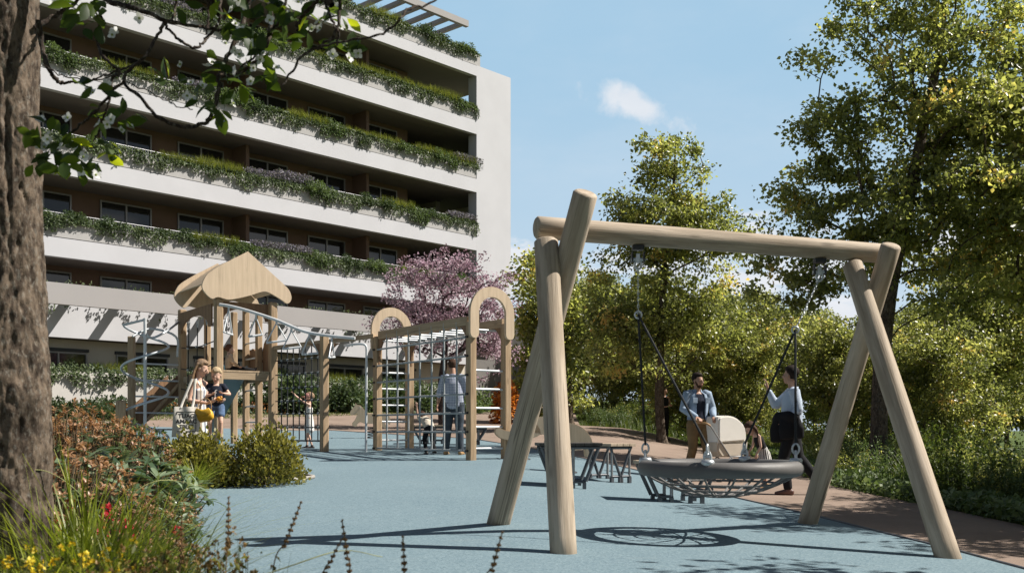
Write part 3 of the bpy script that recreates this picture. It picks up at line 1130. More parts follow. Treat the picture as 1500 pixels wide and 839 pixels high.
def tree(name, base, seed, trunk, r0, envs, n_cl, lpc, leaf, spread, label, cat='tree', group=None, lm=None, bm=None, **kw):
    mb, (V, F, r) = grow(seed, trunk, r0, envs, n_cl, lpc, leaf, spread, **kw)
    o = empty(name, base, label, cat, group)
    link('trunk', mb.mesh('trunk'), o, bm or bark_m)
    link('crown', raw_mesh('crown', V, F, r, lm or maple_m), o)
    return o


# the big maple by the swing
b = floor_at(1283, 21.5)
S = 21.5 / FOC
def px_local(px, py, d, base):
    return at(px, py, d) - base
env = []
for (px, py, rx, ry, w_) in ((1330, 120, 165, 150, 3.0), (1390, 250, 150, 130, 2.2), (1230, 300, 105, 85, 1.5), (1330, 340, 150, 90, 1.6), (1150, 285, 40, 30, .35), (1450, 130, 120, 120, 1.5), (1400, 400, 110, 70, .9),
                             (1230, 190, 60, 60, .7), (1300, 20, 120, 90, 1.0), (1420, 0, 110, 120, 1.0), (1190, 400, 110, 55, .9), (1330, -90, 130, 110, 1.0)):
    p = px_local(px, py, 21.5, b)
    env.append((p.x, p.y, p.z, rx * S, (rx + ry) * .5 * S, ry * S, w_))
tk = [px_local(px, py, 21.5, b) for px, py in ((1286, 672), (1290, 560), (1302, 430), (1325, 320), (1352, 190), (1375, 80), (1392, -60))]
tk[0] = Vector((tk[0].x, tk[0].y, -.1))
tree('maple_tree', b, 101, tk, 0.17, env, 400, 100, 0.105, 0.17, 'tallest maple with a leaning dark trunk standing behind the swing frame', lm=maple_m)

# the slimmer maple further back
b = floor_at(972, 31.0)
S = 31.0 / FOC
env = []
for (px, py, rx, ry, w_) in ((985, 252, 62, 60, 1.0), (985, 330, 98, 72, 1.5), (1035, 330, 74, 52, 1.0), (930, 335, 40, 50, .5), (985, 420, 110, 70, 1.6), (960, 500, 115, 70, 1.5), (1060, 350, 45, 30, .3), (1040, 460, 60, 60, .8), (900, 470, 50, 50, .7)):
    p = px_local(px, py, 31.0, b)
    env.append((p.x, p.y, p.z, rx * S, (rx + ry) * .5 * S, ry * S, w_))
tk = [px_local(px, py, 31.0, b) for px, py in ((970, 660), (966, 590), (968, 480), (975, 390), (985, 300), (990, 210))]
tk[0] = Vector((tk[0].x, tk[0].y, -.1))
tree('maple_tree', b, 202, tk, 0.14, env, 320, 95, 0.12, 0.2, 'slim maple standing alone against the sky between the swing chains', lm=maple_m)

# a smaller one behind the swing's crossed legs
b = floor_at(838, 38.0)
S = 38.0 / FOC
env = []
for (px, py, rx, ry, w_) in ((775, 430, 45, 60, .9), (840, 420, 60, 50, .9), (800, 500, 60, 50, .9), (860, 480, 60, 40, .6), (810, 560, 60, 45, .8)):
    p = px_local(px, py, 38.0, b)
    env.append((p.x, p.y, p.z, rx * S, (rx + ry) * .5 * S, ry * S, w_))
tk = [px_local(px, py, 38.0, b) for px, py in ((835, 625), (832, 560), (822, 480), (812, 400))]
tree('maple_tree', b, 303, tk, 0.14, env, 130, 85, 0.17, 0.27, 'small sunlit maple seen through the crossed legs of the swing', lm=maple_m)

# plum in blossom before the building
b = floor_at(645, 33.0)
S = 33.0 / FOC
env = []
for (px, py, rx, ry, w_) in ((640, 440, 75, 75, 1.8), (600, 420, 45, 45, .8), (700, 440, 55, 60, 1.1), (650, 400, 50, 45, .8), (590, 470, 55, 35, .6), (715, 500, 45, 50, .8), (640, 490, 80, 35, .9), (730, 450, 28, 60, .5)):
    p = px_local(px, py, 33.0, b)
    env.append((p.x, p.y, p.z, rx * S, (rx + ry) * .5 * S, ry * S, w_))
tk = [px_local(px, py, 33.0, b) for px, py in ((648, 628), (646, 570), (652, 510), (648, 430))]
tk[0].z = -.1
tree('plum_tree', b, 404, tk, 0.12, env, 300, 40, 0.08, 0.135, 'pink flowering plum tree in front of the white corner pier', cat='tree', lm=plum_m, bm=plum_bark_m, droop=0.15, lw=0.48)

# ---- the wood behind: three grown kinds, copied
kinds = []
for i, (sd, hh, wd) in enumerate(((11, 6.2, 2.3), (12, 7.2, 2.6), (13, 5.2, 2.4))):
    env = [(0, 0, hh * .62, wd, wd, hh * .36, 2.2), (.5, .3, hh * .38, wd * .9, wd * .9, hh * .25, 1.3), (-.6, -.2, hh * .8, wd * .6, wd * .6, hh * .2, .8), (.3, -.4, hh * .22, wd * .85, wd * .85, hh * .14, .55)]
    tk = [(0, 0, -.1), (.05, 0, hh * .25), (-.1, .1, hh * .55), (.1, 0, hh * .95)]
    if i:
        env = [(0, 0, hh * .66, wd, wd, hh * .30, 2.2), (.6, .3, hh * .52, wd * .85, wd * .85, hh * .2, 1.0), (-.6, -.2, hh * .84, wd * .6, wd * .6, hh * .17, .8)]
    mb, (V, F, r) = grow(sd, tk, 0.11, env, 210, 95, 0.135, 0.22)
    tm = mb.mesh('trunk'); tm.materials.append(bark_m)
    kinds.append((tm, raw_mesh('crown', V, F, r, wood_leaf_m)))
wood_spots = []
rw = random.Random(4)
for row, (d, step, x0, x1) in enumerate(((36, 2.9, 6.4, 23), (42, 3.1, 3.8, 27), (50, 3.6, 3.5, 33), (60, 3.1, 3.5, 52))):
    x = x0
    while x < x1:
        wood_spots.append((x + rw.uniform(-.7, .7), d + rw.uniform(-1.6, 1.6), rw.uniform(.8, 1.12) * (.74, .82, .98, 1.2)[row], rw.randrange(3), row))
        x += step
TXT = ('front row', 'second row', 'third row', 'back row')
rown = {}
for (x, y, s, k, row) in wood_spots:
    if 855 < 750 + FOC * x / y < 905 or 1078 < 750 + FOC * x / y < 1118:
        s *= .72
        k = 0
    rown[row] = rown.get(row, 0) + 1
    o = empty('wood_tree', (x, y, gz(x, y) - .05), 'bushy tree, ' + nth(rown[row] - 1) + ' from the building in the ' + TXT[row] + ' of the wood', 'tree', 'trees of the wood', rw.uniform(0, 6.28))
    o.scale = (s, s, s * rw.uniform(.92, 1.1))
    if 750 + FOC * x / y > 1190 and k == 0:
        k = 1 + row % 2
    if row == 3:
        k = 0
    tm, cm = kinds[k]
    link('trunk', tm, o)
    link('crown', cm, o)
# taller trees among them, and one reaching in at the picture's edge
for (px, d, s, k, lab) in ((1085, 33, .72, 0, 'rounded tree leaning towards the slim maple'), (1455, 30, .95, 1, 'broad tree with a sunlit crown by the low pale wall'), (1570, 22, 1.3, 1, 'tall tree reaching in beyond the big maple'), (1230, 29, .78, 2, 'low bushy tree behind the trunk of the tallest maple'),
                              (1380, 27, .68, 0, 'young tree beside the tallest maple')):
    p = floor_at(px, d)
    o = empty('wood_tree', (p.x, p.y, p.z - .05), lab, 'tree', 'trees of the wood', rw.uniform(0, 6.28))
    o.scale = (s, s, s)
    link('trunk', kinds[k][0], o)
    link('crown', kinds[k][1], o)
# trees beside the path, out of the frame to the right: they throw the dappled shade across it
for (x, y, s, k, lab) in ((9.4, 11.2, .95, 1, 'path side tree shading the swing end of the brown path'), (10.4, 13.2, .92, 0, 'second path side tree shading the brown path'), (6.9, 4.2, 1.15, 1, 'path side tree shading the near corner of the rubber'), (9.2, 5.6, .95, 0, 'second path side tree shading the near corner')):
    o = empty('path_tree', (x, y, gz(x, y) - .05), lab, 'tree', 'trees beside the path', rw.uniform(0, 6.28))
    o.scale = (s, s, s)
    link('trunk', kinds[k][0], o)
    link('crown', kinds[k][1], o)

# ---- understorey along the far side of the path, one mass
grass_m = leaf_mat('meadow_blade', [(0.0, (0.030, 0.05, 0.012)), (0.5, (0.070, 0.098, 0.022)), (0.85, (0.13, 0.15, 0.035)), (1.0, (0.20, 0.19, 0.07))], 0.35)
g = np.random.default_rng(21)
def scatter_side(n, y0, y1, off0, off1, pw=1.0):
    """Points along the far edge of the path, off0..off1 metres beyond it; denser near the camera."""
    y = y0 + (y1 - y0) * g.random(n) ** pw
    x = np.array([path_right(v) for v in y]) + off0 + (off1 - off0) * g.random(n)
    z = np.array([gz(a, b) for a, b in zip(x, y)])
    return x, y, z
x, y, z = scatter_side(36000, 6.0, 48.0, 0.05, 6.0, 1.5)
hm = 0.22 + 0.5 * np.clip(np.sin(x * 1.1) * np.cos(y * .8) + .5, 0, 1) * sstep(0, 1, 1)
hm *= np.clip((x - np.array([path_right(v) for v in y])) / 1.2, 0.35, 1)
P = np.stack([x, y, z - .03], 1)
me = raw_mesh('meadow', *blades(P, g.uniform(0, 6.28, len(x)), hm * g.uniform(.6, 1.3, len(x)), g.uniform(.005, .011, len(x)), g.uniform(.1, .7, len(x)), g.normal(.5, .22, len(x)), 2), grass_m)
tag(link('meadow', me), 'tall mixed grasses filling the verge beyond the brown path', 'grass', kind='stuff')
# leafy ground cover at the very edge
x, y, z = scatter_side(15000, 6.0, 30.0, -0.08, 1.0, 1.3)
P = np.stack([x, y, z + .02 + .16 * g.random(len(x))], 1)
L = g.uniform(.05, .11, len(x))
me = raw_mesh('ground_cover', *leaves(P, rand_dirs(g, len(x), .3), rand_dirs(g, len(x), 1.5), L, L * .45, g.normal(.6, .22, len(x))), pale_m)
tag(link('ground_cover', me), 'low leafy ground cover along the edge of the path', 'ground cover', kind='stuff')


def herb(seed, h, w_, n, leaf):
    """A wild bush of upright leafy stems."""
    g = np.random.default_rng(seed)
    k = 34
    a = g.uniform(0, 6.28, k)
    lean = g.uniform(.05, .55, k)
    hs = h * g.uniform(.55, 1.0, k)
    i = g.integers(0, k, n)
    t = g.random(n) ** .7
    bx = np.cos(a) * w_ * .3
    by = np.sin(a) * w_ * .3
    P = np.stack([bx[i] + np.cos(a[i]) * lean[i] * t * hs[i], by[i] + np.sin(a[i]) * lean[i] * t * hs[i], t * hs[i]], 1) + g.normal(0, .03, (n, 3))
    D = rand_dirs(g, n, .7)
    L = leaf * g.uniform(.6, 1.2, n) * (1.15 - .5 * t)
    lv = leaves(P, D, rand_dirs(g, n, .8), L, L * .27, g.normal(.5, .2, n) + .15 * (t - .5))
    bl_ = blades(np.stack([bx, by, np.zeros(k)], 1), a, hs * 1.05, np.full(k, .005), lean, np.full(k, .2), 2)
    q = bl_[1]
    tri = np.concatenate([q[:, [0, 1, 2]], q[:, [0, 2, 3]]])
    return np.concatenate([lv[0], bl_[0]]), np.concatenate([lv[1], tri + len(lv[0])]), np.concatenate([lv[2], bl_[2], bl_[2]])


herbs = [raw_mesh('wild_bush', *herb(s, h, w_, n, l), m) for s, h, w_, n, l, m in ((1, 1.0, .9, 1500, .085, grass_m), (2, .8, 1.0, 1500, .07, wood_leaf_m), (3, .65, .9, 1200, .06, pale_m))]
hb = random.Random(8)
i = 0
for d, off0, off1, cnt in ((9.0, .6, 3.5, 5), (10.5, .7, 4.5, 6), (12.5, .6, 4.5, 7), (15, .6, 4, 7), (18, .6, 4, 7), (22, .7, 4, 8), (27, .8, 4, 8), (32, .6, 4, 9), (38, .4, 4, 8), (44, .4, 4, 8)):
    for q in range(cnt):
        y_ = d + hb.uniform(-1.2, 1.4)
        x_ = path_right(y_) + hb.uniform(off0, off1)
        o = link('wild_bush', herbs[(i + (q > 3)) % 3])
        i += 1
        o.location = (x_, y_, gz(x_, y_) - .03)
        o.rotation_euler = (0, 0, hb.uniform(0, 6.28))
        s = hb.uniform(.75, 1.3) * (0.8 if d < 10 else 1.0)
        o.scale = (s, s, s * hb.uniform(.85, 1.15))
        tag(o, ('tall wild bush', 'broad fine leaved bush', 'low pale bush')[(i - 1 + (q > 3)) % 3] + ' in the verge ' + ('close to the swing' if d < 13 else 'behind the people on the path' if d < 24 else 'where the path bends out of sight'), 'bush', 'wild bushes along the path')

# low pale wall and planter box in the clearing on the far side
lw_m = surface('pale_concrete', (0.55, 0.53, 0.49), 0.8, 0.08, 2.0)
mb = MB()
p0, p1 = floor_at(1180, 33), floor_at(1640, 26)
prev = None
for k in range(13):
    p = p0.lerp(p1, k / 12) + Vector((0, 1.2 * math.sin(k / 12 * 3.14), 0))
    p.z = gz(p.x, p.y)
    if prev is not None:
        dv = p - prev
        mx = Matrix.Translation((p + prev) / 2 + Vector((0, 0, .1))) @ Matrix.Rotation(math.atan2(dv.y, dv.x), 4, 'Z')
        mb.box((0, 0, 0), (dv.length - .01, .4, .45), mx)
    prev = p
tag(mb.build('low_wall', lw_m, None, tuple(p0)), 'low pale curved wall in the clearing under the trees', 'wall')
p = floor_at(1478, 27.0)
o = empty('planter_box', p, 'pale green box standing on the low wall under the trees', 'planter')
mb = MB().box((0, 0, .37), (.42, .42, .3), bev=.02)
link('body', mb.mesh('body'), o, surface('pale_green_box', (0.45, 0.53, 0.38), .6, .1))
mb = MB().box((0, 0, .54), (.46, .46, .035), bev=.01)
link('lid', mb.mesh('lid'), o, surface('pale_green_box', (0.45, 0.53, 0.38), .6, .1))

# ---- beds at the foot of the building
g = np.random.default_rng(33)
n = 22000
t = g.uniform(T0, 0, n)
nn = g.uniform(1.15, 4.4, n)
XY = to_b(t, nn, np.zeros(n))
z = np.array([gz(a, b) for a, b in XY[:, :2]])
hgt = np.where(nn < 3.0, .6, .3) * (0.7 + .4 * np.sin(t * 1.7) * np.sin(t * .6 + nn))
P = XY.copy(); P[:, 2] = z + np.abs(hgt) * g.random(n)
L = g.uniform(.1, .2, n)
V1 = leaves(P, rand_dirs(g, n, .8), rand_dirs(g, n, .7), L, L * .3, g.normal(.45, .22, n))
tag(link('bed_planting', raw_mesh('bed_planting', *V1, dark_m)), 'low green planting at the foot of the planter wall', 'plants', kind='stuff')
n = 5000
t = g.uniform(T0, -1, n)
nn = 3.6 + g.normal(0, .45, n)
keep = np.sin(t * 1.9) > -.35
t, nn = t[keep], nn[keep]
XY = to_b(t, nn, np.zeros(len(t)))
P = XY.copy(); P[:, 2] = np.array([gz(a, b) for a, b in XY[:, :2]]) + .4 * g.random(len(t))
L = g.uniform(.08, .16, len(t))
rust_m = leaf_mat('rust_leaf', [(0, (.05, .03, .012)), (.4, (.16, .06, .02)), (.75, (.28, .10, .03)), (1, (.34, .20, .06))], .3)
tag(link('rust_planting', raw_mesh('rust_planting', *leaves(P, rand_dirs(g, len(t), .8), rand_dirs(g, len(t), .6), L, L * .3, g.random(len(t))), rust_m)),
    'rust coloured low plants edging the bed below the planter wall', 'plants', kind='stuff')
n = 14000
t = g.uniform(T0, 3, n)
nn = g.uniform(4.2, 6.6, n)
XY = to_b(t, nn, np.zeros(n))
P = XY.copy(); P[:, 2] = np.array([gz(a, b) for a, b in XY[:, :2]]) - .03
lawn_m = leaf_mat('lawn_blade', [(0, (.06, .09, .02)), (.6, (.115, .15, .03)), (1, (.17, .19, .05))], .3)
tag(link('lawn', raw_mesh('lawn', *blades(P, g.uniform(0, 6.28, n), g.uniform(.06, .14, n), np.full(n, .012), g.uniform(.2, .8, n), g.random(n), 2), lawn_m)),
    'strip of mown lawn between the path and the building', 'lawn', kind='stuff')
# bushes before the wall at ground level
bcn = {}
for i, (px, d, s, kd) in enumerate(((95, 33.5, 1.5, 'leafy'), (135, 34, 1.3, 'leafy'), (430, 42, 2.6, 'leafy'), (475, 43, 2.9, 'leafy'), (520, 43.5, 2.6, 'leafy'), (565, 44.5, 2.3, 'pale'), (600, 45, 2.3, 'leafy'), (640, 45.5, 2.2, 'leafy'), (690, 45, 2.0, 'pale'))):
    p = floor_at(px, d)
    o = link('border_bush', PROTO[kd][i % 2])
    o.location = p
    o.scale = (s * .8, s * 1.1, s * .88)
    o.rotation_euler = (0, 0, brz)
    zone = 'behind the spiral climber' if px < 200 else 'behind the rope net' if px < 530 else 'behind the climbing grid'
    bcn[zone] = bcn.get(zone, 0) + 1
    tag(o, nth(bcn[zone] - 1) + (' pale' if kd == 'pale' else ' dark') + ' rounded bush along the planter wall ' + zone, 'bush', 'bushes against the planter wall')
# orange bush
fire_m = leaf_mat('fire_leaf', [(0, (.16, .035, .01)), (.4, (.42, .13, .02)), (.75, (.62, .26, .04)), (1, (.6, .38, .09))], .35, tcol=(1.6, 1.3, .8))
p = floor_at(737, 37)
V, F, r = clump(1.3, 1.3, 1.75, 1500, 61, .15)
o = link('orange_bush', raw_mesh('orange_bush', V, F, r, fire_m))
o.location = p
tag(o, 'flame orange bush glowing beside the dark ground floor corner', 'bush')

# ------------------------------------------------------------------ play equipment
log_m = wood('log_wood', (0.29, 0.23, 0.165), (0.50, 0.415, 0.32), (7, 7, .8), 0.75, 0.35, 0.7)
post_m = wood('post_wood', (0.30, 0.205, 0.12), (0.47, 0.34, 0.215), (16, 16, 1.0), 0.7, 0.2, 0.5)
beam_m = wood('beam_wood', (0.30, 0.215, 0.135), (0.46, 0.345, 0.225), (16, 16, 1.0), 0.7, 0.2, 0.5)
ply_m = wood('ply_board', (0.53, 0.41, 0.285), (0.62, 0.49, 0.345), (9, 9, .7), 0.6, 0.08, 0.25)
dark_ply_m = wood('stained_board', (0.20, 0.115, 0.065), (0.29, 0.175, 0.10), (9, 9, .7), 0.65, 0.12, 0.3)
steel_m = surface('galvanised_steel', (0.52, 0.55, 0.57), 0.38, 0.1, 14.0, metal=0.55, spec=0.5)
pipe_m = surface('painted_pipe', (0.60, 0.62, 0.63), 0.4, 0.06, 9.0, metal=0.15, spec=0.5)
gridrope_m = surface('grey_rope', (0.36, 0.385, 0.39), 0.75, 0.15, 40.0, 0.6, 220.0, spec=0.3)
black_rope_m = surface('black_rope', (0.028, 0.03, 0.032), 0.8, 0.3, 40.0, 0.5, 260.0, spec=0.3)
knot_m = surface('rope_joint', (0.30, 0.32, 0.32), 0.5, 0.1, 20.0)
black_m = surface('black_fitting', (0.02, 0.02, 0.022), 0.5, 0.2, 20.0, spec=0.4)
tarmac_steel_m = surface('dark_frame_steel', (0.10, 0.105, 0.115), 0.42, 0.15, 10.0, metal=0.3, spec=0.5)
frame_grey_m = surface('grey_frame_steel', (0.30, 0.30, 0.30), 0.42, 0.1, 10.0, metal=0.4, spec=0.5)
AX, BX = Vector((-.573, .819, 0)), Vector((.819, .573, 0))
PRZ = math.atan2(BX.y, BX.x)


def log_part(name, p0, p1, r0, r1, parent, mat=None, seg=20, rounded=0.03, seed=0):
    """A round timber from p0 to p1 with its grain along its own z."""
    g = random.Random(seed)
    p0, p1 = Vector(p0), Vector(p1)
    L = (p1 - p0).length
    mb = MB()
    n = 15
    ph = [g.uniform(0, 6.28) for _ in range(4)]
    vs = []
    zs = [0, .006, .02] + [L * k / n for k in range(1, n)] + [L - .02, L - .006, L]
    for i, z in enumerate(zs):
        e = min(z, L - z)
        cut = (1 - rounded / max(r0, .01) * max(0.0, 1 - e / .02) ** 2)
        for k in range(seg):
            a = 2 * math.pi * k / seg
            r = (r0 + (r1 - r0) * z / L) * cut
            r *= 1 + .018 * math.sin(2 * a + ph[0] + z * .8) + .012 * math.sin(3 * a + ph[1] - z * 1.7) + .010 * math.sin(z * 3.1 + ph[2])
            vs.append((r * math.cos(a), r * math.sin(a), z))
    fs = [(i * seg + k, i * seg + (k + 1) % seg, (i + 1) * seg + (k + 1) % seg, (i + 1) * seg + k) for i in range(len(zs) - 1) for k in range(seg)]
    mb.add(vs, fs, True)
    mb.add(vs[:seg], [tuple(range(seg - 1, -1, -1))])
    mb.add(vs[-seg:], [tuple(range(seg))])
    o = link(name, mb.mesh(name), parent, mat or log_m)
    q = (p1 - p0).to_track_quat('Z', 'Y').to_matrix().to_4x4()
    m = parent_world(parent).inverted() @ Matrix.Translation(p0) @ q
    o.location = m.to_translation()
    o.rotation_euler = m.to_euler()
    return o


def square_post(name, x, y, z0, z1, w_, parent, mat=None, cap=False):
    """Local coordinates of the parent. A square post with eased edges and a groove down each face."""
    c, gd = w_ * .14, w_ * .06
    h = w_ / 2
    out = []
    for sx, sy in ((1, 1), (-1, 1), (-1, -1), (1, -1)):
        if (sx, sy) in ((1, 1), (-1, -1)):
            out += [(sx * h, sy * (h - c)), (sx * (h - c), sy * h)]
        else:
            out += [(sx * (h - c), sy * h), (sx * h, sy * (h - c))]
    L = z1 - z0
    n = len(out)
    vs = [(a, b, 0) for a, b in out] + [(a, b, L - .02) for a, b in out] + [(a * .86, b * .86, L) for a, b in out]
    fs = [(k, (k + 1) % n, n + (k + 1) % n, n + k) for k in range(n)] + [(n + k, n + (k + 1) % n, 2 * n + (k + 1) % n, 2 * n + k) for k in range(n)]
    fs += [tuple(2 * n + k for k in range(n)), tuple(range(n - 1, -1, -1))]
    mb = MB().add(vs, fs)
    o = link(name, mb.mesh(name), parent, mat or post_m)
    o.location = (x, y, z0)
    return o


def pipe(name, pts, r, parent, mat, seg=8):
    return link(name, MB().tube(pts, r, seg).mesh(name), parent, mat)


# ---- the log swing
def P3(px, py, d):
    return at(px, py, d)
f1, r1, f2, r2 = on_ground(826, 812), on_ground(727, 768), on_ground(1393, 819), on_ground(1180, 767)
sw = empty('swing_frame', ((f1 + r1 + f2 + r2) / 4), 'tall swing frame of round logs, its legs crossing at both ends', 'swing frame')
down = Vector((0, 0, -.06))
b0, b1 = P3(784, 333, 8.56), P3(1309, 372.5, 9.55)
log_part('beam', b0, b1, .098, .088, sw, seed=1)
log_part('leg', f1 + down, P3(800, 352, 8.46), .103, .098, sw, seed=2)
log_part('leg', r1 + down, P3(858, 281, 8.18), .108, .100, sw, seed=3)
log_part('leg', f2 + down, P3(1248, 386, 9.42), .098, .088, sw, seed=4)
log_part('leg', r2 + down, P3(1306, 358, 9.22), .098, .090, sw, seed=5)
hl, hr = b0.lerp(b1, .265) + Vector((0, 0, -.1)), b0.lerp(b1, .775) + Vector((0, 0, -.1))
for h in (hl, hr):
    mb = MB().box(h + Vector((0, 0, -.01)), (.10, .10, .04), bev=.008)
    mb.box(h + Vector((-.05, 0, -.09)), (.012, .07, .09), bev=.004).box(h + Vector((.05, 0, -.09)), (.012, .07, .09), bev=.004)
    o = mb.build('hanger', black_m, sw)
    mb = MB().tube([h + Vector((-.062, 0, -.11)), h + Vector((.062, 0, -.11))], .014, 8)
    mb.tube([h + Vector((.03 * math.cos(a), 0, -.15 + .045 * math.sin(a))) for a in [k * math.pi / 6 for k in range(12)]], .011, 6, closed=True)
    mb.box(h + Vector((0, 0, -.1)), (.035, .03, .08), bev=.006)
    b_ = mb.build('swivel', steel_m, None)
    b_.parent = o
    b_.data.transform(parent_world(o).inverted())

# ---- the nest swing
cn = P3(1054, 685, 9.05)
ns = empty('nest_swing', cn, 'round grey nest swing with a rope bowl hanging from the log frame', 'nest swing')
RR = .655
ring_m = surface('ring_rubber', (0.105, 0.10, 0.096), 0.55, 0.1, 5.0, 0.1, 100.0, spec=0.4)
mb = MB().tube([(RR * math.cos(a), RR * math.sin(a), 0) for a in [k * 2 * math.pi / 64 for k in range(64)]], .068, 14, closed=True)
link('ring', mb.mesh('ring'), ns, ring_m)
mb = MB()
net_m = surface('net_rope', (0.17, 0.165, 0.16), 0.75, 0.2, 30.0, 0.5, 200.0)
dep = lambda r: -.055 - .20 * (1 - (r / RR) ** 2)
for k in range(16):
    a = 2 * math.pi * k / 16
    mb.tube([(r * math.cos(a), r * math.sin(a), dep(r)) for r in [RR * q / 8 for q in range(1, 9)]], .0105, 6)
for r in (.12, .25, .38, .51):
    mb.tube([(r * math.cos(a), r * math.sin(a), dep(r)) for a in [k * 2 * math.pi / 40 for k in range(40)]], .0105, 6, closed=True)
link('net', mb.mesh('net'), ns, net_m)
ringl, ringr = P3(935, 461, 8.95), P3(1165, 483, 9.15)
ATT = [(ringl, 165), (ringl, 250), (ringr, 58), (ringr, -8)]
inv = Matrix.Translation(-cn)
for top, ang in ATT:
    a = R(ang)
    e = Vector((RR * math.cos(a), RR * math.sin(a), .07))
    mb = MB()
    tdir = Vector((-math.sin(a), math.cos(a), 0))
    for s in (-1, 1):
        mb.tube([e + tdir * (.028 * s) + Vector((0, 0, -.03)), e + tdir * (.028 * s) + Vector((0, 0, .05)), e + tdir * (.014 * s) + Vector((0, 0, .085))], .011, 6)
    mb.tube([e + tdir * -.03 + Vector((0, 0, .045)), e + tdir * .03 + Vector((0, 0, .045))], .012, 6)
    mb.tube([e + Vector((math.cos(a) * .03 * math.cos(q), math.sin(a) * .03 * math.cos(q), .10 + .045 * math.sin(q))) for q in [k * math.pi / 6 for k in range(12)]], .010, 6, closed=True)
    mb.lathe([(.055, -.03), (.06, 0), (.05, .018)], 12, Matrix.Translation(e))
    link('shackle', mb.mesh('shackle'), ns, steel_m)
    link('rope', MB().tube([e + Vector((0, 0, .13)), top - cn], .0105, 8).mesh('rope'), ns, black_rope_m)
for top, h in ((ringl, hl), (ringr, hr)):
    a, b = top - cn, h + Vector((0, 0, -.17)) - cn
    dv = b - a
    n = int(dv.length / .029)
    mb = MB()
    zq = dv.to_track_quat('Z', 'Y').to_matrix().to_4x4()
    for k in range(n):
        m = Matrix.Translation(a + dv * ((k + .5) / n)) @ zq @ Matrix.Rotation(math.pi / 2 * (k % 2), 4, 'Z')
        mb.tube([(.0075 * math.cos(q), 0, .018 * math.sin(q)) for q in [i * math.pi / 4 for i in range(8)]], .0032, 5, closed=True, mx=m)
    link('chain', mb.mesh('chain'), ns, steel_m)
    link('link_ring', MB().tube([a + Vector((.03 * math.cos(q), 0, .03 * math.sin(q))) for q in [i * math.pi / 6 for i in range(12)]], .009, 6, closed=True).mesh('link_ring'), ns, steel_m)

# ---- the climbing frame with its rope grid
def local_z(root, x, y):
    p = parent_world(root) @ Vector((x, y, 0))
    return gz(p.x, p.y) - root.location.z
p1 = Vector((-.72, 18.0, gz(-.72, 18.0)))
cf = empty('climbing_frame', p1, 'climbing frame of square posts with a grey rope grid and rounded arch boards', 'climbing frame', rz=PRZ)
CW, CL = .744, 3.53
zt = 2.93 - p1.z
for (x, y) in ((0, 0), (CW, 0), (0, CL), (CW, CL)):
    square_post('post', x, y, local_z(cf, x, y) - .05, zt - .1, .15, cf)


def board(name, outline, thick, loc, parent, mat, rz=0.0, bev=.004):
    """Flat board in local x-z, turned by rz about z."""
    o = link(name, MB().slab(outline, thick, Matrix.Identity(4), bev).mesh(name), parent, mat)
    o.location = loc
    o.rotation_euler = (0, 0, rz)
    return o


def arch_outline(ro, ri, leg):
    out = [(-ro, -leg)] + [(ro * math.cos(math.pi - a), ro * math.sin(math.pi - a)) for a in [k * math.pi / 20 for k in range(21)]] + [(ro, -leg)]
    wv = (ro - ri) / 2
    out += [(ro - wv + wv * math.cos(-a), -leg + wv * math.sin(-a)) for a in [k * math.pi / 6 for k in range(1, 6)]]
    out += [(ri, -leg)] + [(ri * math.cos(a), ri * math.sin(a)) for a in [k * math.pi / 20 for k in range(21)]] + [(-ri, -leg)]
    out += [(-ro + wv + wv * math.cos(-a), -leg + wv * math.sin(-a)) for a in [k * math.pi / 6 for k in range(1, 6)]]
    return out
for y in (-.10, CL + .1):
    board('arch_board', arch_outline(.47, .285, .36), .06, (CW / 2, y, 2.985 - p1.z), cf, ply_m)
for x in (0, CW):
    o = link('beam', MB().box((0, 0, 0), (.07, .16, CL - .16), bev=.01).mesh('beam'), cf, beam_m)
    o.rotation_euler = (R(-90), 0, 0)
    o.location = (x, CL / 2, zt - .08)
    for y, s in ((.08, 1), (CL - .08, -1)):
        out = [(0, 0), (0, -.52)] + [(s * .34 * (1 - math.cos(a)) , -.52 + .52 * math.sin(a)) for a in [k * math.pi / 16 for k in range(1, 8)]] + [(s * .42, 0)]
        board('gusset', out, .045, (x, y, zt - .16), cf, dark_ply_m, R(90))
for k in range(9):
    pipe('rung', [(-.02, .3 + k * .37, zt - .2), (CW + .02, .3 + k * .37, zt - .2)], .019, cf, pipe_m)
for y in (0, CL):
    for z in (1.98, 1.65, 1.315, .98, .60):
        pipe('rung', [(.06, y, z - p1.z + local_z(cf, 0, y)), (CW - .06, y, z - p1.z + local_z(cf, 0, y))], .019, cf, pipe_m)
mb = MB()
zs = [.56 + .333 * k - p1.z for k in range(7)]
for k in range(7):
    y = CL * (k + 1) / 8
    mb.tube([(-.02, y, zs[0] - .02), (-.02, y, zs[-1] + (.32 if k % 2 else .3))], .019, 7)
for z in zs:
    mb.tube([(-.04, .06, z), (-.045, CL / 2, z), (-.04, CL - .06, z)], .019, 7)
link('rope_grid', mb.mesh('rope_grid'), cf, gridrope_m)
mb = MB()
for y in (.0, CL):
    for z in zs:
        mb.box((-.085, y, z), (.05, .06, .035), bev=.006)
link('clamps', mb.mesh('clamps'), cf, black_m)

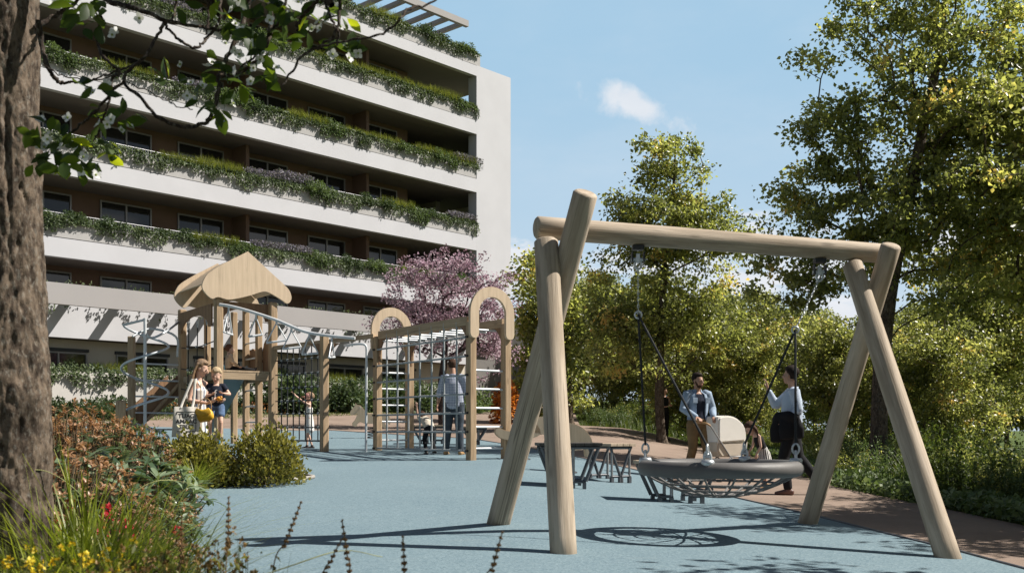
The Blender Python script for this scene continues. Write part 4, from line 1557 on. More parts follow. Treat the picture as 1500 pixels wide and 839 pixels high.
# ---- the tower
c0 = Vector((-.2867 * 21, 21.0, 0)); c0.z = gz(c0.x, c0.y)
tw = empty('play_tower', c0, 'wooden play tower with a pitched gable roof and a high platform', 'play tower', rz=PRZ)
TWX, TWY = 1.17, 2.40
Z = lambda z: z - c0.z
POSTS = {'C': (0, 0), 'G': (TWX, 0), 'A': (0, TWY), 'B': (.57, TWY), 'F': (TWX, .80), 'E': (TWX, 1.58), 'D': (TWX - .05, TWY - .2)}
for nm, (x, y) in POSTS.items():
    square_post('post', x, y, local_z(tw, x, y) - .05, Z(3.62), .16 if nm in 'CAG' else .13, tw)
pz = Z(2.16)
for k in range(9):
    y = .08 + k * .265
    link('deck_plank', MB().box((TWX / 2, y, pz - .02), (TWX - .18, .25, .04), bev=.005).mesh('deck_plank'), tw, beam_m)
for y in (-.02, TWY - .1):
    o = link('deck_beam', MB().box((0, 0, 0), (.14, .05, TWX - .17), bev=.006).mesh('deck_beam'), tw, beam_m)
    o.rotation_euler = (0, R(90), 0)
    o.location = (TWX / 2, y, pz - .12)
for x in (.0, TWX):
    o = link('deck_beam', MB().box((0, 0, 0), (.05, .14, TWY - .3), bev=.006).mesh('deck_beam'), tw, beam_m)
    o.rotation_euler = (R(-90), 0, 0)
    o.location = (x, TWY / 2, pz - .12)
# gable boards: outline about the ridge, x along the gable
gz_ap, gz_lo = 4.62, 3.50
GP = [(0, 0), (-20.7, 10), (-39.3, 19.3), (-56.5, 30), (-63.7, 39.3), (-66, 49), (-61.5, 58), (-52, 66), (-43, 64), (-26.5, 68), (.7, 63.7), (18, 59), (25.8, 58.2), (34, 61), (50.8, 71), (58, 76), (63, 75), (66, 68), (63, 58), (55, 49), (29.3, 26)]
GA = [(dx / 69, -(dy - .1035 * dx) / 69) for dx, dy in GP]
GB = []
sp = spline([(x, 0, z) for x, z in GA + GA[:1]], 140)
GAS = [(p.x, p.z) for p in sp[:-1]]
gx = .57
board('gable_board', GAS, .05, (gx, -.13, Z(gz_ap)), tw, ply_m)
board('gable_board', GAS, .05, (gx, 1.72, Z(gz_ap)), tw, ply_m)
for s in (-1, 1):
    for k in range(5):
        t0, t1 = k / 5, (k + 1) / 5
        xa, za = s * (.06 + .80 * t0), -.07 - .56 * t0 - .06 * t0 * t0
        xb, zb_ = s * (.06 + .80 * t1), -.07 - .56 * t1 - .06 * t1 * t1
        dv = Vector((xb - xa, 0, zb_ - za))
        o = link('roof_plank', MB().box((0, 0, 0), (dv.length * 1.12, .022, 1.78), bev=.004).mesh('roof_plank'), tw, ply_m)
        mxr = Matrix.Translation((gx + (xa + xb) / 2, .795, Z(gz_ap) + (za + zb_) / 2 - .02)) @ Matrix.Rotation(-math.atan2(dv.z, dv.x), 4, 'Y') @ Matrix.Rotation(R(-90), 4, 'X') @ Matrix.Rotation(R(2) * s, 4, 'Z')
        o.location = mxr.to_translation()
        o.rotation_euler = mxr.to_euler()
# arched boards under the eaves on the open sides
arc = [(-1.1, .3), (1.1, .3), (1.1, -.16)] + [(.9 * math.cos(a), -.16 + .30 * math.sin(a)) for a in [k * math.pi / 14 for k in range(15)]] + [(-1.1, -.16)]
board('eave_board', arc, .035, (-.1, TWY / 2, Z(3.22)), tw, dark_ply_m, R(90))
board('eave_board', [(x * .5, z * .8) for x, z in arc], .035, (TWX / 2, .09, Z(3.34)), tw, dark_ply_m)
# wavy side panel by the platform
pan = [(-.36, 0), (.36, 0), (.36, .45)] + [(.36 - .72 * k / 12, .52 + .16 * math.sin(k / 12 * 3.14 * 1.5 + .2)) for k in range(1, 13)]
board('side_panel', pan, .035, (TWX + .09, .40, pz + .03), tw, dark_ply_m, R(90))
board('side_panel', [(x, z * .8) for x, z in pan], .035, (TWX + .075, 1.19, pz + .03), tw, dark_ply_m, R(90))
# rungs up the back right side and the rope net in the side opening
for z in (.75, 1.1, 1.45, 1.8, 2.5, 2.85):
    pipe('rung', [(TWX - .02, .86, Z(z)), (TWX - .02, 1.52, Z(z))], .018, tw, pipe_m)
mb = MB()
for y in (.6, 1.2, 1.8):
    mb.tube([(-.04, y, Z(.75)), (-.06, y, Z(1.9)), (-.04, y, Z(3.2))], .012, 6)
for z in (1.35, 1.8, 2.25, 2.72):
    mb.tube([(-.04, .08, Z(z + .04)), (-.07, TWY * .35, Z(z - .02)), (-.07, TWY * .65, Z(z - .02)), (-.04, TWY - .08, Z(z + .04))], .012, 6)
link('side_net', mb.mesh('side_net'), tw, black_rope_m)
for y in (.6, 1.2, 1.8):
    mb = MB()
    for z in (1.35, 1.8, 2.25, 2.72):
        mb.box((-.065, y, Z(z - .01)), (.045, .045, .045), bev=.01)
    mb.tube([(-.04, y, Z(3.12)), (-.04, y - .07, Z(3.28))], .012, 6).tube([(-.04, y, Z(3.12)), (-.04, y + .07, Z(3.28))], .012, 6)
    link('net_joint', mb.mesh('net_joint'), tw, pipe_m)
# slide: teal chute down the far side
mb = MB()
ch = spline([(TWX - .45, .95, pz - .06), (TWX - .45, 1.2, pz - .1), (TWX - .45, TWY, pz - .85), (TWX - .45, TWY + .75, pz - 1.36), (TWX - .45, TWY + 1.25, pz - 1.46)], 16)
prof = [(-.27, .2), (-.25, .2), (-.25, .0), (.25, .0), (.25, .2), (.27, .2), (.27, -.03), (-.27, -.03)]
vs = []
for p in ch:
    vs += [(p.x + a, p.y, p.z + b) for a, b in prof]
n = len(prof)
mb.add(vs, [(i * n + k, i * n + (k + 1) % n, (i + 1) * n + (k + 1) % n, (i + 1) * n + k) for i in range(len(ch) - 1) for k in range(n)])
mb.add(vs[:n], [tuple(range(n))]).add(vs[-n:], [tuple(range(n - 1, -1, -1))])
link('slide_chute', mb.mesh('slide_chute'), tw, surface('teal_chute', (0.06, 0.13, 0.16), 0.35, 0.06, 4.0, spec=0.5))
# ramp with cheek boards on the bed side
S0 = local_z(tw, -1.6, TWY)
for y in (TWY + .12, TWY + 1.0):
    out = [(.0, Z(2.2)), (.0, Z(1.72)), (-1.35, S0 + .02), (-1.66, S0 + .02), (-1.66, S0 + .16)]
    board('ramp_cheek', out, .045, (-.02, y, 0), tw, dark_ply_m)
for k in range(7):
    t = k / 7
    link('ramp_plank', MB().box((-.12 - 1.35 * t, TWY + .56, Z(1.9) - (Z(1.9) - S0 - .15) * t), (.2, .83, .03), Matrix.Identity(4)).mesh('ramp_plank'), tw, beam_m)
link('ramp_handle', MB().tube([(-.06, TWY + .06, Z(1.95)), (-.75, TWY + .06, Z(1.15))], .04, 8).mesh('ramp_handle'), tw, post_m)

# ---- spiral climber beside the tower
sc_ = Vector((at(212.5, 600, 21.6).x, 21.6, 0)); sc_.z = gz(sc_.x, sc_.y)
sp_ = empty('spiral_climber', sc_, 'steel spiral climbing pole with curved tubes beside the tower', 'spiral climber')
zz = lambda py: EYE + (HZ - py) / FOC * 21.6 - sc_.z
pipe('pole', [(0, 0, -.05), (0, 0, zz(466))], .034, sp_, pipe_m, 12)
hel = []
turns = 2.55
for k in range(91):
    t = k / 90
    a = R(180) + t * turns * 2 * math.pi
    hel.append((.47 * math.cos(a), -.47 * math.sin(a), zz(476) * (1 - t) + .12 * t))
hel.insert(0, (0, 0, zz(468)))
pipe('spiral_tube', hel, .026, sp_, steel_m, 8)
pa = parent_world(tw) @ Vector((0, TWY, 0))
tip = Vector((pa.x, pa.y, EYE + (HZ - 470) / FOC * pa.y)) - sc_
pipe('grab_tube', spline([(0, 0, zz(487)), (.12, .1, zz(494)), (.35, .35, zz(482)), (tip.x - .05, tip.y, tip.z)], 16), .024, sp_, steel_m)
pipe('grab_tube', spline([(-.22, -.1, zz(493)), (.05, .2, zz(480)), (.5, .45, zz(490)), (.52, .5, zz(520))], 16), .024, sp_, steel_m)
so = pa - BX * 1.1 - sc_
square_post('post', so.x, so.y, -.1, zz(490) + .03, .14, sp_)
for py in (533, 557, 580.6, 604.5, 628.6):
    z = EYE + (HZ - py) / FOC * 22.6 - sc_.z
    e = pa - sc_
    pipe('rung', [(so.x, so.y, z), (e.x - .05, e.y, z)], .019, sp_, pipe_m)
q = floor_at(177, 21)
o = link('marker_post', MB().lathe([(.1, 0), (.1, .98), (.09, 1.02), (.0, 1.03)], 14).mesh('marker_post'), None, post_m)
o.location = q
tag(o, 'short round wooden post beside the spiral climber', 'post')

# ---- overhead trapeze rail, its beam, post, rope net and sliding pole
k0 = Vector((at(475, 600, 20.4).x, 20.4, 0)); k0.z = gz(k0.x, k0.y)
mr = empty('overhead_rail', k0, 'curved overhead rail with hanging triangle handles between tower and climbing frame', 'overhead ladder')
mi = Matrix.Translation(-k0)
square_post('post', 0, 0, -.08, EYE + (HZ - 490) / FOC * 20.4 - k0.z, .15, mr).rotation_euler = (0, 0, PRZ)
gpos = parent_world(tw) @ Vector((TWX, 0, 0))
p3 = parent_world(cf) @ Vector((0, CL, 0))
ba, bb = Vector((gpos.x, gpos.y, at(405, 510, gpos.y).z)), Vector((p3.x, p3.y, 2.85))
bm_ = (ba + bb) / 2
o = link('beam', MB().box((0, 0, 0), (.08, .16, (bb - ba).length - .12), bev=.01).mesh('beam'), mr, beam_m)
o.rotation_euler = (bb - ba).to_track_quat('Z', 'X').to_euler()
o.location = bm_ - k0
for s in (-1, 1):
    out = [(s * .06, 0), (s * .06, -.5)] + [(s * (.06 + .34 * (1 - math.cos(a))), -.5 + .5 * math.sin(a)) for a in [k * math.pi / 16 for k in range(1, 8)]] + [(s * .46, 0)]
    board('gusset', out, .045, (0, .02, EYE + (HZ - 503) / FOC * 20.4 - k0.z), mr, dark_ply_m, math.atan2(bb.y - ba.y, bb.x - ba.x))
rail_px = [(322, 446), (335, 448), (352, 452), (376, 459), (403, 468), (420, 475), (445, 485), (470, 490), (495, 493), (520, 495)]
rail = [at(px, py, 20.75 - .6 * i / 9) - k0 for i, (px, py) in enumerate(rail_px)]
rl = link('rail', MB().tube(spline(rail, 40), .032, 10).mesh('rail'), mr, pipe_m)
for i, (ax, ay, lx, ly, rx_, ry_) in enumerate(((335, 450, 331, 487, 337, 489), (375, 461, 364, 493, 384, 490), (405, 470, 390, 502, 420, 498), (427, 481, 414, 511, 441, 508), (453, 488, 442, 519, 466, 517), (486, 495, 484, 524, 488, 522))):
    d = 20.72 - .6 * (ax - 322) / 198
    a, l, r_ = at(ax, ay, d) - k0, at(lx, ly, d - .06) - k0, at(rx_, ry_, d + .06) - k0
    if i in (0, 5):
        l.y -= .17; r_.y += .17
    mb = MB().tube([a, a + Vector((0, 0, -.05))], .02, 8).tube([a + Vector((0, 0, -.04)), l], .014, 7).tube([a + Vector((0, 0, -.04)), r_], .014, 7).tube([l, r_], .022, 8)
    link('triangle_handle', mb.mesh('triangle_handle'), mr, pipe_m)
# rope net under the beam
ga, ka = Vector((gpos.x, gpos.y, 0)) + (Vector((k0.x, k0.y, 0)) - Vector((gpos.x, gpos.y, 0))) * .06, Vector((k0.x, k0.y, 0))
mb, mj = MB(), MB()
zl = [.71, .98, 1.26, 1.53, 1.80, 2.08, 2.38]
for k in range(1, 8):
    p = ga.lerp(ka, k / 8)
    mb.tube([Vector((p.x, p.y, zl[0])) - k0, Vector((p.x, p.y, 2.66)) - k0], .013, 6)
for z in zl:
    mb.tube([Vector((ga.x, ga.y, z)) - k0, Vector((ka.x, ka.y, z)) - k0], .013 if z > .8 else .018, 6)
    for k in range(1, 8):
        p = ga.lerp(ka, k / 8)
        mj.box(Vector((p.x, p.y, z)) - k0, (.042, .042, .042), bev=.01)
rn = link('rope_net', mb.mesh('rope_net'), mr, black_rope_m)
link('net_joints', mj.mesh('net_joints'), rn, knot_m)
pb = Vector((at(536, 600, 20.3).x, 20.3, 0)); pb.z = gz(pb.x, pb.y)
pt = at(537, 505, 20.3) - k0
pp = [pb - k0 + Vector((0, 0, -.03)), pt + Vector((0, 0, -.08)), pt + Vector((-.02, 0, -.01)), pt + Vector((-.1, .02, .02)), pt + Vector((-.28, .1, .02)), pt + Vector((-.48, .22, 0))]
pipe('sliding_pole', [pp[0]] + spline(pp[1:], 12), .024, mr, pipe_m, 10)

# ---- spring riders
def coil(h, r, turns=4.5, wire=.012):
    return MB().tube([(r * math.cos(a), r * math.sin(a), h * t) for t, a in [(k / 60, 2 * math.pi * turns * k / 60) for k in range(61)]], wire, 6)
def rider(name, base, rz, outline, label, scale=1.0, seat=(.0, .52)):
    o = empty(name, base, label, 'spring rider', 'spring riders on the blue rubber', rz)
    link('spring', coil(.3, .095).mesh('spring'), o, black_m)
    link('base_plate', MB().lathe([(.15, -.03), (.15, .015), (.13, .025)], 16).mesh('base_plate'), o, black_m)
    pts = [(x * scale, z * scale + .3) for x, z in outline]
    s2 = [(p.x, p.z) for p in spline([(x, 0, z) for x, z in pts + pts[:1]], 80)[:-1]]
    b_ = link('side_board', MB().slab(s2, .035, Matrix.Identity(4), .005).mesh('side_board'), o, ply_m)
    b_.location = (0, -.09, 0)
    b2 = b_.copy(); COL.objects.link(b2); b2.location = (0, .09, 0)
    link('seat', MB().box((seat[0] * scale, 0, .3 + seat[1] * .62 * scale), (.3 * scale, .2, .04), bev=.015).mesh('seat'), o, ply_m)
    link('handle', MB().tube([(seat[0] * scale - .26 * scale, -.2, .3 + .48 * scale), (seat[0] * scale - .26 * scale, .2, .3 + .48 * scale)], .016, 8).mesh('handle'), o, pipe_m)
    return o
HORSE = [(-.40, .0), (-.46, .03), (-.46, .1), (-.40, .16), (-.36, .25), (-.34, .33), (-.42, .30), (-.50, .30), (-.52, .36), (-.46, .46), (-.40, .53), (-.38, .60), (-.34, .55), (-.26, .54), (-.17, .44), (-.08, .34), (.05, .29), (.2, .31), (.3, .34), (.38, .33), (.48, .24), (.5, .1), (.46, .05), (.42, .16), (.36, .2), (.36, .08), (.40, -.02), (.33, -.04), (.27, .06), (.18, .09), (-.05, .07), (-.18, .09), (-.26, .12), (-.33, .07), (-.36, .0)]
OLD_HORSE = [(-.42, .02), (-.47, .08), (-.44, .17), (-.33, .24), (-.28, .3), (-.36, .33), (-.46, .32), (-.47, .4), (-.40, .5), (-.30, .60), (-.22, .6), (-.14, .5), (-.06, .4), (.1, .34), (.26, .36), (.36, .34), (.44, .26), (.46, .12), (.4, .08), (.34, .16), (.22, .12), (.0, .08), (-.2, .1), (-.32, .06)]
rider('horse_rider', floor_at(543, 26.0), R(8), HORSE, 'wooden horse spring rider seen past the sliding pole', 1.0)
BIRD = [(-.55, .34), (-.52, .46), (-.42, .52), (-.3, .5), (-.22, .44), (-.28, .38), (-.36, .2), (-.2, .1), (.1, .06), (.4, .08), (.55, .2), (.5, .3), (.3, .24), (.0, .22), (-.3, .2), (-.44, .18)]
rider('bird_rider', floor_at(765, 18.4), R(188), [(x, z) for x, z in BIRD], 'spring rider with a curled head beside the swing leg', .9)
SNAIL = [(-.4, .08), (-.46, .2), (-.4, .36), (-.25, .52), (.0, .6), (.25, .52), (.42, .34), (.48, .1), (.42, -.04), (.34, -.04), (.3, .1), (.1, .06), (-.2, .05)]
rider('shell_rider', floor_at(832, 16.3), R(6), SNAIL, 'round shell shaped spring rider behind the slim dark tables', .82)

# ---- benches and tables on trapezoid frames
def bench(name, base, rz, L, h, w_, label, cat, top_m, fm, gm):
    o = empty(name, base, label, cat, None, rz)
    n = max(3, int(L / .115))
    for k in range(n):
        link('slat', MB().box((-L / 2 + (k + .5) * L / n, 0, h - .02), (L / n - .008, w_, .04), bev=.004).mesh('slat'), o, top_m)
    for s in (-1, 1):
        mb = MB()
        y = s * (w_ / 2 - .07)
        mb.tube([(-L / 2 + .03, y, h - .06), (L / 2 - .03, y, h - .06)], .024, 4)
        link('frame_rail', mb.mesh('frame_rail'), o, fm)
        for e in (-1, 1):
            xo = e * (L / 2 - .05)
            leg = MB().tube([(xo, y, h - .07), (xo - e * .17, y, .09)], .025, 4)
            leg.tube([(xo - e * .17, y, .085), (xo - e * .36, y, .085)], .02, 4)
            leg.box((xo - e * .19, y, .03), (.045, .05, .09)).box((xo - e * .34, y, .03), (.045, .05, .09))
            link('leg', leg.mesh('leg'), o, fm)
            up = MB().tube([(xo - e * .34, y, .09), (xo - e * .34, y, h - .07)], .022, 4)
            link('upright', up.mesh('upright'), o, gm)
    return o
slat_m = wood('bench_slat', (0.35, 0.27, 0.19), (0.50, 0.40, 0.29), (14, 3, 14), 0.7, .15)
dslat_m = wood('dark_bench_slat', (0.05, 0.045, 0.04), (0.09, 0.08, 0.07), (14, 3, 14), 0.6, .15)
p = floor_at(832, 13.9)
bench('picnic_table', p, R(4), .86, EYE + (HZ - 648) / FOC * 13.9 - p.z, .62, 'slim dark topped table on slanting steel legs behind the swing leg', 'table', dslat_m, tarmac_steel_m, frame_grey_m)
p = floor_at(893, 15.4)
bench('low_table', p, R(30), .46, EYE + (HZ - 649) / FOC * 15.4 - p.z, .7, 'small table with a pale slatted top next to the dark topped one', 'table', slat_m, tarmac_steel_m, frame_grey_m)
p = floor_at(992, 12.7)
bench('slat_bench', p, R(8), 1.02, EYE + (HZ - 674) / FOC * 12.7 - p.z, .45, 'low slatted bench half hidden by the nest swing', 'bench', slat_m, tarmac_steel_m, frame_grey_m)
p = floor_at(632, 23.4)
bench('slat_bench', p, R(5), .95, EYE + (HZ - 622) / FOC * 23.4 - p.z, .5, 'bench behind the rope grid at the man\'s feet', 'bench', slat_m, tarmac_steel_m, frame_grey_m)
p = floor_at(695, 23.0)
bench('slat_bench', p, R(5), .6, EYE + (HZ - 624) / FOC * 23.0 - p.z, .5, 'short bench seen through the ladder end of the climbing frame', 'bench', slat_m, tarmac_steel_m, frame_grey_m)

# ------------------------------------------------------------------ the flowering tree overhead
from mathutils import noise as mnoise
trunk_bark = bark('rough_bark', (0.042, 0.031, 0.023), (0.155, 0.118, 0.086), 26.0, 0.9, 0.010, 0.03)
twig_bark = bark('twig_bark', (0.020, 0.014, 0.011), (0.060, 0.045, 0.034), 30.0, 0.6, 0.004)
DT = 4.0
bx0 = at(14, 630, DT).x
tb = Vector((bx0, DT, bed_z(bx0, DT)))
dog = empty('flowering_tree', tb, 'rough barked flowering tree hanging white blossom over the picture\'s corner', 'tree')
# trunk: many rings, pitted and ridged
mb = MB()
rows, seg = 300, 150
H = 3.3 - tb.z
vs = []
for i in range(rows):
    z = -.1 + (H + .1) * i / (rows - 1)
    wz = z + tb.z
    r0 = float(np.interp(wz, [.1, .45, .75, 1.2, 1.6, 2.2, 2.7, 3.3], [.172, .148, .143, .140, .127, .118, .114, .105]))
    cxo = .012 * math.sin(wz * 2.1)
    for k in range(seg):
        a = 2 * math.pi * k / seg
        p = Vector((math.cos(a), math.sin(a), 0))
        q = Vector((p.x * .165, p.y * .165, wz * .5))
        ridge = mnoise.fractal(q * 9.0, 1.0, 2.1, 5)
        pit = mnoise.noise(q * 62.0)
        pit2 = mnoise.noise(q * 34.0 + Vector((3, 1, 7)))
        big = mnoise.noise(q * 4.0 + Vector((9, 2, 1)))
        crack = min(0.0, mnoise.noise(Vector((p.x * 3.2, p.y * 3.2, wz * 1.1))) + .18)
        r = r0 * (1 + .05 * big) + .012 * ridge - .014 * max(0, pit) - .014 * max(0, pit2 - .1) + .05 * crack
        vs.append((p.x * r + cxo, p.y * r, z))
fs = [(i * seg + k, i * seg + (k + 1) % seg, (i + 1) * seg + (k + 1) % seg, (i + 1) * seg + k) for i in range(rows - 1) for k in range(seg)]
mb.add(vs, fs, True)
link('trunk', mb.mesh('trunk'), dog, trunk_bark)
BR = [
    ([(52, 40), (80, 24), (100, 12), (122, -4), (150, -30)], 3.9, 4.5, 2.2),
    ([(56, 30), (60, 62), (70, 98), (80, 114), (89, 122), (104, 121), (118, 122)], 3.7, 5.0, 1.5),
    ([(90, -60), (153, -2), (200, 13), (250, 32), (290, 40), (333, 46), (377, 57), (400, 70)], 3.6, 5.0, 1.6),
    ([(243, 33), (230, 53), (213, 83), (192, 98), (173, 103), (150, 112), (130, 120)], 3.6, 2.8, 1.2),
    ([(213, 83), (180, 117), (207, 143), (230, 170), (260, 185), (290, 185), (307, 173), (318, 143), (322, 115), (333, 83), (350, 50), (362, 12), (372, -30)], 3.55, 2.6, 4.2),
    ([(182, 115), (158, 142), (133, 170), (110, 190), (92, 205), (82, 220), (82, 238), (88, 258)], 3.5, 2.6, 1.6),
    ([(176, 106), (164, 115), (163, 140), (156, 163), (146, 188), (137, 207)], 3.55, 2.8, 1.2),
    ([(133, -40), (140, 0), (147, 30), (143, 60), (150, 82), (166, 97), (178, 108)], 3.6, 3.2, 2.2),
    ([(240, 32), (252, 48), (267, 62), (285, 70), (298, 60), (310, 48), (323, 27), (322, 0), (326, -30)], 3.7, 2.2, 2.4),
    ([(325, 110), (350, 108), (372, 92), (388, 70), (396, 40), (402, -20)], 3.45, 2.8, 3.0),
    ([(700, -60), (640, 0), (600, 13), (587, 27), (573, 43), (543, 53), (505, 60), (467, 67)], 3.2, 1.8, 1.8),
    ([(520, -30), (500, 0), (497, 30), (488, 55), (465, 69), (443, 83), (428, 105), (413, 127)], 3.3, 3.2, 1.8),
    ([(470, -20), (460, 7), (442, 24), (434, 47)], 3.3, 3.6, 2.4),
    ([(466, -10), (478, 10), (489, 38), (497, 50), (492, 66)], 3.25, 2.4, 1.6),
    ([(430, -30), (416, 10), (404, 40), (392, 62), (378, 78), (352, 100)], 3.4, 3.0, 1.8),
    ([(262, -20), (257, 10), (250, 32)], 3.7, 2.6, 1.6),
    ([(303, -10), (305, 22), (303, 52)], 3.6, 2.4, 1.4),
    ([(64, 95), (92, 112), (140, 118), (176, 108)], 3.6, 1.2, 1.0),
    ([(180, 118), (230, 140), (262, 156), (284, 160)], 3.5, 1.1, .8),
]
gb = random.Random(3)
bmb = MB()
limb_to = []
for pts, d, w0, w1 in BR:
    pw = [at(px, py, d + gb.uniform(-.05, .05) + .12 * math.sin(px * .02)) - tb for px, py in pts]
    cur = spline(pw, len(pw) * 5)
    n = len(cur)
    rr = [(w0 + (w1 - w0) * i / (n - 1)) * .5 * d / FOC * 1.6 * (1 + .18 * gb.random() + (.25 if i % 7 == 3 else 0)) for i in range(n)]
    cur = [p + Vector((gb.gauss(0, 1), gb.gauss(0, 1), gb.gauss(0, 1))) * .0025 for p in cur]
    bmb.tube(cur, rr, 6)
    if pts[0][1] < -5 or pts[-1][1] < -5:
        limb_to.append(pw[0] if pts[0][1] < -5 else pw[-1])
hub = Vector((.02, 0, H - .03))
for e in limb_to:
    m = (hub + e) / 2 + Vector((0, .05, .45))
    bmb.tube(spline([hub, m, e + Vector((0, 0, .02)), e], 10), [.05, .045, .04, .034, .028, .022, .016, .011, .008, .006], 6)
link('branches', bmb.mesh('branches'), dog, twig_bark)


def big_leaf(P, D, N, L, W, rnd, segs=4, curl=.25, fold=.22):
    """Broad pointed leaves with a midrib fold and a curl along their length."""
    D = unit(D); S = unit(np.cross(D, N)); U = np.cross(S, D)
    prof = [0.0, .62, 1.0, .82, .0][:segs + 1]
    n = len(P)
    rows = []
    for k in range(segs + 1):
        t = k / segs
        c = P + D * (L * t)[:, None] - U * (L * curl * t * t)[:, None]
        w_ = (W * prof[k] + 1e-4)[:, None]
        rows += [c + S * w_ + U * w_ * fold, c, c - S * w_ + U * w_ * fold]
    V = np.stack(rows, 1).reshape(-1, 3)
    i = np.arange(n)[:, None] * (3 * (segs + 1))
    F = []
    for k in range(segs):
        a = 3 * k
        F += [i + [a, a + 1, a + 4, a + 3], i + [a + 1, a + 2, a + 5, a + 4]]
    F = np.concatenate(F, 1).reshape(-1, 4)
    return V, F, np.repeat(rnd, segs * 2)


g = np.random.default_rng(71)
dog_leaf_m = leaf_mat('blossom_tree_leaf', [(0, (.018, .036, .010)), (.6, (.042, .072, .016)), (.85, (.11, .16, .02)), (1, (.27, .33, .03))], .45, tcol=(2.6, 2.4, .7))
LC = [(470, 12, 3), (500, 25, 4), (515, 68, 3), (400, 25, 4), (380, 55, 4), (388, 90, 4), (330, 105, 4), (300, 152, 3), (345, 40, 4), (136, 128, 3), (150, 172, 4), (100, 200, 5), (74, 228, 4), (125, 240, 4), (62, 190, 4), (180, 180, 3), (110, 12, 3),
      (142, 15, 3), (127, 33, 2), (415, 60, 4), (350, 128, 4), (318, 165, 3), (360, 105, 4), (440, 20, 3), (250, 115, 2), (225, 100, 1), (395, 110, 3), (290, 110, 2), (85, 5, 3), (55, 240, 4), (95, 240, 4), (160, 210, 3), (330, 8, 3), (265, 18, 2), (380, 8, 4), (495, 62, 2), (412, 8, 3), (455, 40, 2)]
PP, DD, NN, LL = [], [], [], []
for px, py, k in LC:
    base = at(px, py, 3.45 + g.uniform(-.15, .2)) - tb
    for _ in range(int(round(k * 2.0))):
        PP.append(tuple(base + Vector(g.normal(0, .018, 3))))
        d = rand_dirs(g, 1)[0] * np.array([1, .8, .6]) + np.array([0, 0, -.15])
        DD.append(d)
        NN.append(rand_dirs(g, 1)[0] * .8 + np.array([0, -.2, .6]))
        LL.append(g.uniform(.045, .085))
PP, DD, NN, LL = map(np.array, (PP, DD, NN, LL))
rl_ = g.uniform(0, .72, len(PP)) + (g.random(len(PP)) < .16) * .35
link('leaves', raw_mesh('leaves', *big_leaf(PP, DD, NN, LL, LL * .27, rl_), dog_leaf_m, True), dog)
FL = [(78, 5), (95, 32), (165, 52), (168, 45), (205, 27), (360, 15), (345, 36), (352, 44), (375, 63), (382, 88), (386, 80), (310, 92), (304, 98), (265, 95), (280, 122), (296, 126), (275, 141), (281, 146), (350, 80), (345, 75), (346, 104), (340, 152), (322, 178), (313, 160), (137, 137), (131, 133), (155, 124), (158, 182), (163, 176), (177, 191), (190, 186), (100, 173), (60, 176), (75, 198), (70, 204), (66, 216), (58, 212), (122, 230), (127, 224),
      (120, 252), (140, 257), (145, 182), (485, 15), (490, 10), (475, 25), (467, 32), (470, 42), (457, 43), (498, 40), (487, 80), (510, 86), (508, 66), (525, 78), (452, 12), (437, 5), (420, 20), (395, 30), (405, 100), (368, 120), (330, 65), (318, 30), (90, 215), (110, 220), (350, 0), (340, 15), (372, 100)]
petal_m = leaf_mat('white_petal', [(0, (.55, .55, .52)), (.6, (.72, .72, .70)), (1, (.80, .80, .78))], .25, tcol=(1.1, 1.1, 1.0))
PP, DD, NN, LL = [], [], [], []
cen = MB()
for px, py in FL:
    c = at(px, py, 3.42 + g.uniform(-.12, .12)) - tb
    nrm = Vector(g.normal(0, 1, 3) * np.array([.6, .5, .4]) + np.array([.1, -.75, .25])).normalized()
    s1 = nrm.orthogonal().normalized()
    s1 = (Matrix.Rotation(g.uniform(0, 6.28), 3, nrm) @ s1)
    np_ = 4 if g.random() < .8 else 5
    sz = g.uniform(.015, .022)
    for k in range(np_):
        d = Matrix.Rotation(k * 2 * math.pi / np_ + g.normal(0, .08), 3, nrm) @ s1
        PP.append(tuple(c)); DD.append(tuple(d + nrm * .28)); NN.append(tuple(nrm)); LL.append(sz)
    cen.ball(c + nrm * .004, .0045, 6)
PP, DD, NN, LL = map(np.array, (PP, DD, NN, LL))
link('blossom', raw_mesh('blossom', *big_leaf(PP, DD, NN, LL, LL * .40, g.random(len(PP)), curl=-.1), petal_m, True), dog)
link('flower_eyes', cen.mesh('flower_eyes'), dog, surface('flower_eye', (.22, .28, .06), .7, .2))

# ------------------------------------------------------------------ the planting bed
def whorls(seed, h, w_, k, per, leaf, lw, young, tilt=.5):
    """Shrub of leaf rosettes on stems: young share of rosettes carries high colour numbers."""
    g = np.random.default_rng(seed)
    d = rand_dirs(g, k, .35)
    d[:, 2] = np.abs(d[:, 2])
    rad = .55 + .45 * g.random(k) ** .5
    C = np.stack([d[:, 0] * w_ * rad, d[:, 1] * w_ * rad, .12 + d[:, 2] * (h - .12) * rad + .08 * g.random(k)], 1)
    yng = g.random(k) < young * (0.35 + 1.1 * C[:, 2] / h)
    i = np.repeat(np.arange(k), per)
    n = len(i)
    ax = unit(d * .8 + np.array([0, 0, .8]))
    a = g.uniform(0, 6.28, n)
    t1 = unit(np.cross(ax[i], rand_dirs(g, k)[i]))
    t2 = np.cross(ax[i], t1)
    rim = t1 * np.cos(a)[:, None] + t2 * np.sin(a)[:, None]
    up = np.where(yng[i], g.uniform(.5, 1.4, n), g.uniform(-.1, .7, n))
    D = rim + ax[i] * up[:, None]
    L = leaf * g.uniform(.65, 1.2, n) * np.where(yng[i], .8, 1.0)
    P = C[i] + ax[i] * (g.normal(0, .012, n))[:, None]
    r = np.where(yng[i], g.uniform(.68, 1.0, n), g.uniform(.05, .55, n))
    V, F, q = big_leaf(P, D, ax[i] - rim * .3, L, L * lw, r, 4, .3)
    return V, F, q, C


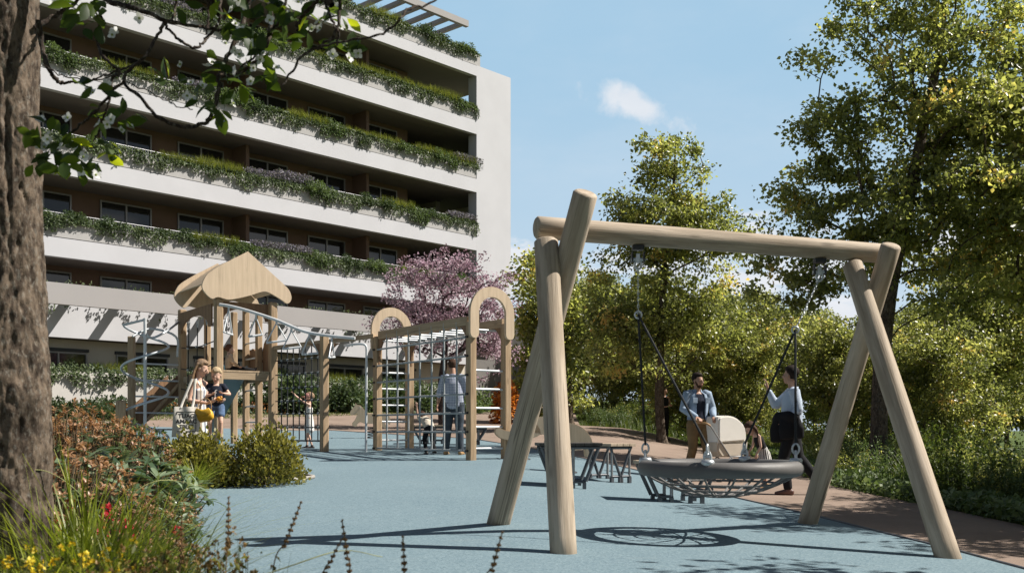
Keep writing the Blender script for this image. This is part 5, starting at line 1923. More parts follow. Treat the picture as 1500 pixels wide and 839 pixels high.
def stems_mb(C, r=.006):
    mb = MB()
    for c in C:
        c = Vector(c)
        mb.tube(spline([Vector((c.x * .12, c.y * .12, 0)), Vector((c.x * .6, c.y * .6, c.z * .55)), c], 5), [r, r * .9, r * .8, r * .7, r * .5], 4, caps=False)
    return mb


stem_m = surface('plant_stem', (.10, .075, .04), .8, .3, 20)
pier_m = leaf_mat('pieris_leaf', [(0, (.022, .040, .014)), (.3, (.055, .085, .028)), (.58, (.11, .15, .05)), (.66, (.20, .135, .055)), (.82, (.30, .165, .08)), (1, (.46, .28, .17))], .28, rough=.38, spec=.5, tcol=(1.5, 1.3, .9))
PIER = []
for sd, h, w_, k in ((1, .95, .52, 330), (2, .8, .6, 330), (3, .65, .5, 260)):
    V, F, q, C = whorls(sd, h, w_, k, 13, .046, .20, .60)
    sm = stems_mb(C).mesh('stems'); sm.materials.append(stem_m)
    PIER.append((raw_mesh('pieris_leaves', V, F, q, pier_m, True), sm))
PT = ('beside the rough trunk', 'towards the spiral climber', 'among green rosettes', 'at the rubber edge')
pcn = {}
for i, (px, d, k, s, where) in enumerate(sorted(((95, 7.6, 0, 1.08, 0), (140, 8.2, 0, 1.1, 1), (190, 8.6, 0, .98, 1), (222, 8.8, 2, .95, 1), (110, 6.2, 1, .9, 0), (205, 7.4, 1, .72, 3), (175, 6.0, 2, .78, 2), (222, 6.5, 2, .72, 3), (213, 5.6, 2, .62, 3), (75, 5.6, 1, .95, 0), (180, 5.0, 2, .65, 2), (130, 9.6, 1, 1.15, 1), (60, 8.6, 1, 1.2, 0), (20, 8.0, 1, 1.2, 0)), key=lambda q: q[1])):
    x = (px - 750) / FOC * d
    o = empty('pieris_shrub', (x, d, bed_z(x, d) - .02), nth(pcn.setdefault(where, [0]).__getitem__(0)) + ' copper leaved shrub from the lens ' + PT[where], 'shrub', 'copper leaved shrubs in the bed', gb.uniform(0, 6.28))
    pcn[where][0] += 1
    o.scale = (s * .95, s * .95, s)
    link('foliage', PIER[k][0], o)
    link('stems', PIER[k][1], o)
# green rosettes: tall leafy hellebore-like plants
hel_m = leaf_mat('rosette_leaf', [(0, (.025, .048, .022)), (.4, (.06, .10, .045)), (.7, (.13, .18, .095)), (1, (.26, .32, .21))], .2, rough=.35, spec=.5)
HEL = []
for sd in (21, 22):
    V, F, q, C = whorls(sd, .62, .42, 26, 9, .16, .13, .45)
    sm = stems_mb(C, .007).mesh('stems'); sm.materials.append(stem_m)
    HEL.append((raw_mesh('rosette_leaves', V, F, q, hel_m, True), sm))
for i, (px, d, s, lab) in enumerate(((150, 6.4, 1.1, 'grey green rosette plant with long pale leaves, in the thick of the copper shrubs'), (205, 7.3, 1.05, 'grey green rosette plant leaning over the copper shrubs'), (235, 7.6, .95, 'grey green rosette plant at the edge of the blue rubber'), (175, 7.6, 1.25, 'tallest rosette plant rising above the copper shrubs'), (240, 6.6, .62, 'small rosette plant touching the blue rubber'))):
    x = (px - 750) / FOC * d
    o = empty('rosette_plant', (x, d, bed_z(x, d)), lab, 'plant', 'rosette plants in the bed', gb.uniform(0, 6.28))
    o.scale = (s, s, s)
    link('foliage', HEL[i % 2][0], o)
    link('stems', HEL[i % 2][1], o)
# geranium with red flower heads
ger_m = leaf_mat('geranium_leaf', [(0, (.03, .055, .015)), (.6, (.08, .12, .03)), (1, (.15, .2, .05))], .3)
redp_m = leaf_mat('red_petal', [(0, (.30, .012, .025)), (.6, (.50, .03, .05)), (1, (.66, .10, .11))], .25, tcol=(1.4, .8, .8))
for i, (px, d, s, lab) in enumerate(((150, 4.9, .85, 'red flowering plant in front of the copper shrubs'), (188, 5.4, .8, 'red flowering plant nearer the blue rubber, its heads in a row'), (85, 5.1, .9, 'red flowering plant tucked against the tree trunk'))):
    x = (px - 750) / FOC * d
    o = empty('red_flower_plant', (x, d, bed_z(x, d)), lab, 'flowering plant', 'red flowering plants', gb.uniform(0, 6.28))
    V, F, r = clump(.5, .5, .42, 500, 80 + i, .055)
    link('foliage', raw_mesh('foliage', V * s, F, r, ger_m), o)
    gq = np.random.default_rng(90 + i)
    for k in range(7):
        c = np.array([gq.normal(0, .17), gq.normal(0, .14), .40 + .12 * gq.random()]) * s
        m = 26
        d_ = rand_dirs(gq, m, .4)
        L = gq.uniform(.014, .024, m)
        V, F, r = leaves(c + d_ * .016, d_, rand_dirs(gq, m, .3), L, L * .45, gq.random(m))
        link('flower_head', raw_mesh('flower_head', V, F, r, redp_m), o)
# clipped yellow-green shrubs at the bed's tip
euo_m = leaf_mat('golden_leaf', [(0, (.05, .052, .014)), (.4, (.15, .142, .030)), (.75, (.27, .24, .05)), (1, (.38, .33, .08))], .3, rough=.4, spec=.45)
def ball_shrub(seed, rx, h, n, leaf):
    g = np.random.default_rng(seed)
    d = rand_dirs(g, n, .15)
    d[:, 2] = np.abs(d[:, 2])
    az = np.arctan2(d[:, 1], d[:, 0])
    lump = 1 + .09 * np.sin(az * 5 + seed) * np.cos(d[:, 2] * 6) + .07 * np.sin(az * 11 + d[:, 2] * 9) + g.normal(0, .085, n)
    rad = (1 - .55 * g.random(n) ** 2.4) * lump
    P = np.stack([d[:, 0] * rx * rad, d[:, 1] * rx * rad, d[:, 2] ** .8 * h * rad], 1)
    D = d + rand_dirs(g, n) * .7 + np.array([0, 0, .5])
    L = leaf * g.uniform(.6, 1.25, n)
    return leaves(P, D, d + rand_dirs(g, n) * .6, L, L * .38, .25 + .5 * (rad - .5) + g.normal(0, .2, n))
for px, d, rx, h, lab in ((290, 13.1, .44, .64, 'rounded golden shrub at the tip of the bed, beside the grass tuft'), (389, 13.4, .46, .70, 'rounded golden shrub at the tip of the bed, by the blue rubber')):
    p = floor_at(px, d)
    o = empty('golden_shrub', p, lab, 'shrub', 'golden shrubs at the tip of the bed')
    link('foliage', raw_mesh('foliage', *ball_shrub(int(px), rx, h, 4200, .055), euo_m), o)
    gq = np.random.default_rng(int(px))
    C = np.stack([gq.normal(0, rx * .4, 24), gq.normal(0, rx * .4, 24), gq.uniform(.3, .85, 24) * h], 1)
    link('stems', stems_mb(C, .008).mesh('stems'), o, stem_m)
# grasses
yg_m = leaf_mat('golden_grass', [(0, (.08, .11, .012)), (.5, (.20, .24, .025)), (.85, (.33, .36, .05)), (1, (.45, .42, .14))], .42, rough=.4, spec=.4)
def tuft(seed, n, L, spread, bend, wd, segs=6):
    g = np.random.default_rng(seed)
    a = g.uniform(0, 6.28, n)
    r = spread * g.random(n) ** .7
    P = np.stack([np.cos(a) * r, np.sin(a) * r, np.zeros(n)], 1)
    return blades(P, a + g.normal(0, .5, n), L * g.uniform(.55, 1.2, n), wd * g.uniform(.6, 1.2, n), np.clip(g.normal(bend, .22, n), .1, 1.25), g.normal(.5, .22, n), segs)
for i, (px, d, L, n, lab) in enumerate(((130, 4.0, .82, 330, 'arching golden grass clump before the red flowers'), (185, 4.2, .70, 280, 'arching golden grass clump nearest the blue rubber'), (95, 3.5, .66, 260, 'arching golden grass clump at the foot of the trunk'), (285, 12.4, .46, 260, 'golden grass tuft beside the rounded shrubs'), (150, 3.2, .56, 240, 'low golden grass clump close to the lens'), (60, 3.1, .56, 240, 'golden grass clump among the yellow flowers by the trunk'), (200, 3.3, .62, 240, 'loose golden grass clump between yellow and brown perennials'), (110, 2.8, .46, 180, 'sparse golden grass at the picture\'s lower corner'))):
    x = (px - 750) / FOC * d
    o = link('golden_grass', raw_mesh('golden_grass', *tuft(100 + i, n, L, .13, .62, .0052), yg_m, True))
    o.location = (x, d, bed_z(x, d) - .02)
    tag(o, lab, 'ornamental grass', 'golden grass clumps')
# long pale blades that arch right across
for i, (pts, d, lab) in enumerate(((((10, 697), (60, 688), (105, 712), (150, 760)), 3.9, 'single pale blade bowed low across the trunk'), (((165, 800), (190, 730), (235, 703), (300, 712)), 4.1, 'single pale blade arching over the copper shrubs'), (((330, 860), (420, 830), (500, 806), (560, 815)), 2.4, 'single thin pale blade bowing over the blue rubber'))):
    pw = [at(a, b, d + .05 * k) for k, (a, b) in enumerate(pts)]
    cur = spline(pw, 16)
    o = MB().tube(cur, [.0032 * (1 - .75 * abs(k / 15 - .35)) for k in range(16)], 5, squash=(1.5, .5)).build('pale_grass', surface('pale_blade', (.42, .43, .17), .6, .15), None, tuple(cur[0]))
    tag(o, lab, 'grass blade')
# yellow flowering perennials and brown seed heads close to the lens
yel_m = leaf_mat('yellow_petal', [(0, (.45, .30, .01)), (.5, (.62, .46, .015)), (1, (.75, .62, .06))], .3, tcol=(1.2, 1.1, .5))
per_m = leaf_mat('perennial_leaf', [(0, (.035, .042, .012)), (.5, (.105, .115, .026)), (1, (.22, .21, .05))], .3)
seed_m = leaf_mat('seed_head', [(0, (.05, .03, .012)), (.5, (.16, .095, .03)), (1, (.30, .19, .06))], .15)
def perennial(seed, k, h, w_, heads, hs):
    g = np.random.default_rng(seed)
    a = g.uniform(0, 6.28, k); r = w_ * g.random(k) ** .6
    x, y = np.cos(a) * r, np.sin(a) * r
    hh = h * g.uniform(.6, 1.05, k)
    st = blades(np.stack([x * .4, y * .4, np.zeros(k)], 1), a, hh, np.full(k, .003), r / hh * .6, np.full(k, .3), 3)
    n = k * 16
    i = g.integers(0, k, n); t = g.random(n)
    P = np.stack([x[i] * (.4 + .6 * t), y[i] * (.4 + .6 * t), t * hh[i] * .95], 1) + g.normal(0, .01, (n, 3))
    L = g.uniform(.010, .026, n)
    lv = leaves(P, rand_dirs(g, n, .4), rand_dirs(g, n, .6), L, L * .24, g.random(n))
    m = int(k * heads * .7)
    i = g.integers(0, k, m)
    base = np.stack([x[i], y[i], hh[i] * .9], 1) + g.normal(0, .018, (m, 3))
    q = 9
    bi = np.repeat(np.arange(m), q)
    d = rand_dirs(g, m * q, .5)
    Lh = hs * g.uniform(.6, 1.2, m * q)
    hd = leaves(base[bi] + d * hs * .3, d, rand_dirs(g, m * q, .4), Lh, Lh * .42, g.random(m * q))
    s4 = st[1]
    tri = np.concatenate([s4[:, [0, 1, 2]], s4[:, [0, 2, 3]]])
    fol = (np.concatenate([st[0], lv[0]]), np.concatenate([tri, lv[1] + len(st[0])]), np.concatenate([st[2], st[2], lv[2]]))
    return fol, hd
for i, (px, d, h, w_, k, kind, lab) in enumerate(((20, 2.9, .50, .2, 60, 'y', 'yellow flowering perennial under the tree trunk'), (75, 2.7, .44, .2, 60, 'y', 'yellow flowering perennial between trunk and golden grass'), (135, 2.75, .40, .17, 50, 'y', 'yellow flowering perennial in front of the golden grass'), (-40, 3.2, .62, .22, 60, 'y', 'tall yellow flowering perennial cut by the picture edge'),
                                              (235, 2.6, .40, .17, 46, 'b', 'brown headed perennial next to the yellow flowers'), (300, 2.5, .42, .17, 46, 'b', 'brown headed perennial between the first two seed spikes'), (362, 2.5, .36, .15, 40, 'b', 'brown headed perennial under the bent seed spike'), (190, 2.6, .42, .16, 44, 'b', 'brown headed perennial under the arching grass'))):
    x = (px - 750) / FOC * d
    o = empty('perennial', (x, d, bed_z(x, d)), lab, 'flowering plant', 'perennials close to the lens')
    # brought up to the height the eye sees at this distance
    s = (EYE + (HZ - (785 if kind == 'y' else 792)) / FOC * d - o.location.z) / h * (1.0 if i != 3 else 1.12)
    fol, hd = perennial(140 + i, k, h, w_, 1 if kind == 'y' else 2, .011 if kind == 'y' else .009)
    fol[0][:, 2] *= s; hd[0][:, 2] *= s
    link('foliage', raw_mesh('foliage', *fol, per_m), o)
    link('blossom' if kind == 'y' else 'dry_blossom', raw_mesh('blossom', *hd, yel_m if kind == 'y' else seed_m), o)
# seed spikes
spike_m = surface('dry_spike', (.13, .085, .035), .8, .3, 40)
for i, (pts, d, lab) in enumerate(((((330, 850), (334, 790), (335, 728)), 2.5, 'upright dry seed spike over the brown perennials'), (((398, 850), (420, 790), (441, 735)), 2.5, 'dry seed spike bent towards the swing'), (((512, 860), (508, 810), (501, 762)), 2.3, 'dry seed spike by the tip of the swing shadow'), (((590, 870), (592, 830), (590, 785)), 2.2, 'short dry seed spike in line with the slanting leg'),
                                 (((708, 880), (722, 830), (736, 778)), 2.2, 'dry seed spike below the swing leg'), (((262, 850), (266, 800), (266, 756)), 2.6, 'thin dry seed spike at the edge of the shrubs'), (((470, 870), (485, 820), (500, 790)), 2.4, 'slender bent dry spike beside the taller one'))):
    pw = [at(a, b, d) for a, b in pts]
    gp = Vector((pw[0].x - .02, d, bed_z(pw[0].x, d) if pw[0].x < bed_right(d) else gz(pw[0].x, d)))
    cur = spline([gp] + pw, 40)
    o = empty('seed_spike', gp, lab, 'dried flower', 'dry seed spikes')
    mb = MB().tube([p - gp for p in cur], [.0016] * 40, 5)
    link('stalk', mb.mesh('stalk'), o, spike_m)
    mb = MB()
    sd = random.Random(i)
    L = 0.13
    acc = 0.0
    tip = cur[-1]
    for p in reversed(cur):
        dist = (tip - p).length
        if dist > L:
            break
    steps = 9
    for k in range(steps):
        t = k / steps
        q = tip.lerp(pw[1], t * L / max(.01, (tip - pw[1]).length)) - gp
        rr = .0028 + .0032 * min(1, t * 2.2) * (1 - .3 * t)
        for j in range(5):
            a = j * 1.257 + k
            mb.ball(q + Vector((math.cos(a) * rr * .8, math.sin(a) * rr * .8, sd.uniform(-.002, .002))), (rr * .55, rr * .55, rr * .75), 6)
    link('seed_head', mb.mesh('seed_head'), o, surface('seed_brown', (.15, .085, .03), .85, .35, 60))
# low green filler over the soil of the bed
g = np.random.default_rng(55)
n = 16000
y = 4.2 + 12.0 * g.random(n) ** 1.0
br = np.array([bed_right(v) for v in y])
x = br - .05 - g.random(n) ** 1.2 * np.minimum(6.0, 3 + y * .4)
z = np.array([bed_z(a, b) for a, b in zip(x, y)]) + .10 * g.random(n)
L = g.uniform(.03, .07, n)
me = raw_mesh('bed_cover', *leaves(np.stack([x, y, z], 1), rand_dirs(g, n, .5), rand_dirs(g, n, 1), L, L * .36, g.normal(.4, .25, n)), per_m)
tag(link('bed_cover', me), 'low green leaves covering the soil of the planting bed', 'ground cover', kind='stuff')
# green hedge behind the copper shrubs
for i, (px, d) in enumerate(((30, 12.2), (60, 12.0), (95, 12.5), (140, 13.0), (185, 14.2))):
    x = (px - 750) / FOC * d
    o = link('green_bush', PROTO['pale'][i % 2])
    o.location = (x, d, bed_z(x, d))
    o.scale = (.75, 1.0, 1.05 + .15 * (i % 2))
    tag(o, nth(i) + ' fresh green bush from the trunk, behind the copper shrubs', 'bush', 'green bushes at the back of the bed')

# ------------------------------------------------------------------ people
def soft(mb, name, voxel, mat, parent, smooth=2):
    """Fuse overlapping shapes into one continuous skin (parent's local coordinates)."""
    tmp = bpy.data.objects.new('tmp', mb.mesh('tmp'))
    COL.objects.link(tmp)
    m = tmp.modifiers.new('r', 'REMESH')
    m.mode = 'VOXEL'
    m.voxel_size = voxel
    m.use_smooth_shade = True
    s = tmp.modifiers.new('s', 'SMOOTH')
    s.factor = 0.5
    s.iterations = smooth
    dg = bpy.context.evaluated_depsgraph_get()
    dg.update()
    me = bpy.data.meshes.new_from_object(tmp.evaluated_get(dg))
    old = tmp.data
    bpy.data.objects.remove(tmp)
    bpy.data.meshes.remove(old)
    me.materials.clear()
    me.polygons.foreach_set('use_smooth', [True] * len(me.polygons))
    me.name = name
    return link(name, me, parent, mat)


def oval(mb, pts, rx, ry, xdir=(1, 0, 0), seg=14, ends=True):
    """A limb or trunk with oval sections; rx along xdir, ry across it. Rounded ends."""
    pts = [Vector(p) for p in pts]
    n = len(pts)
    rx = list(rx) if hasattr(rx, '__len__') else [rx] * n
    ry = list(ry) if hasattr(ry, '__len__') else ([ry] * n if ry is not None else rx)
    if ends:
        t0, t1 = (pts[1] - pts[0]).normalized(), (pts[-1] - pts[-2]).normalized()
        a, b = min(rx[0], ry[0]), min(rx[-1], ry[-1])
        pts = [pts[0] - t0 * a * .6, pts[0] - t0 * a * .35] + pts + [pts[-1] + t1 * b * .35, pts[-1] + t1 * b * .6]
        rx = [rx[0] * .4, rx[0] * .8] + rx + [rx[-1] * .8, rx[-1] * .4]
        ry = [ry[0] * .4, ry[0] * .8] + ry + [ry[-1] * .8, ry[-1] * .4]
        n += 4
    xd = Vector(xdir)
    vs = []
    for i in range(n):
        t = (pts[min(i + 1, n - 1)] - pts[max(0, i - 1)]).normalized()
        s = xd - t * xd.dot(t)
        if s.length < .1:
            s = t.orthogonal()
        s.normalize()
        b = t.cross(s)
        for k in range(seg):
            a = 2 * math.pi * k / seg
            vs.append(pts[i] + s * (math.cos(a) * rx[i]) + b * (math.sin(a) * ry[i]))
    fs = [(i * seg + k, i * seg + (k + 1) % seg, (i + 1) * seg + (k + 1) % seg, (i + 1) * seg + k) for i in range(n - 1) for k in range(seg)]
    mb.add(vs, fs, True)
    mb.add(vs[:seg], [tuple(range(seg - 1, -1, -1))])
    mb.add(vs[-seg:], [tuple(range(seg))])


def hand(mb, w_, d, nrm, s=1.0, curl=.5, thumb=1):
    """Palm, four unequal fingers and a thumb, from the wrist w_ along d; nrm is the palm's normal, thumb +1/-1 its side."""
    w_, d, nrm = Vector(w_), Vector(d).normalized(), Vector(nrm)
    nrm = (nrm - d * nrm.dot(d)).normalized()
    sd = d.cross(nrm)
    oval(mb, [w_, w_ + d * .045 * s, w_ + d * .088 * s], [.026 * s, .038 * s, .038 * s], [.017 * s, .016 * s, .013 * s], sd)
    for k, ln in enumerate((.070, .078, .073, .058)):
        b = w_ + d * .086 * s + sd * ((k - 1.5) * -.0205 * s * thumb)
        m = b + (d * math.cos(curl * .7) + nrm * math.sin(curl * .7)) * ln * .5 * s
        e = m + (d * math.cos(curl * 1.7) + nrm * math.sin(curl * 1.7)) * ln * .5 * s
        oval(mb, [b - d * .02 * s, b, m, e], [.0095 * s, .0095 * s, .0088 * s, .0075 * s], None, sd, 8)
    b = w_ + d * .025 * s + sd * (.028 * s * thumb)
    m = b + (d * .6 + sd * .75 * thumb + nrm * .3).normalized() * .04 * s
    e = m + (d * .9 + sd * .2 * thumb + nrm * .45).normalized() * .034 * s
    oval(mb, [b - d * .012 * s, b, m, e], [.013 * s, .013 * s, .0105 * s, .0085 * s], None, sd, 8)


SKIN = surface('skin', (.50, .30, .215), .5, .07, 14, .05, 200, spec=.4)
SKIN_TAN = surface('tan_skin', (.38, .215, .145), .5, .07, 14, .05, 200, spec=.4)
SKIN_FAIR = surface('fair_skin', (.58, .365, .27), .5, .07, 14, .05, 200, spec=.4)
EYE_M = surface('eye', (.03, .022, .018), .25, .1)
LIP_M = surface('lip', (.36, .13, .115), .5, .1)


def cloth(name, col, var=.12, scale=9, bump=.35, rough=.85, **k):
    return surface(name, col, rough, var, scale, bump, 120.0, spec=.2, **k)


def stripes(name, a, b, freq, axis=2, width=.5, c=None):
    m = bpy.data.materials.new(name)
    m.use_nodes = True
    t = NT(m.node_tree)
    tc = t.n('ShaderNodeTexCoord').outputs['Object']
    sp = t.n('ShaderNodeSeparateXYZ', {0: tc})
    if axis == 'round':
        v = t.math('MULTIPLY', t.math('ARCTAN2', sp.outputs[1], sp.outputs[0]), freq / 6.2832)
    else:
        v = t.math('MULTIPLY', sp.outputs[axis], freq)
    f = t.math('FRACT', v)
    k = t.math('GREATER_THAN', f, width)
    col = t.mix(k, a, b)
    if c is not None:
        col = t.mix(t.math('GREATER_THAN', t.math('FRACT', t.math('MULTIPLY', v, .5)), .8), col, c)
    nb = t.n('ShaderNodeBump', {'Strength': .35, 'Distance': .02, 'Height': noise(t, tc, 9.0, 4.0)}).outputs[0]
    p = t.n('ShaderNodeBsdfPrincipled', {'Base Color': col, 'Roughness': .85, 'Specular IOR Level': .2, 'Normal': nb})
    t.n('ShaderNodeOutputMaterial', {'Surface': p.outputs[0]})
    return m


def checks(name, a, b, freq):
    m = bpy.data.materials.new(name)
    m.use_nodes = True
    t = NT(m.node_tree)
    tc = t.n('ShaderNodeTexCoord').outputs['Object']
    sp = t.n('ShaderNodeSeparateXYZ', {0: tc})
    k1 = t.math('GREATER_THAN', t.math('FRACT', t.math('MULTIPLY', sp.outputs[0], freq)), .62)
    k2 = t.math('GREATER_THAN', t.math('FRACT', t.math('MULTIPLY', sp.outputs[2], freq)), .62)
    col = t.mix(t.math('MULTIPLY', t.math('ADD', k1, k2), .5), a, b)
    nb = t.n('ShaderNodeBump', {'Strength': .4, 'Distance': .02, 'Height': noise(t, tc, 8.0, 4.0)}).outputs[0]
    p = t.n('ShaderNodeBsdfPrincipled', {'Base Color': col, 'Roughness': .85, 'Specular IOR Level': .2, 'Normal': nb})
    t.n('ShaderNodeOutputMaterial', {'Surface': p.outputs[0]})
    return m


# a standing adult of 1.75 m facing -y; x is the figure's own left
STAND = dict(pelvis=(0, 0, .95), waist=(0, 0, 1.09), chest=(0, 0, 1.29), neck=(0, .015, 1.455), head=(0, -.012, 1.625),
             shL=(.178, .01, 1.405), elL=(.235, .03, 1.13), wrL=(.245, -.03, .885), shR=(-.178, .01, 1.405), elR=(-.235, .03, 1.13), wrR=(-.245, -.03, .885),
             hipL=(.09, 0, .92), knL=(.095, -.015, .50), anL=(.095, .02, .085), hipR=(-.09, 0, .92), knR=(-.095, -.015, .50), anR=(-.095, .02, .085),
             toeL=(.03, -1, 0), toeR=(-.03, -1, 0), hdL=(0, -.15, -1), hdR=(0, -.15, -1), npL=(-1, 0, 0), npR=(1, 0, 0), curl=.5, face=(0, -1, 0), up=(0, 0, 1), tw=0.0)


def person(base, rz, label, H=1.75, pose=None, skin=SKIN, build=1.0, head=1.0, hair=None, hair_kind='short', parts=(), voxel=.0075, slim=1.0, beard=None, group=None):
    """One figure: a continuous body, with hair and clothing as its children. parts: list of (kind, name, material, options)."""
    q = dict(STAND)
    q.update(pose or {})
    J = {k: (Vector(v) if hasattr(v, '__len__') else v) for k, v in q.items()}
    root = empty('person', base, label, 'person', group, rz)
    s = H / 1.75
    root.scale = (s, s, s)
    b = build
    fwd, up = J['face'].normalized(), J['up'].normalized()
    sidev = fwd.cross(up).normalized() * -1.0         # the figure's own left
    up = sidev.cross(fwd) * -1.0
    up = up if up.z > 0 else -up
    hc, hs = J['head'], head
    HM = Matrix((sidev, -fwd, up)).transposed()        # local head axes to body axes
    def hp(x, y, z):
        return hc + HM @ Vector((x, y, z)) * hs
    shx = (J['shL'] - J['shR']).normalized()
    hpx = (J['hipL'] - J['hipR']).normalized()
    mb = MB()
    # trunk and neck
    oval(mb, [J['pelvis'] + Vector((0, 0, -.06)), J['pelvis'], J['waist'], J['chest'], (J['chest'] + J['neck']) / 2 + Vector((0, 0, .02)), J['neck'] + Vector((0, 0, -.02))],
         [.13 * b, .155 * b, .128 * b, .152 * b, .13 * b, .065], [.10 * b, .112 * b, .092 * b, .112 * b, .085 * b, .06], shx if abs(shx.x) > .3 or abs(shx.y) > .3 else (1, 0, 0), 18)
    oval(mb, [J['neck'] + Vector((0, 0, -.03)), (J['neck'] + hp(0, .02, -.06)) / 2, hp(0, .02, -.05)], [.062, .054 * (1 + .1 * (hs - 1)), .056], None)
    # head: skull, face and jaw, nose, ears
    r3 = HM.to_4x4()
    def ball(x, y, z, rx, ry, rz_, seg=14):
        mb.ball((0, 0, 0), (rx * hs, ry * hs, rz_ * hs), seg, Matrix.Translation(hp(x, y, z)) @ r3)
    ball(0, .018, .028, .074, .092, .090)
    ball(0, -.022, -.018, .064, .070, .088)
    ball(0, -.042, -.078, .040, .042, .036)
    ball(.036, -.05, -.02, .026, .028, .024); ball(-.036, -.05, -.02, .026, .028, .024)
    oval(mb, [hp(0, -.088, .020), hp(0, -.104, -.018), hp(0, -.110, -.028)], [.009 * hs, .013 * hs, .014 * hs], None, sidev, 8)
    for e in (1, -1):
        mb.ball((0, 0, 0), (.010 * hs, .020 * hs, .032 * hs), 10, Matrix.Translation(hp(e * .076, .012, -.005)) @ r3)
    # arms
    for e, k in ((1, 'L'), (-1, 'R')):
        sh, el, wr = J['sh' + k], J['el' + k], J['wr' + k]
        oval(mb, [sh + shx * (-.05 * e), sh, sh.lerp(el, .35), el], [.052 * b, .053 * b * slim, .046 * b * slim, .037 * b * slim], None)
        oval(mb, [el, el.lerp(wr, .3), wr], [.038 * b * slim, .040 * b * slim, .025 * slim], None)
        hand(mb, wr, J['hd' + k], J['np' + k], 1.0 * (.94 + .06 * hs), J['curl'], J.get('th' + k, e))
        hi, kn, an = J['hip' + k], J['kn' + k], J['an' + k]
        oval(mb, [hi + Vector((0, 0, .03)), hi.lerp(kn, .3), kn], [.082 * b, .078 * b * slim, .052 * b * slim], None)
        oval(mb, [kn, kn.lerp(an, .3), an], [.052 * b * slim, .053 * b * slim, .034 * slim], None)
        t = J['toe' + k].normalized()
        hl = an - t * .045 + Vector((0, 0, -.045))
        oval(mb, [hl, an + t * .05 + Vector((0, 0, -.045)), an + t * .155 + Vector((0, 0, -.062))], [.031, .038, .038], [.034, .033, .019], t.cross(Vector((0, 0, 1))))
    soft(mb, 'body', voxel, skin, root)
    # eyes and mouth
    for e in (1, -1):
        mb = MB()
        mb.ball((0, 0, 0), (.0105 * hs, .006 * hs, .0065 * hs), 8, Matrix.Translation(hp(e * .030, -.0865, .006)) @ r3)
        mb.ball((0, 0, 0), (.017 * hs, .006 * hs, .0035 * hs), 8, Matrix.Translation(hp(e * .031, -.085, .027)) @ r3)
        link('eye', mb.mesh('eye'), root, EYE_M)
    mb = MB().ball((0, 0, 0), (.021 * hs, .008 * hs, .006 * hs), 8, Matrix.Translation(hp(0, -.0865, -.058)) @ r3)
    link('mouth', mb.mesh('mouth'), root, LIP_M)
    # hair
    if hair is not None:
        mb = MB()
        vs, fs = [], []
        seg, rings = 28, 18
        gx = random.Random(int(base[0] * 100))
        for i in range(rings + 1):
            th = math.pi * i / rings
            for k in range(seg):
                ph = 2 * math.pi * k / seg
                d = Vector((math.sin(th) * math.cos(ph), math.sin(th) * math.sin(ph), math.cos(th)))
                cut = sstep(.15, -.45, d.z) if hair_kind == 'short' else sstep(.0, -.75, d.z)
                face = sstep(.20, .50, -d.y) * sstep(.66, .40, d.z)
                side = sstep(.25, -.1, d.z) * sstep(-.15, .25, -d.y)
                k_ = max(face, side, cut if d.y < .1 else cut * .45)
                r = 1.0 + .035 * gx.random() - .26 * k_
                vs.append(hp(d.x * .091 * r, .020 + d.y * .112 * r, .036 + d.z * .110 * r))
        fs = [(i * seg + k, (i + 1) * seg + k, (i + 1) * seg + (k + 1) % seg, i * seg + (k + 1) % seg) for i in range(rings) for k in range(seg)]
        mb.add(vs, fs, True)
        if hair_kind == 'long':
            for a, ln in ((-.06, .34), (-.03, .38), (0, .40), (.03, .38), (.06, .34), (-.075, .26), (.075, .26)):
                p0 = hp(a, .055 + .02 * (1 - abs(a) * 14), .06)
                p1 = hp(a * 1.25, .095 - abs(a) * .5, -.08)
                p2 = p1 + Vector((a * .2, .012, -ln * .55)) + HM @ Vector((0, .01, 0))
                p3 = p1 + Vector((a * .3, .02, -ln))
                oval(mb, spline([p0, p1, p2, p3], 8), [.030, .034, .034, .032, .030, .027, .022, .014], [.022, .024, .022, .02, .018, .016, .013, .008], sidev)
        if hair_kind == 'bun':
            ball_c = hp(0, .13, .02)
            mb.ball(ball_c, .045, 12)
        soft(mb, 'hair', .008, hair, root, 1)
    if beard is not None:
        mb = MB()
        mb.ball((0, 0, 0), (.048 * hs, .046 * hs, .040 * hs), 12, Matrix.Translation(hp(0, -.040, -.082)) @ r3)
        for e in (1, -1):
            oval(mb, [hp(e * .066, -.005, -.02), hp(e * .056, -.035, -.07)], [.011, .016], None)
        link('beard', mb.mesh('beard'), root, beard)
    for kind, name, mat, o in parts:
        mb = MB()
        ex = o.get('ex', .014)
        if kind == 'top':
            low = o.get('low', .0)
            pl = J['pelvis'] + (J['pelvis'] - J['waist']).normalized() * low
            oval(mb, [pl, J['pelvis'], J['waist'], J['chest'], (J['chest'] + J['neck']) / 2 + Vector((0, 0, .015)), J['neck'] + Vector((0, 0, -.035))],
                 [x * b + ex for x in (.158, .156, .140 + o.get('loose', 0), .158, .13, .055)], [x * b + ex for x in (.118, .115, .105 + o.get('loose', 0), .118, .085, .05)], shx, 20)
            sl = o.get('sleeve', 1.0)
            for e, k in ((1, 'L'), (-1, 'R')):
                sh, el, wr = J['sh' + k], J['el' + k], J['wr' + k]
                if sl <= 0:
                    continue
                oval(mb, [sh + shx * (-.06 * e), sh, sh.lerp(el, .45)], [.060 * b + ex * .6, .060 * b * slim + ex, .052 * b * slim + ex], None)
                if sl > .5:
                    oval(mb, [sh.lerp(el, .4), el], [.052 * b * slim + ex, .044 * b * slim + ex], None)
                    e2 = el.lerp(wr, min(1.0, (sl - .5) * 2) * .96)
                    oval(mb, [el, el.lerp(e2, .4), e2], [.044 * b * slim + ex, .044 * b * slim + ex * .9, .031 * slim + ex * .7], None)
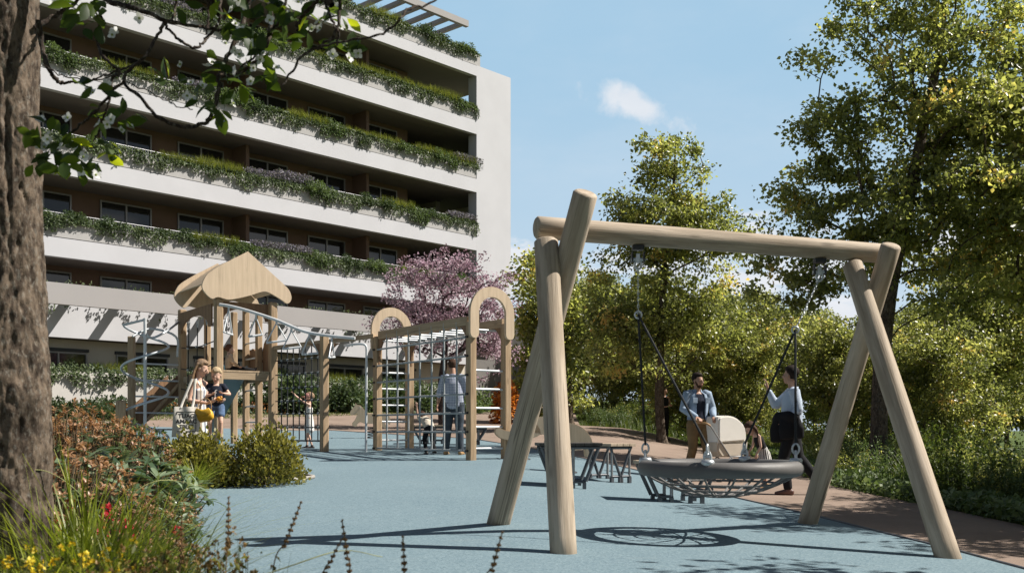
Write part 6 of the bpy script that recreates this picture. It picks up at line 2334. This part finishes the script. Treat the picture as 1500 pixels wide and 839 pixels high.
            if o.get('collar'):
                mb.tube([J['neck'] + Vector((.066 * math.cos(a), .062 * math.sin(a), -.005 + .012 * math.sin(a))) for a in [k * math.pi / 8 for k in range(16)]], .016, 6, closed=True)
        elif kind == 'legs':
            oval(mb, [J['pelvis'] + Vector((0, 0, -.07)), J['pelvis'], J['pelvis'].lerp(J['waist'], .35)], [.150 * b + ex, .160 * b + ex, .145 * b + ex], [.108 * b + ex, .116 * b + ex, .106 * b + ex], hpx, 18)
            ln = o.get('length', 1.0)
            for k in 'LR':
                hi, kn, an = J['hip' + k], J['kn' + k], J['an' + k]
                if ln <= .5:
                    oval(mb, [hi, hi.lerp(kn, ln * 2)], [.090 * b + ex, .080 * b + ex * 1.4], None)
                else:
                    oval(mb, [hi, hi.lerp(kn, .4), kn], [.090 * b + ex, .080 * b + ex, .058 * b + ex], None)
                    oval(mb, [kn, kn.lerp(an, .4), kn.lerp(an, (ln - .5) * 2 * .97)], [.058 * b + ex, .054 * b + ex, .045 + ex], None)
        elif kind == 'dress':
            z1 = o['hem']
            pel = J['pelvis']
            hem = Vector((pel.x + o.get('dx', 0), pel.y + o.get('dy', 0), z1))
            fl = o.get('flare', .2)
            oval(mb, [hem, hem.lerp(pel, .5), pel, J['waist'], J['chest'], J['chest'].lerp(J['neck'], .42)], [fl, (fl + .165 * b) / 2 + .02, .165 * b + ex, .132 * b + ex, .152 * b + ex, .11 * b],
                 [fl * .75, (fl * .75 + .12 * b) / 2 + .02, .12 * b + ex, .098 * b + ex, .114 * b + ex, .09 * b], hpx, 22)
            for e, k in ((1, 'L'), (-1, 'R')):
                p = J['chest'].lerp(J['neck'], .3) + shx * (.085 * e)
                oval(mb, [p + Vector((0, -.06, 0)), J['sh' + k] + shx * (-.07 * e) + Vector((0, -.01, .045)), p + Vector((0, .07, 0))], [.02, .022, .02], None)
        elif kind == 'skirt':
            pel = J['pelvis']
            hem = Vector((pel.x + o.get('dx', 0), pel.y + o.get('dy', 0), o['hem']))
            oval(mb, [hem, hem.lerp(pel, .5), pel, J['waist']], [o['flare'], o['flare'] * .82, .165 * b + ex, .132 * b + ex], [o['flare'] * .9, o['flare'] * .74, .13 * b + ex, .10 * b + ex], hpx, 22)
        elif kind == 'shoes':
            for k in 'LR':
                if k == 'R':
                    soft(mb, 'shoe', voxel, mat, root, 3)
                    mb = MB()
                an, t = J['an' + k], J['toe' + k].normalized()
                sx = t.cross(Vector((0, 0, 1)))
                oval(mb, [an - t * .055 + Vector((0, 0, -.045)), an + t * .04 + Vector((0, 0, -.042)), an + t * .165 + Vector((0, 0, -.062))], [.040, .046, .046], [.044, .040, .026], sx)
                if o.get('ankle', True):
                    oval(mb, [an + Vector((0, 0, -.03)), an + Vector((0, 0, .02))], [.045, .043], None)
        vx = voxel * (1.2 if kind != 'shoes' else 1.0)
        soft(mb, 'shoe' if kind == 'shoes' else name, vx, mat, root, 3)
    return root


HAIR_FAIR = surface('light_brown_hair', (.23, .145, .080), .55, .3, 30, .6, 160, spec=.45, stretch=(1, 1, .15))
HAIR_BLOND = surface('blond_hair', (.46, .34, .20), .55, .25, 30, .6, 160, spec=.4, stretch=(1, 1, .15))
HAIR_DARK = surface('dark_hair', (.022, .014, .010), .7, .3, 30, .6, 160, spec=.15, stretch=(1, 1, .15))
HAIR_BROWN = surface('brown_hair', (.070, .036, .022), .7, .3, 30, .6, 160, spec=.15, stretch=(1, 1, .15))
HAIR_RED = surface('auburn_hair', (.13, .045, .020), .5, .3, 30, .6, 160, spec=.45, stretch=(1, 1, .15))
navy_m = cloth('navy_cotton', (.016, .020, .034))
black_c = cloth('black_cloth', (.014, .014, .016))
jeans_m = cloth('dark_denim', (.055, .068, .085), .3, 6)
denim_m = cloth('light_denim', (.27, .34, .43), .22, 7)
white_c = cloth('white_cotton', (.72, .71, .68), .05)
tan_c = cloth('tan_cotton', (.19, .125, .062), .15)
tan_shoe = surface('tan_leather', (.36, .21, .09), .5, .15, 12)
dark_shoe = surface('dark_shoe', (.03, .024, .022), .5, .2, 12)
brown_shoe = surface('brown_leather', (.13, .065, .05), .45, .2, 12)

# --- mother with a tote bag, a child on her hip
base = floor_at(293, 14.6)
PW_ = STAND
mother = person(base, R(80), 'woman in a long striped sundress carrying a blond child on her hip beside the tower', 1.68,
                dict(head=(0, -.03, 1.615), face=(.1, -.9, -.38), up=(0, -.3, 1), elR=(-.23, .06, 1.14), wrR=(-.16, -.20, 1.10), hdR=(.12, -.95, .30), npR=(.3, 0, 1), elL=(.24, -.02, 1.15), wrL=(.10, -.24, 1.12), hdL=(-.3, -.95, .1), npL=(-.3, 0, 1), curl=.6),
                SKIN_FAIR, .92, 1.0, HAIR_FAIR, 'long', [('dress', 'sundress', stripes('sundress_stripes', (.70, .68, .64), (.13, .17, .25), 15, 'round', .6, (.36, .29, .22)), dict(hem=.10, flare=.25)), ('shoes', 'sandals', tan_shoe, dict(ankle=False))], slim=.86)
mw = parent_world(mother)
cb = mw @ Vector((.10, -.21, .52))
child = person(cb, R(12), 'blond small child in a navy T-shirt and denim shorts held on a woman\'s arm', 1.08,
               dict(head=(0, -.03, 1.55), face=(-.15, -.85, -.45), up=(0, -.3, 1), chest=(0, 0, 1.22), neck=(0, .0, 1.36), shL=(.155, .0, 1.31), shR=(-.155, 0, 1.31), elL=(.30, -.06, 1.12), wrL=(.20, -.25, 1.13), hdL=(-.7, -.7, .1), npL=(0, 0, 1), elR=(-.22, -.08, 1.08), wrR=(-.1, -.27, 1.10), hdR=(.5, -.8, .1), npR=(0, 0, 1),
                    hipL=(.09, -.02, .84), hipR=(-.09, -.02, .84), pelvis=(0, 0, .88), waist=(0, 0, 1.02), knL=(.11, -.17, .48), knR=(-.13, -.13, .47), anL=(.08, -.08, .10), anR=(-.15, -.02, .09), toeL=(0, -.9, -.35), toeR=(-.1, -.9, -.35)),
               SKIN_FAIR, 1.0, 1.38, HAIR_BLOND, 'short', [('top', 't_shirt', navy_m, dict(sleeve=.4, loose=.03, low=.03)), ('legs', 'shorts', cloth('blue_denim', (.09, .14, .24), .25, 8), dict(length=.3)), ('shoes', 'sandals', surface('blue_sandal', (.03, .14, .24), .5, .2), {})], voxel=.0095)


def text_mesh(body, size, mat, name, parent, mx):
    cu = bpy.data.curves.new('lettering', 'FONT')
    cu.body = body
    cu.size = size
    cu.align_x = 'CENTER'
    cu.align_y = 'CENTER'
    cu.extrude = .0008
    cu.offset = .0016 if size < .1 else 0.0
    tmp = bpy.data.objects.new('tmp', cu)
    COL.objects.link(tmp)
    dg = bpy.context.evaluated_depsgraph_get()
    dg.update()
    me = bpy.data.meshes.new_from_object(tmp.evaluated_get(dg))
    bpy.data.objects.remove(tmp)
    bpy.data.curves.remove(cu)
    me.transform(mx)
    me.materials.clear()
    return link(name, me, parent, mat)


STANDUP = Matrix.Rotation(R(90), 4, 'X')               # text lying in xy to upright, facing -y
ink_m = surface('black_print', (.02, .02, .02), .8, .1)
wt_print = surface('white_print', (.7, .7, .68), .8, .05)
# script mark on the child's chest
text_mesh('f', .26, wt_print, 'print', child, Matrix.Translation((-.01, -.178, 1.12)) @ STANDUP)
text_mesh('t', .15, wt_print, 'print', child, Matrix.Translation((-.07, -.174, 1.02)) @ STANDUP)
# what they look at: a small orange toy
tp = mw @ Vector((-.115, -.36, 1.165))
o = link('toy_ball', MB().ball((0, 0, 0), (.045, .04, .035), 12).ball((.03, -.01, .02), .02, 8).mesh('toy_ball'), None, surface('orange_toy', (.62, .28, .04), .5, .1))
o.location = tp
tag(o, 'small orange toy held between the woman and the blond child', 'toy')
# tote bag hanging from her shoulder
tote_m = cloth('canvas', (.62, .585, .52), .06, 5, .08)
tote = empty('tote_bag', at(273, 617, 14.22), 'pale canvas tote bag with black lettering hanging from a woman\'s shoulder', 'bag', rz=R(20))
mb = MB()
n, m_ = 28, 28
vs = []
for side in (-1, 1):
    for j in range(m_ + 1):
        for i in range(n + 1):
            u, v = i / n * 2 - 1, j / m_
            bul = (.045 * (1 - u * u) * (1 - .75 * v) + .006) * side
            wdt = (.165 + .03 * (1 - v))
            vs.append((u * wdt, bul + .01 * math.sin(u * 5 + v * 4), -.215 + .42 * v))
k0_ = (n + 1) * (m_ + 1)
fs = [(j * (n + 1) + i, j * (n + 1) + i + 1, (j + 1) * (n + 1) + i + 1, (j + 1) * (n + 1) + i) for j in range(m_) for i in range(n)]
fs += [tuple(k0_ + a for a in reversed(f)) for f in fs]
for i in range(n):
    fs.append((i + 1, i, k0_ + i, k0_ + i + 1))
for j in range(m_):
    a, b_ = j * (n + 1), (j + 1) * (n + 1)
    fs.append((a, b_, k0_ + b_, k0_ + a))
    a, b_ = j * (n + 1) + n, (j + 1) * (n + 1) + n
    fs.append((b_, a, k0_ + a, k0_ + b_))
mb.add(vs, fs, True)
link('pouch', mb.mesh('pouch'), tote, tote_m)
shw = mw @ Vector(STAND['shR'])
sl = shw - tote.location
for dx in (-.075, .075):
    p = Matrix.Rotation(-R(20), 4, 'Z') @ (sl + Vector((0, 0, .05)))
    link('strap', MB().tube(spline([(dx, -.01, .19), (dx * .9 + p.x * .3, p.y * .3, .3), (p.x + dx * .25, p.y - .03, p.z)], 10), .013, 6, squash=(1.5, .35)).mesh('strap'), tote, tote_m)
def on_pouch(x, z):
    v = (z + .215) / .42
    u = x / (.165 + .03 * (1 - v))
    return -(.045 * (1 - u * u) * (1 - .75 * v) + .006) + .01 * math.sin(u * 5 + v * 4) - .004
for i, tx in enumerate(('TUAG', 'AMAAC', 'EBUT')):
    o = text_mesh(tx, .08, ink_m, 'lettering', tote, Matrix.Translation((.0, 0, .075 - i * .075)) @ STANDUP)
    for vtx in o.data.vertices:
        vtx.co.y = on_pouch(vtx.co.x, vtx.co.z) + (.002 if vtx.co.y > 0 else 0)
mb = MB()
for (a, b_) in (((-.125, -.135), (-.05, -.135)), ((-.125, .135), (.125, .135)), ((.125, .135), (.125, -.135)), ((.0, -.135), (.125, -.135)), ((-.125, .135), (-.125, .1))):
    mb.tube([(a[0] + (b_[0] - a[0]) * q / 8, on_pouch(a[0] + (b_[0] - a[0]) * q / 8, a[1] + (b_[1] - a[1]) * q / 8), a[1] + (b_[1] - a[1]) * q / 8) for q in range(9)], .0042, 5)
link('printed_frame', mb.mesh('printed_frame'), tote, ink_m)
# yellow handbag
hb_ = empty('handbag', at(299, 606, 14.3), 'small mustard yellow handbag at the woman\'s hip', 'bag', rz=R(-8))
yb = surface('mustard_leather', (.58, .33, .025), .45, .18, 9, .12, 60)
mb = MB()
oval(mb, [(-.10, 0, -.02), (-.05, 0, -.03), (.0, 0, -.025), (.05, 0, -.02), (.10, 0, .0)], [.05, .065, .072, .068, .05], [.085, .095, .09, .09, .08], (0, 1, 0))
soft(mb, 'pouch', .008, yb, hb_)
mb = MB()
oval(mb, [(-.10, -.055, .04), (0, -.075, .0), (.11, -.055, .05)], [.012, .014, .012], [.045, .05, .04], (0, 1, 0))
link('flap', mb.mesh('flap'), hb_, yb)
link('strap', MB().tube(spline([(-.1, 0, .05), (-.08, .03, .17), (0, .05, .22), (.08, .03, .17), (.1, .02, .06)], 16), .006, 6).mesh('strap'), hb_, tan_shoe)

# --- girl in a white dress reaching for the net
pg_ = floor_at(453, 21.6)
girl = person(pg_, R(-75), 'small girl in a white dress and pink cap reaching up to the rope net', 1.20,
              dict(head=(0, -.02, 1.57), chest=(0, 0, 1.24), neck=(0, .0, 1.39), shL=(.14, 0, 1.34), shR=(-.14, 0, 1.34), elR=(-.15, -.24, 1.50), wrR=(-.12, -.44, 1.66), hdR=(0, -.5, .9), npR=(0, -1, 0), elL=(.17, -.22, 1.46), wrL=(.1, -.40, 1.60), hdL=(0, -.5, .9), npL=(0, -1, 0), face=(0, -.92, .25), knL=(.08, -.04, .49), anL=(.08, .08, .085), anR=(-.08, -.06, .085), knR=(-.08, -.05, .5), curl=.9),
              SKIN_FAIR, .86, 1.3, HAIR_FAIR, 'short', [('dress', 'white_dress', white_c, dict(hem=.56, flare=.20)), ('shoes', 'shoes', dark_shoe, {})], slim=.85, voxel=.009)
gm_ = MB()
hc = Vector((0, -.02, 1.57))
vs = []
for i in range(9):
    th = math.pi / 2 * i / 8
    for k in range(20):
        ph = 2 * math.pi * k / 20
        vs.append(hc + Vector((.116 * math.sin(th) * math.cos(ph), .02 + .142 * math.sin(th) * math.sin(ph), .03 + .135 * math.cos(th))))
gm_.add(vs, [(i * 20 + k, (i + 1) * 20 + k, (i + 1) * 20 + (k + 1) % 20, i * 20 + (k + 1) % 20) for i in range(8) for k in range(20)], True)
oval(gm_, [hc + Vector((-.07, -.125, .03)), hc + Vector((0, -.185, .025)), hc + Vector((.07, -.125, .03))], [.03, .045, .03], [.008, .008, .008], (0, 1, 0))
link('cap', gm_.mesh('cap'), girl, cloth('pink_cotton', (.66, .33, .28), .08))

# --- child on the tower deck
dk = parent_world(tw) @ Vector((.30, .35, pz))
deckd = Vector((at(336, 540, 21.7).x, 21.7, tw.location.z + pz))
person(deckd + Vector((0, 0, -.555)), R(118), 'auburn haired child in a striped jumper sitting on the tower deck', 1.12,
       dict(pelvis=(0, 0, .96), waist=(0, .02, 1.09), hipL=(.09, -.03, .94), hipR=(-.09, -.03, .94), knL=(.11, -.42, .98), knR=(-.11, -.42, .98), anL=(.11, -.80, .93), anR=(-.11, -.80, .93), toeL=(0, -.4, .9), toeR=(0, -.4, .9), elL=(.24, -.06, 1.16), wrL=(.18, -.26, 1.04), elR=(-.24, -.06, 1.16), wrR=(-.18, -.26, 1.04), hdL=(0, -1, -.3), hdR=(0, -1, -.3), head=(0, -.02, 1.60)),
       SKIN_FAIR, 1.02, 1.3, HAIR_RED, 'bun', [('top', 'jumper', stripes('jumper_stripes', (.62, .52, .40), (.26, .14, .075), 26, 2, .6), dict(sleeve=1.0)), ('legs', 'trousers', black_c, {}), ('shoes', 'shoes', dark_shoe, {})], voxel=.0095)

# --- man in a checked shirt with a small boy, inside the climbing frame
pm = floor_at(665, 19.5)
man = person(pm, R(172), 'man in a checked shirt and dark jeans seen from behind through the rope grid', 1.84,
             dict(head=(.05, -.08, 1.60), neck=(.02, -.02, 1.45), chest=(.01, .0, 1.29), face=(.35, -.8, -.35), up=(0, -.25, 1), elL=(.27, -.04, 1.15), wrL=(.34, -.20, .95), hdL=(.3, -.3, -.9), npL=(-1, 0, 0), elR=(-.25, -.02, 1.15), wrR=(-.2, -.2, 1.0), hdR=(0, -.8, -.4), anL=(.15, .0, .085), knL=(.12, -.03, .5), anR=(-.13, .03, .085)),
             SKIN_TAN, 1.06, 1.0, HAIR_BROWN, 'short', [('top', 'checked_shirt', checks('shirt_checks', (.50, .53, .60), (.13, .16, .27), 34), dict(sleeve=.72, loose=.03, low=.06, collar=True)), ('legs', 'jeans', jeans_m, {}), ('shoes', 'shoes', tan_shoe, dict(ankle=False))])
pbz = floor_at(627, 19.75)
person(pbz, R(-150), 'small boy in a cream T-shirt bending forward beside the man in checks', 1.04,
       dict(pelvis=(0, .12, .86), waist=(0, .0, .99), chest=(0, -.18, 1.10), neck=(0, -.33, 1.18), head=(0, -.47, 1.22), face=(0, -.8, -.6), up=(0, -.5, .85), shL=(.15, -.30, 1.14), shR=(-.15, -.30, 1.14), elL=(.22, -.36, 1.34), wrL=(.22, -.40, 1.56), hdL=(0, 0, 1), npL=(0, -1, 0), elR=(-.2, -.42, .95), wrR=(-.15, -.52, .78), hipL=(.09, .12, .83), hipR=(-.09, .12, .83), knL=(.12, -.03, .48), anL=(.12, .14, .085), knR=(-.11, .06, .47), anR=(-.11, .3, .12)),
       SKIN, 1.0, 1.34, HAIR_BROWN, 'short', [('top', 't_shirt', cloth('cream_cotton', (.56, .50, .41), .06), dict(sleeve=.4, loose=.03)), ('legs', 'trousers', black_c, {}), ('shoes', 'shoes', dark_shoe, {})], voxel=.0095)

# --- man in a denim jacket pushing a pram
pd = floor_at(1022, 17.45)
person(pd, R(16), 'bearded man in a light denim jacket holding the handle of a cream pram', 1.80,
       dict(head=(.0, -.02, 1.625), face=(.35, -.93, -.08), elL=(.27, .0, 1.16), wrL=(.15, -.27, 1.02), hdL=(-.25, -.9, -.35), npL=(0, -.2, -1), elR=(-.27, .0, 1.16), wrR=(-.15, -.27, 1.02), hdR=(.25, -.9, -.35), npR=(0, -.2, -1), curl=1.0, anL=(.14, -.1, .085), knL=(.12, -.1, .5), anR=(-.14, .14, .085)),
       SKIN_TAN, 1.05, 1.0, HAIR_DARK, 'short', [('top', 't_shirt', navy_m, dict(sleeve=0, ex=.008)), ('legs', 'trousers', tan_c, {}), ('shoes', 'shoes', brown_shoe, {})], beard=HAIR_BROWN)
den = bpy.context.scene.objects[-1]
# the jacket: open at the front
def jacket(root, J, mat, b=1.05):
    mb = MB()
    ex = .02
    vs, fs = [], []
    seg = 24
    rows = [(J['pelvis'] + Vector((0, 0, .03)), .175, .135), (J['waist'], .165, .13), (J['chest'], .178, .138), ((J['chest'] + J['neck']) / 2 + Vector((0, 0, .03)), .155, .108), (J['neck'] + Vector((0, .01, -.01)), .08, .075), (J['neck'] + Vector((0, .02, .03)), .078, .074)]
    for th in (0.0, -.012):
        for c, rx, ry in rows:
            for k in range(seg + 1):
                a = R(-90 + 26) + (R(360 - 52)) * k / seg
                vs.append(c + Vector(((rx * b + th) * math.cos(a), (ry * b + th) * math.sin(a), 0)))
    n = seg + 1
    off = len(rows) * n
    for i in range(len(rows) - 1):
        for k in range(seg):
            fs.append((i * n + k, i * n + k + 1, (i + 1) * n + k + 1, (i + 1) * n + k))
            fs.append((off + i * n + k + 1, off + i * n + k, off + (i + 1) * n + k, off + (i + 1) * n + k + 1))
    for k in (0, seg):
        for i in range(len(rows) - 1):
            fs.append((i * n + k, (i + 1) * n + k, off + (i + 1) * n + k, off + i * n + k))
    for k in range(seg):
        fs.append((k, k + 1, off + k + 1, off + k))
    mb.add(vs, fs, True)
    body = link('jacket', mb.mesh('jacket'), root, mat)
    for e, k in ((1, 'L'), (-1, 'R')):
        mb = MB()
        sh, el, wr = J['sh' + k], J['el' + k], J['wr' + k]
        oval(mb, [sh + Vector((-.05 * e, 0, .01)), sh, sh.lerp(el, .5), el, el.lerp(wr, .5), el.lerp(wr, .95)], [.075, .082, .070, .063, .058, .046], None)
        soft(mb, 'sleeve', .009, mat, root, 3)
    for e in (1, -1):
        link('pocket', MB().box((e * .115, -.142, 1.30), (.085, .012, .09), bev=.004).mesh('pocket'), root, mat)


denim_man = [o for o in COL.objects if o.get('label', '').startswith('bearded man')][0]
JD = {k: (Vector(v) if hasattr(v, '__len__') else v) for k, v in {**STAND, **dict(elL=(.27, .0, 1.16), wrL=(.15, -.27, 1.02), elR=(-.27, .0, 1.16), wrR=(-.15, -.27, 1.02))}.items()}
jacket(denim_man, JD, denim_m)

# the pram
pp_ = floor_at(1062, 17.35)
pram = empty('pram', pp_, 'cream pram with a boxy raised hood beside the man in denim', 'pram', rz=R(25))
pram.scale = (.92, .92, .92)
cream_m = cloth('cream_fabric', (.80, .77, .71), .03, 4, .2)
wv = .21
hood = [(-.30, .70), (-.30, 1.12), (-.24, 1.19), (-.05, 1.20), (.12, 1.15), (.27, 1.03), (.32, .90), (.33, .74)]
mb = MB().slab([(p.x, p.z) for p in spline([(x, 0, z) for x, z in hood], 30)], .44, Matrix.Identity(4), .03)
link('hood', mb.mesh('hood'), pram, cream_m)
bas = [(-.31, .72), (.38, .72), (.36, .60), (.27, .45), (-.22, .45), (-.30, .55)]
link('bassinet', MB().slab(bas, .40, Matrix.Identity(4), .025).mesh('bassinet'), pram, cloth('pale_sand_fabric', (.56, .49, .40), .05, 4, .2))
mb = MB()
for y in (-.21, .21):
    mb.tube([(.32, y, .16), (-.05, y, .47), (-.48, y, 1.02)], .014, 8).tube([(-.32, y, .16), (-.02, y, .45), (.2, y, .46)], .014, 8)
mb.tube([(.32, -.26, .16), (.32, .26, .16)], .012, 8).tube([(-.32, -.26, .16), (-.32, .26, .16)], .012, 8)
link('frame', mb.mesh('frame'), pram, frame_grey_m)
link('handle', MB().tube(spline([(-.48, -.21, 1.02), (-.55, -.18, 1.06), (-.57, 0, 1.07), (-.55, .18, 1.06), (-.48, .21, 1.02)], 14), .018, 8).mesh('handle'), pram, tan_shoe)
for x in (-.32, .32):
    for y in (-.26, .26):
        wl = link('wheel', MB().tube([(.15 * math.cos(a), 0, .15 * math.sin(a)) for a in [k * math.pi / 12 for k in range(24)]], .018, 8, closed=True).mesh('wheel'), pram, black_m)
        wl.location = (x, y, .165)
        mb = MB()
        for k in range(5):
            a = k * 1.2566
            mb.tube([(0, 0, 0), (.14 * math.cos(a), 0, .14 * math.sin(a))], .006, 5)
        mb.ball((0, 0, 0), .025, 8)
        link('spokes', mb.mesh('spokes'), wl, frame_grey_m)
link('storage_basket', MB().box((0, 0, .28), (.42, .36, .2), bev=.03).mesh('storage_basket'), pram, cloth('grey_mesh', (.30, .29, .28), .1))

# --- man in a pale blue shirt striding past, jacket over his arm
pb_ = floor_at(1160, 14.7)
biz = person(pb_ + Vector((0, 0, .0)), R(-98), 'man in a pale blue shirt and black trousers striding past with his hand raised', 1.84,
             dict(head=(.03, -.03, 1.625), face=(-.55, -.83, .05), elR=(-.24, -.19, 1.22), wrR=(-.19, -.30, 1.45), hdR=(.05, -.2, 1), npR=(0, -1, 0), curl=.35, elL=(.25, .06, 1.14), wrL=(.20, -.13, 1.02), hdL=(-.2, -.95, -.1), npL=(-.5, 0, -.8),
                  hipL=(.09, 0, .92), knL=(.09, -.12, .52), anL=(.08, -.06, .085), hipR=(-.09, 0, .92), knR=(-.09, .10, .52), anR=(-.09, .40, .14), toeR=(0, -.85, -.5)),
             SKIN_TAN, 1.04, 1.0, HAIR_DARK, 'short', [('top', 'shirt', cloth('pale_blue_cotton', (.46, .53, .63), .06, 6, .5), dict(sleeve=.95, loose=.02, collar=True)), ('legs', 'trousers', black_c, {}), ('shoes', 'shoes', brown_shoe, {})])
bw = parent_world(biz)
jk = empty('suit_jacket', bw @ Vector((.2, -.08, 1.0)), 'black suit jacket draped over the striding man\'s forearm', 'jacket', rz=R(-98))
mb = MB()
oval(mb, [(-.10, -.15, .03), (-.02, -.14, .06), (.05, -.0, .07), (.06, .12, .05)], [.05, .07, .08, .07], [.06, .07, .07, .06], (0, 0, 1))
oval(mb, [(.0, -.13, .04), (-.02, -.15, -.12), (-.03, -.15, -.28)], [.07, .10, .09], [.04, .045, .04], (0, 1, 0))
oval(mb, [(.05, -.02, .04), (.08, -.03, -.12), (.08, -.02, -.24)], [.09, .11, .10], [.035, .04, .035], (0, 1, 0))
oval(mb, [(.06, .1, .04), (.07, .15, -.1), (.06, .16, -.22)], [.06, .07, .06], [.04, .05, .04], (0, 1, 0))
soft(mb, 'cloth', .011, black_c, jk, 3)

# --- girl in a striped skirt
pgs = floor_at(1116, 15.7)
person(pgs, R(-82), 'long haired girl in a black and white striped skirt looking down near the striding man', 1.12,
       dict(pelvis=(0, .06, .86), waist=(0, .0, 1.0), chest=(0, -.08, 1.18), neck=(0, -.17, 1.32), head=(0, -.29, 1.44), face=(-.1, -.75, -.65), up=(0, -.6, .8), shL=(.145, -.13, 1.27), shR=(-.145, -.13, 1.27), elL=(.19, -.10, 1.02), wrL=(.17, -.20, .84), elR=(-.19, -.16, 1.02), wrR=(-.16, -.28, .86), hipL=(.085, .05, .84), hipR=(-.085, .05, .84), knL=(.09, -.03, .47), knR=(-.09, .06, .47), anL=(.09, .0, .085), anR=(-.09, .16, .1)),
       SKIN_FAIR, .9, 1.28, HAIR_BROWN, 'long', [('top', 'black_top', black_c, dict(sleeve=0, ex=.01)), ('skirt', 'striped_skirt', stripes('skirt_stripes', (.70, .68, .65), (.02, .02, .02), 22, 'round', .5), dict(hem=.42, flare=.26)), ('shoes', 'shoes', tan_shoe, {})], slim=.88, voxel=.009)

# --- woman in black further along the path
pfw = on_ground(973, 645)
person(pfw, R(30), 'woman dressed in black standing at the bend of the path by the slim maple', 1.70,
       dict(elL=(.25, .0, 1.15), wrL=(.12, -.2, 1.12), hdL=(-.6, -.7, .1), npL=(0, 0, 1), elR=(-.25, .0, 1.15), wrR=(-.12, -.2, 1.1), hdR=(.6, -.7, .1), npR=(0, 0, 1), face=(.3, -.9, -.3)),
       SKIN, .95, 1.0, HAIR_DARK, 'bun', [('top', 'black_vest', black_c, dict(sleeve=0)), ('legs', 'trousers', black_c, {}), ('shoes', 'shoes', dark_shoe, {})], slim=.9, voxel=.009)
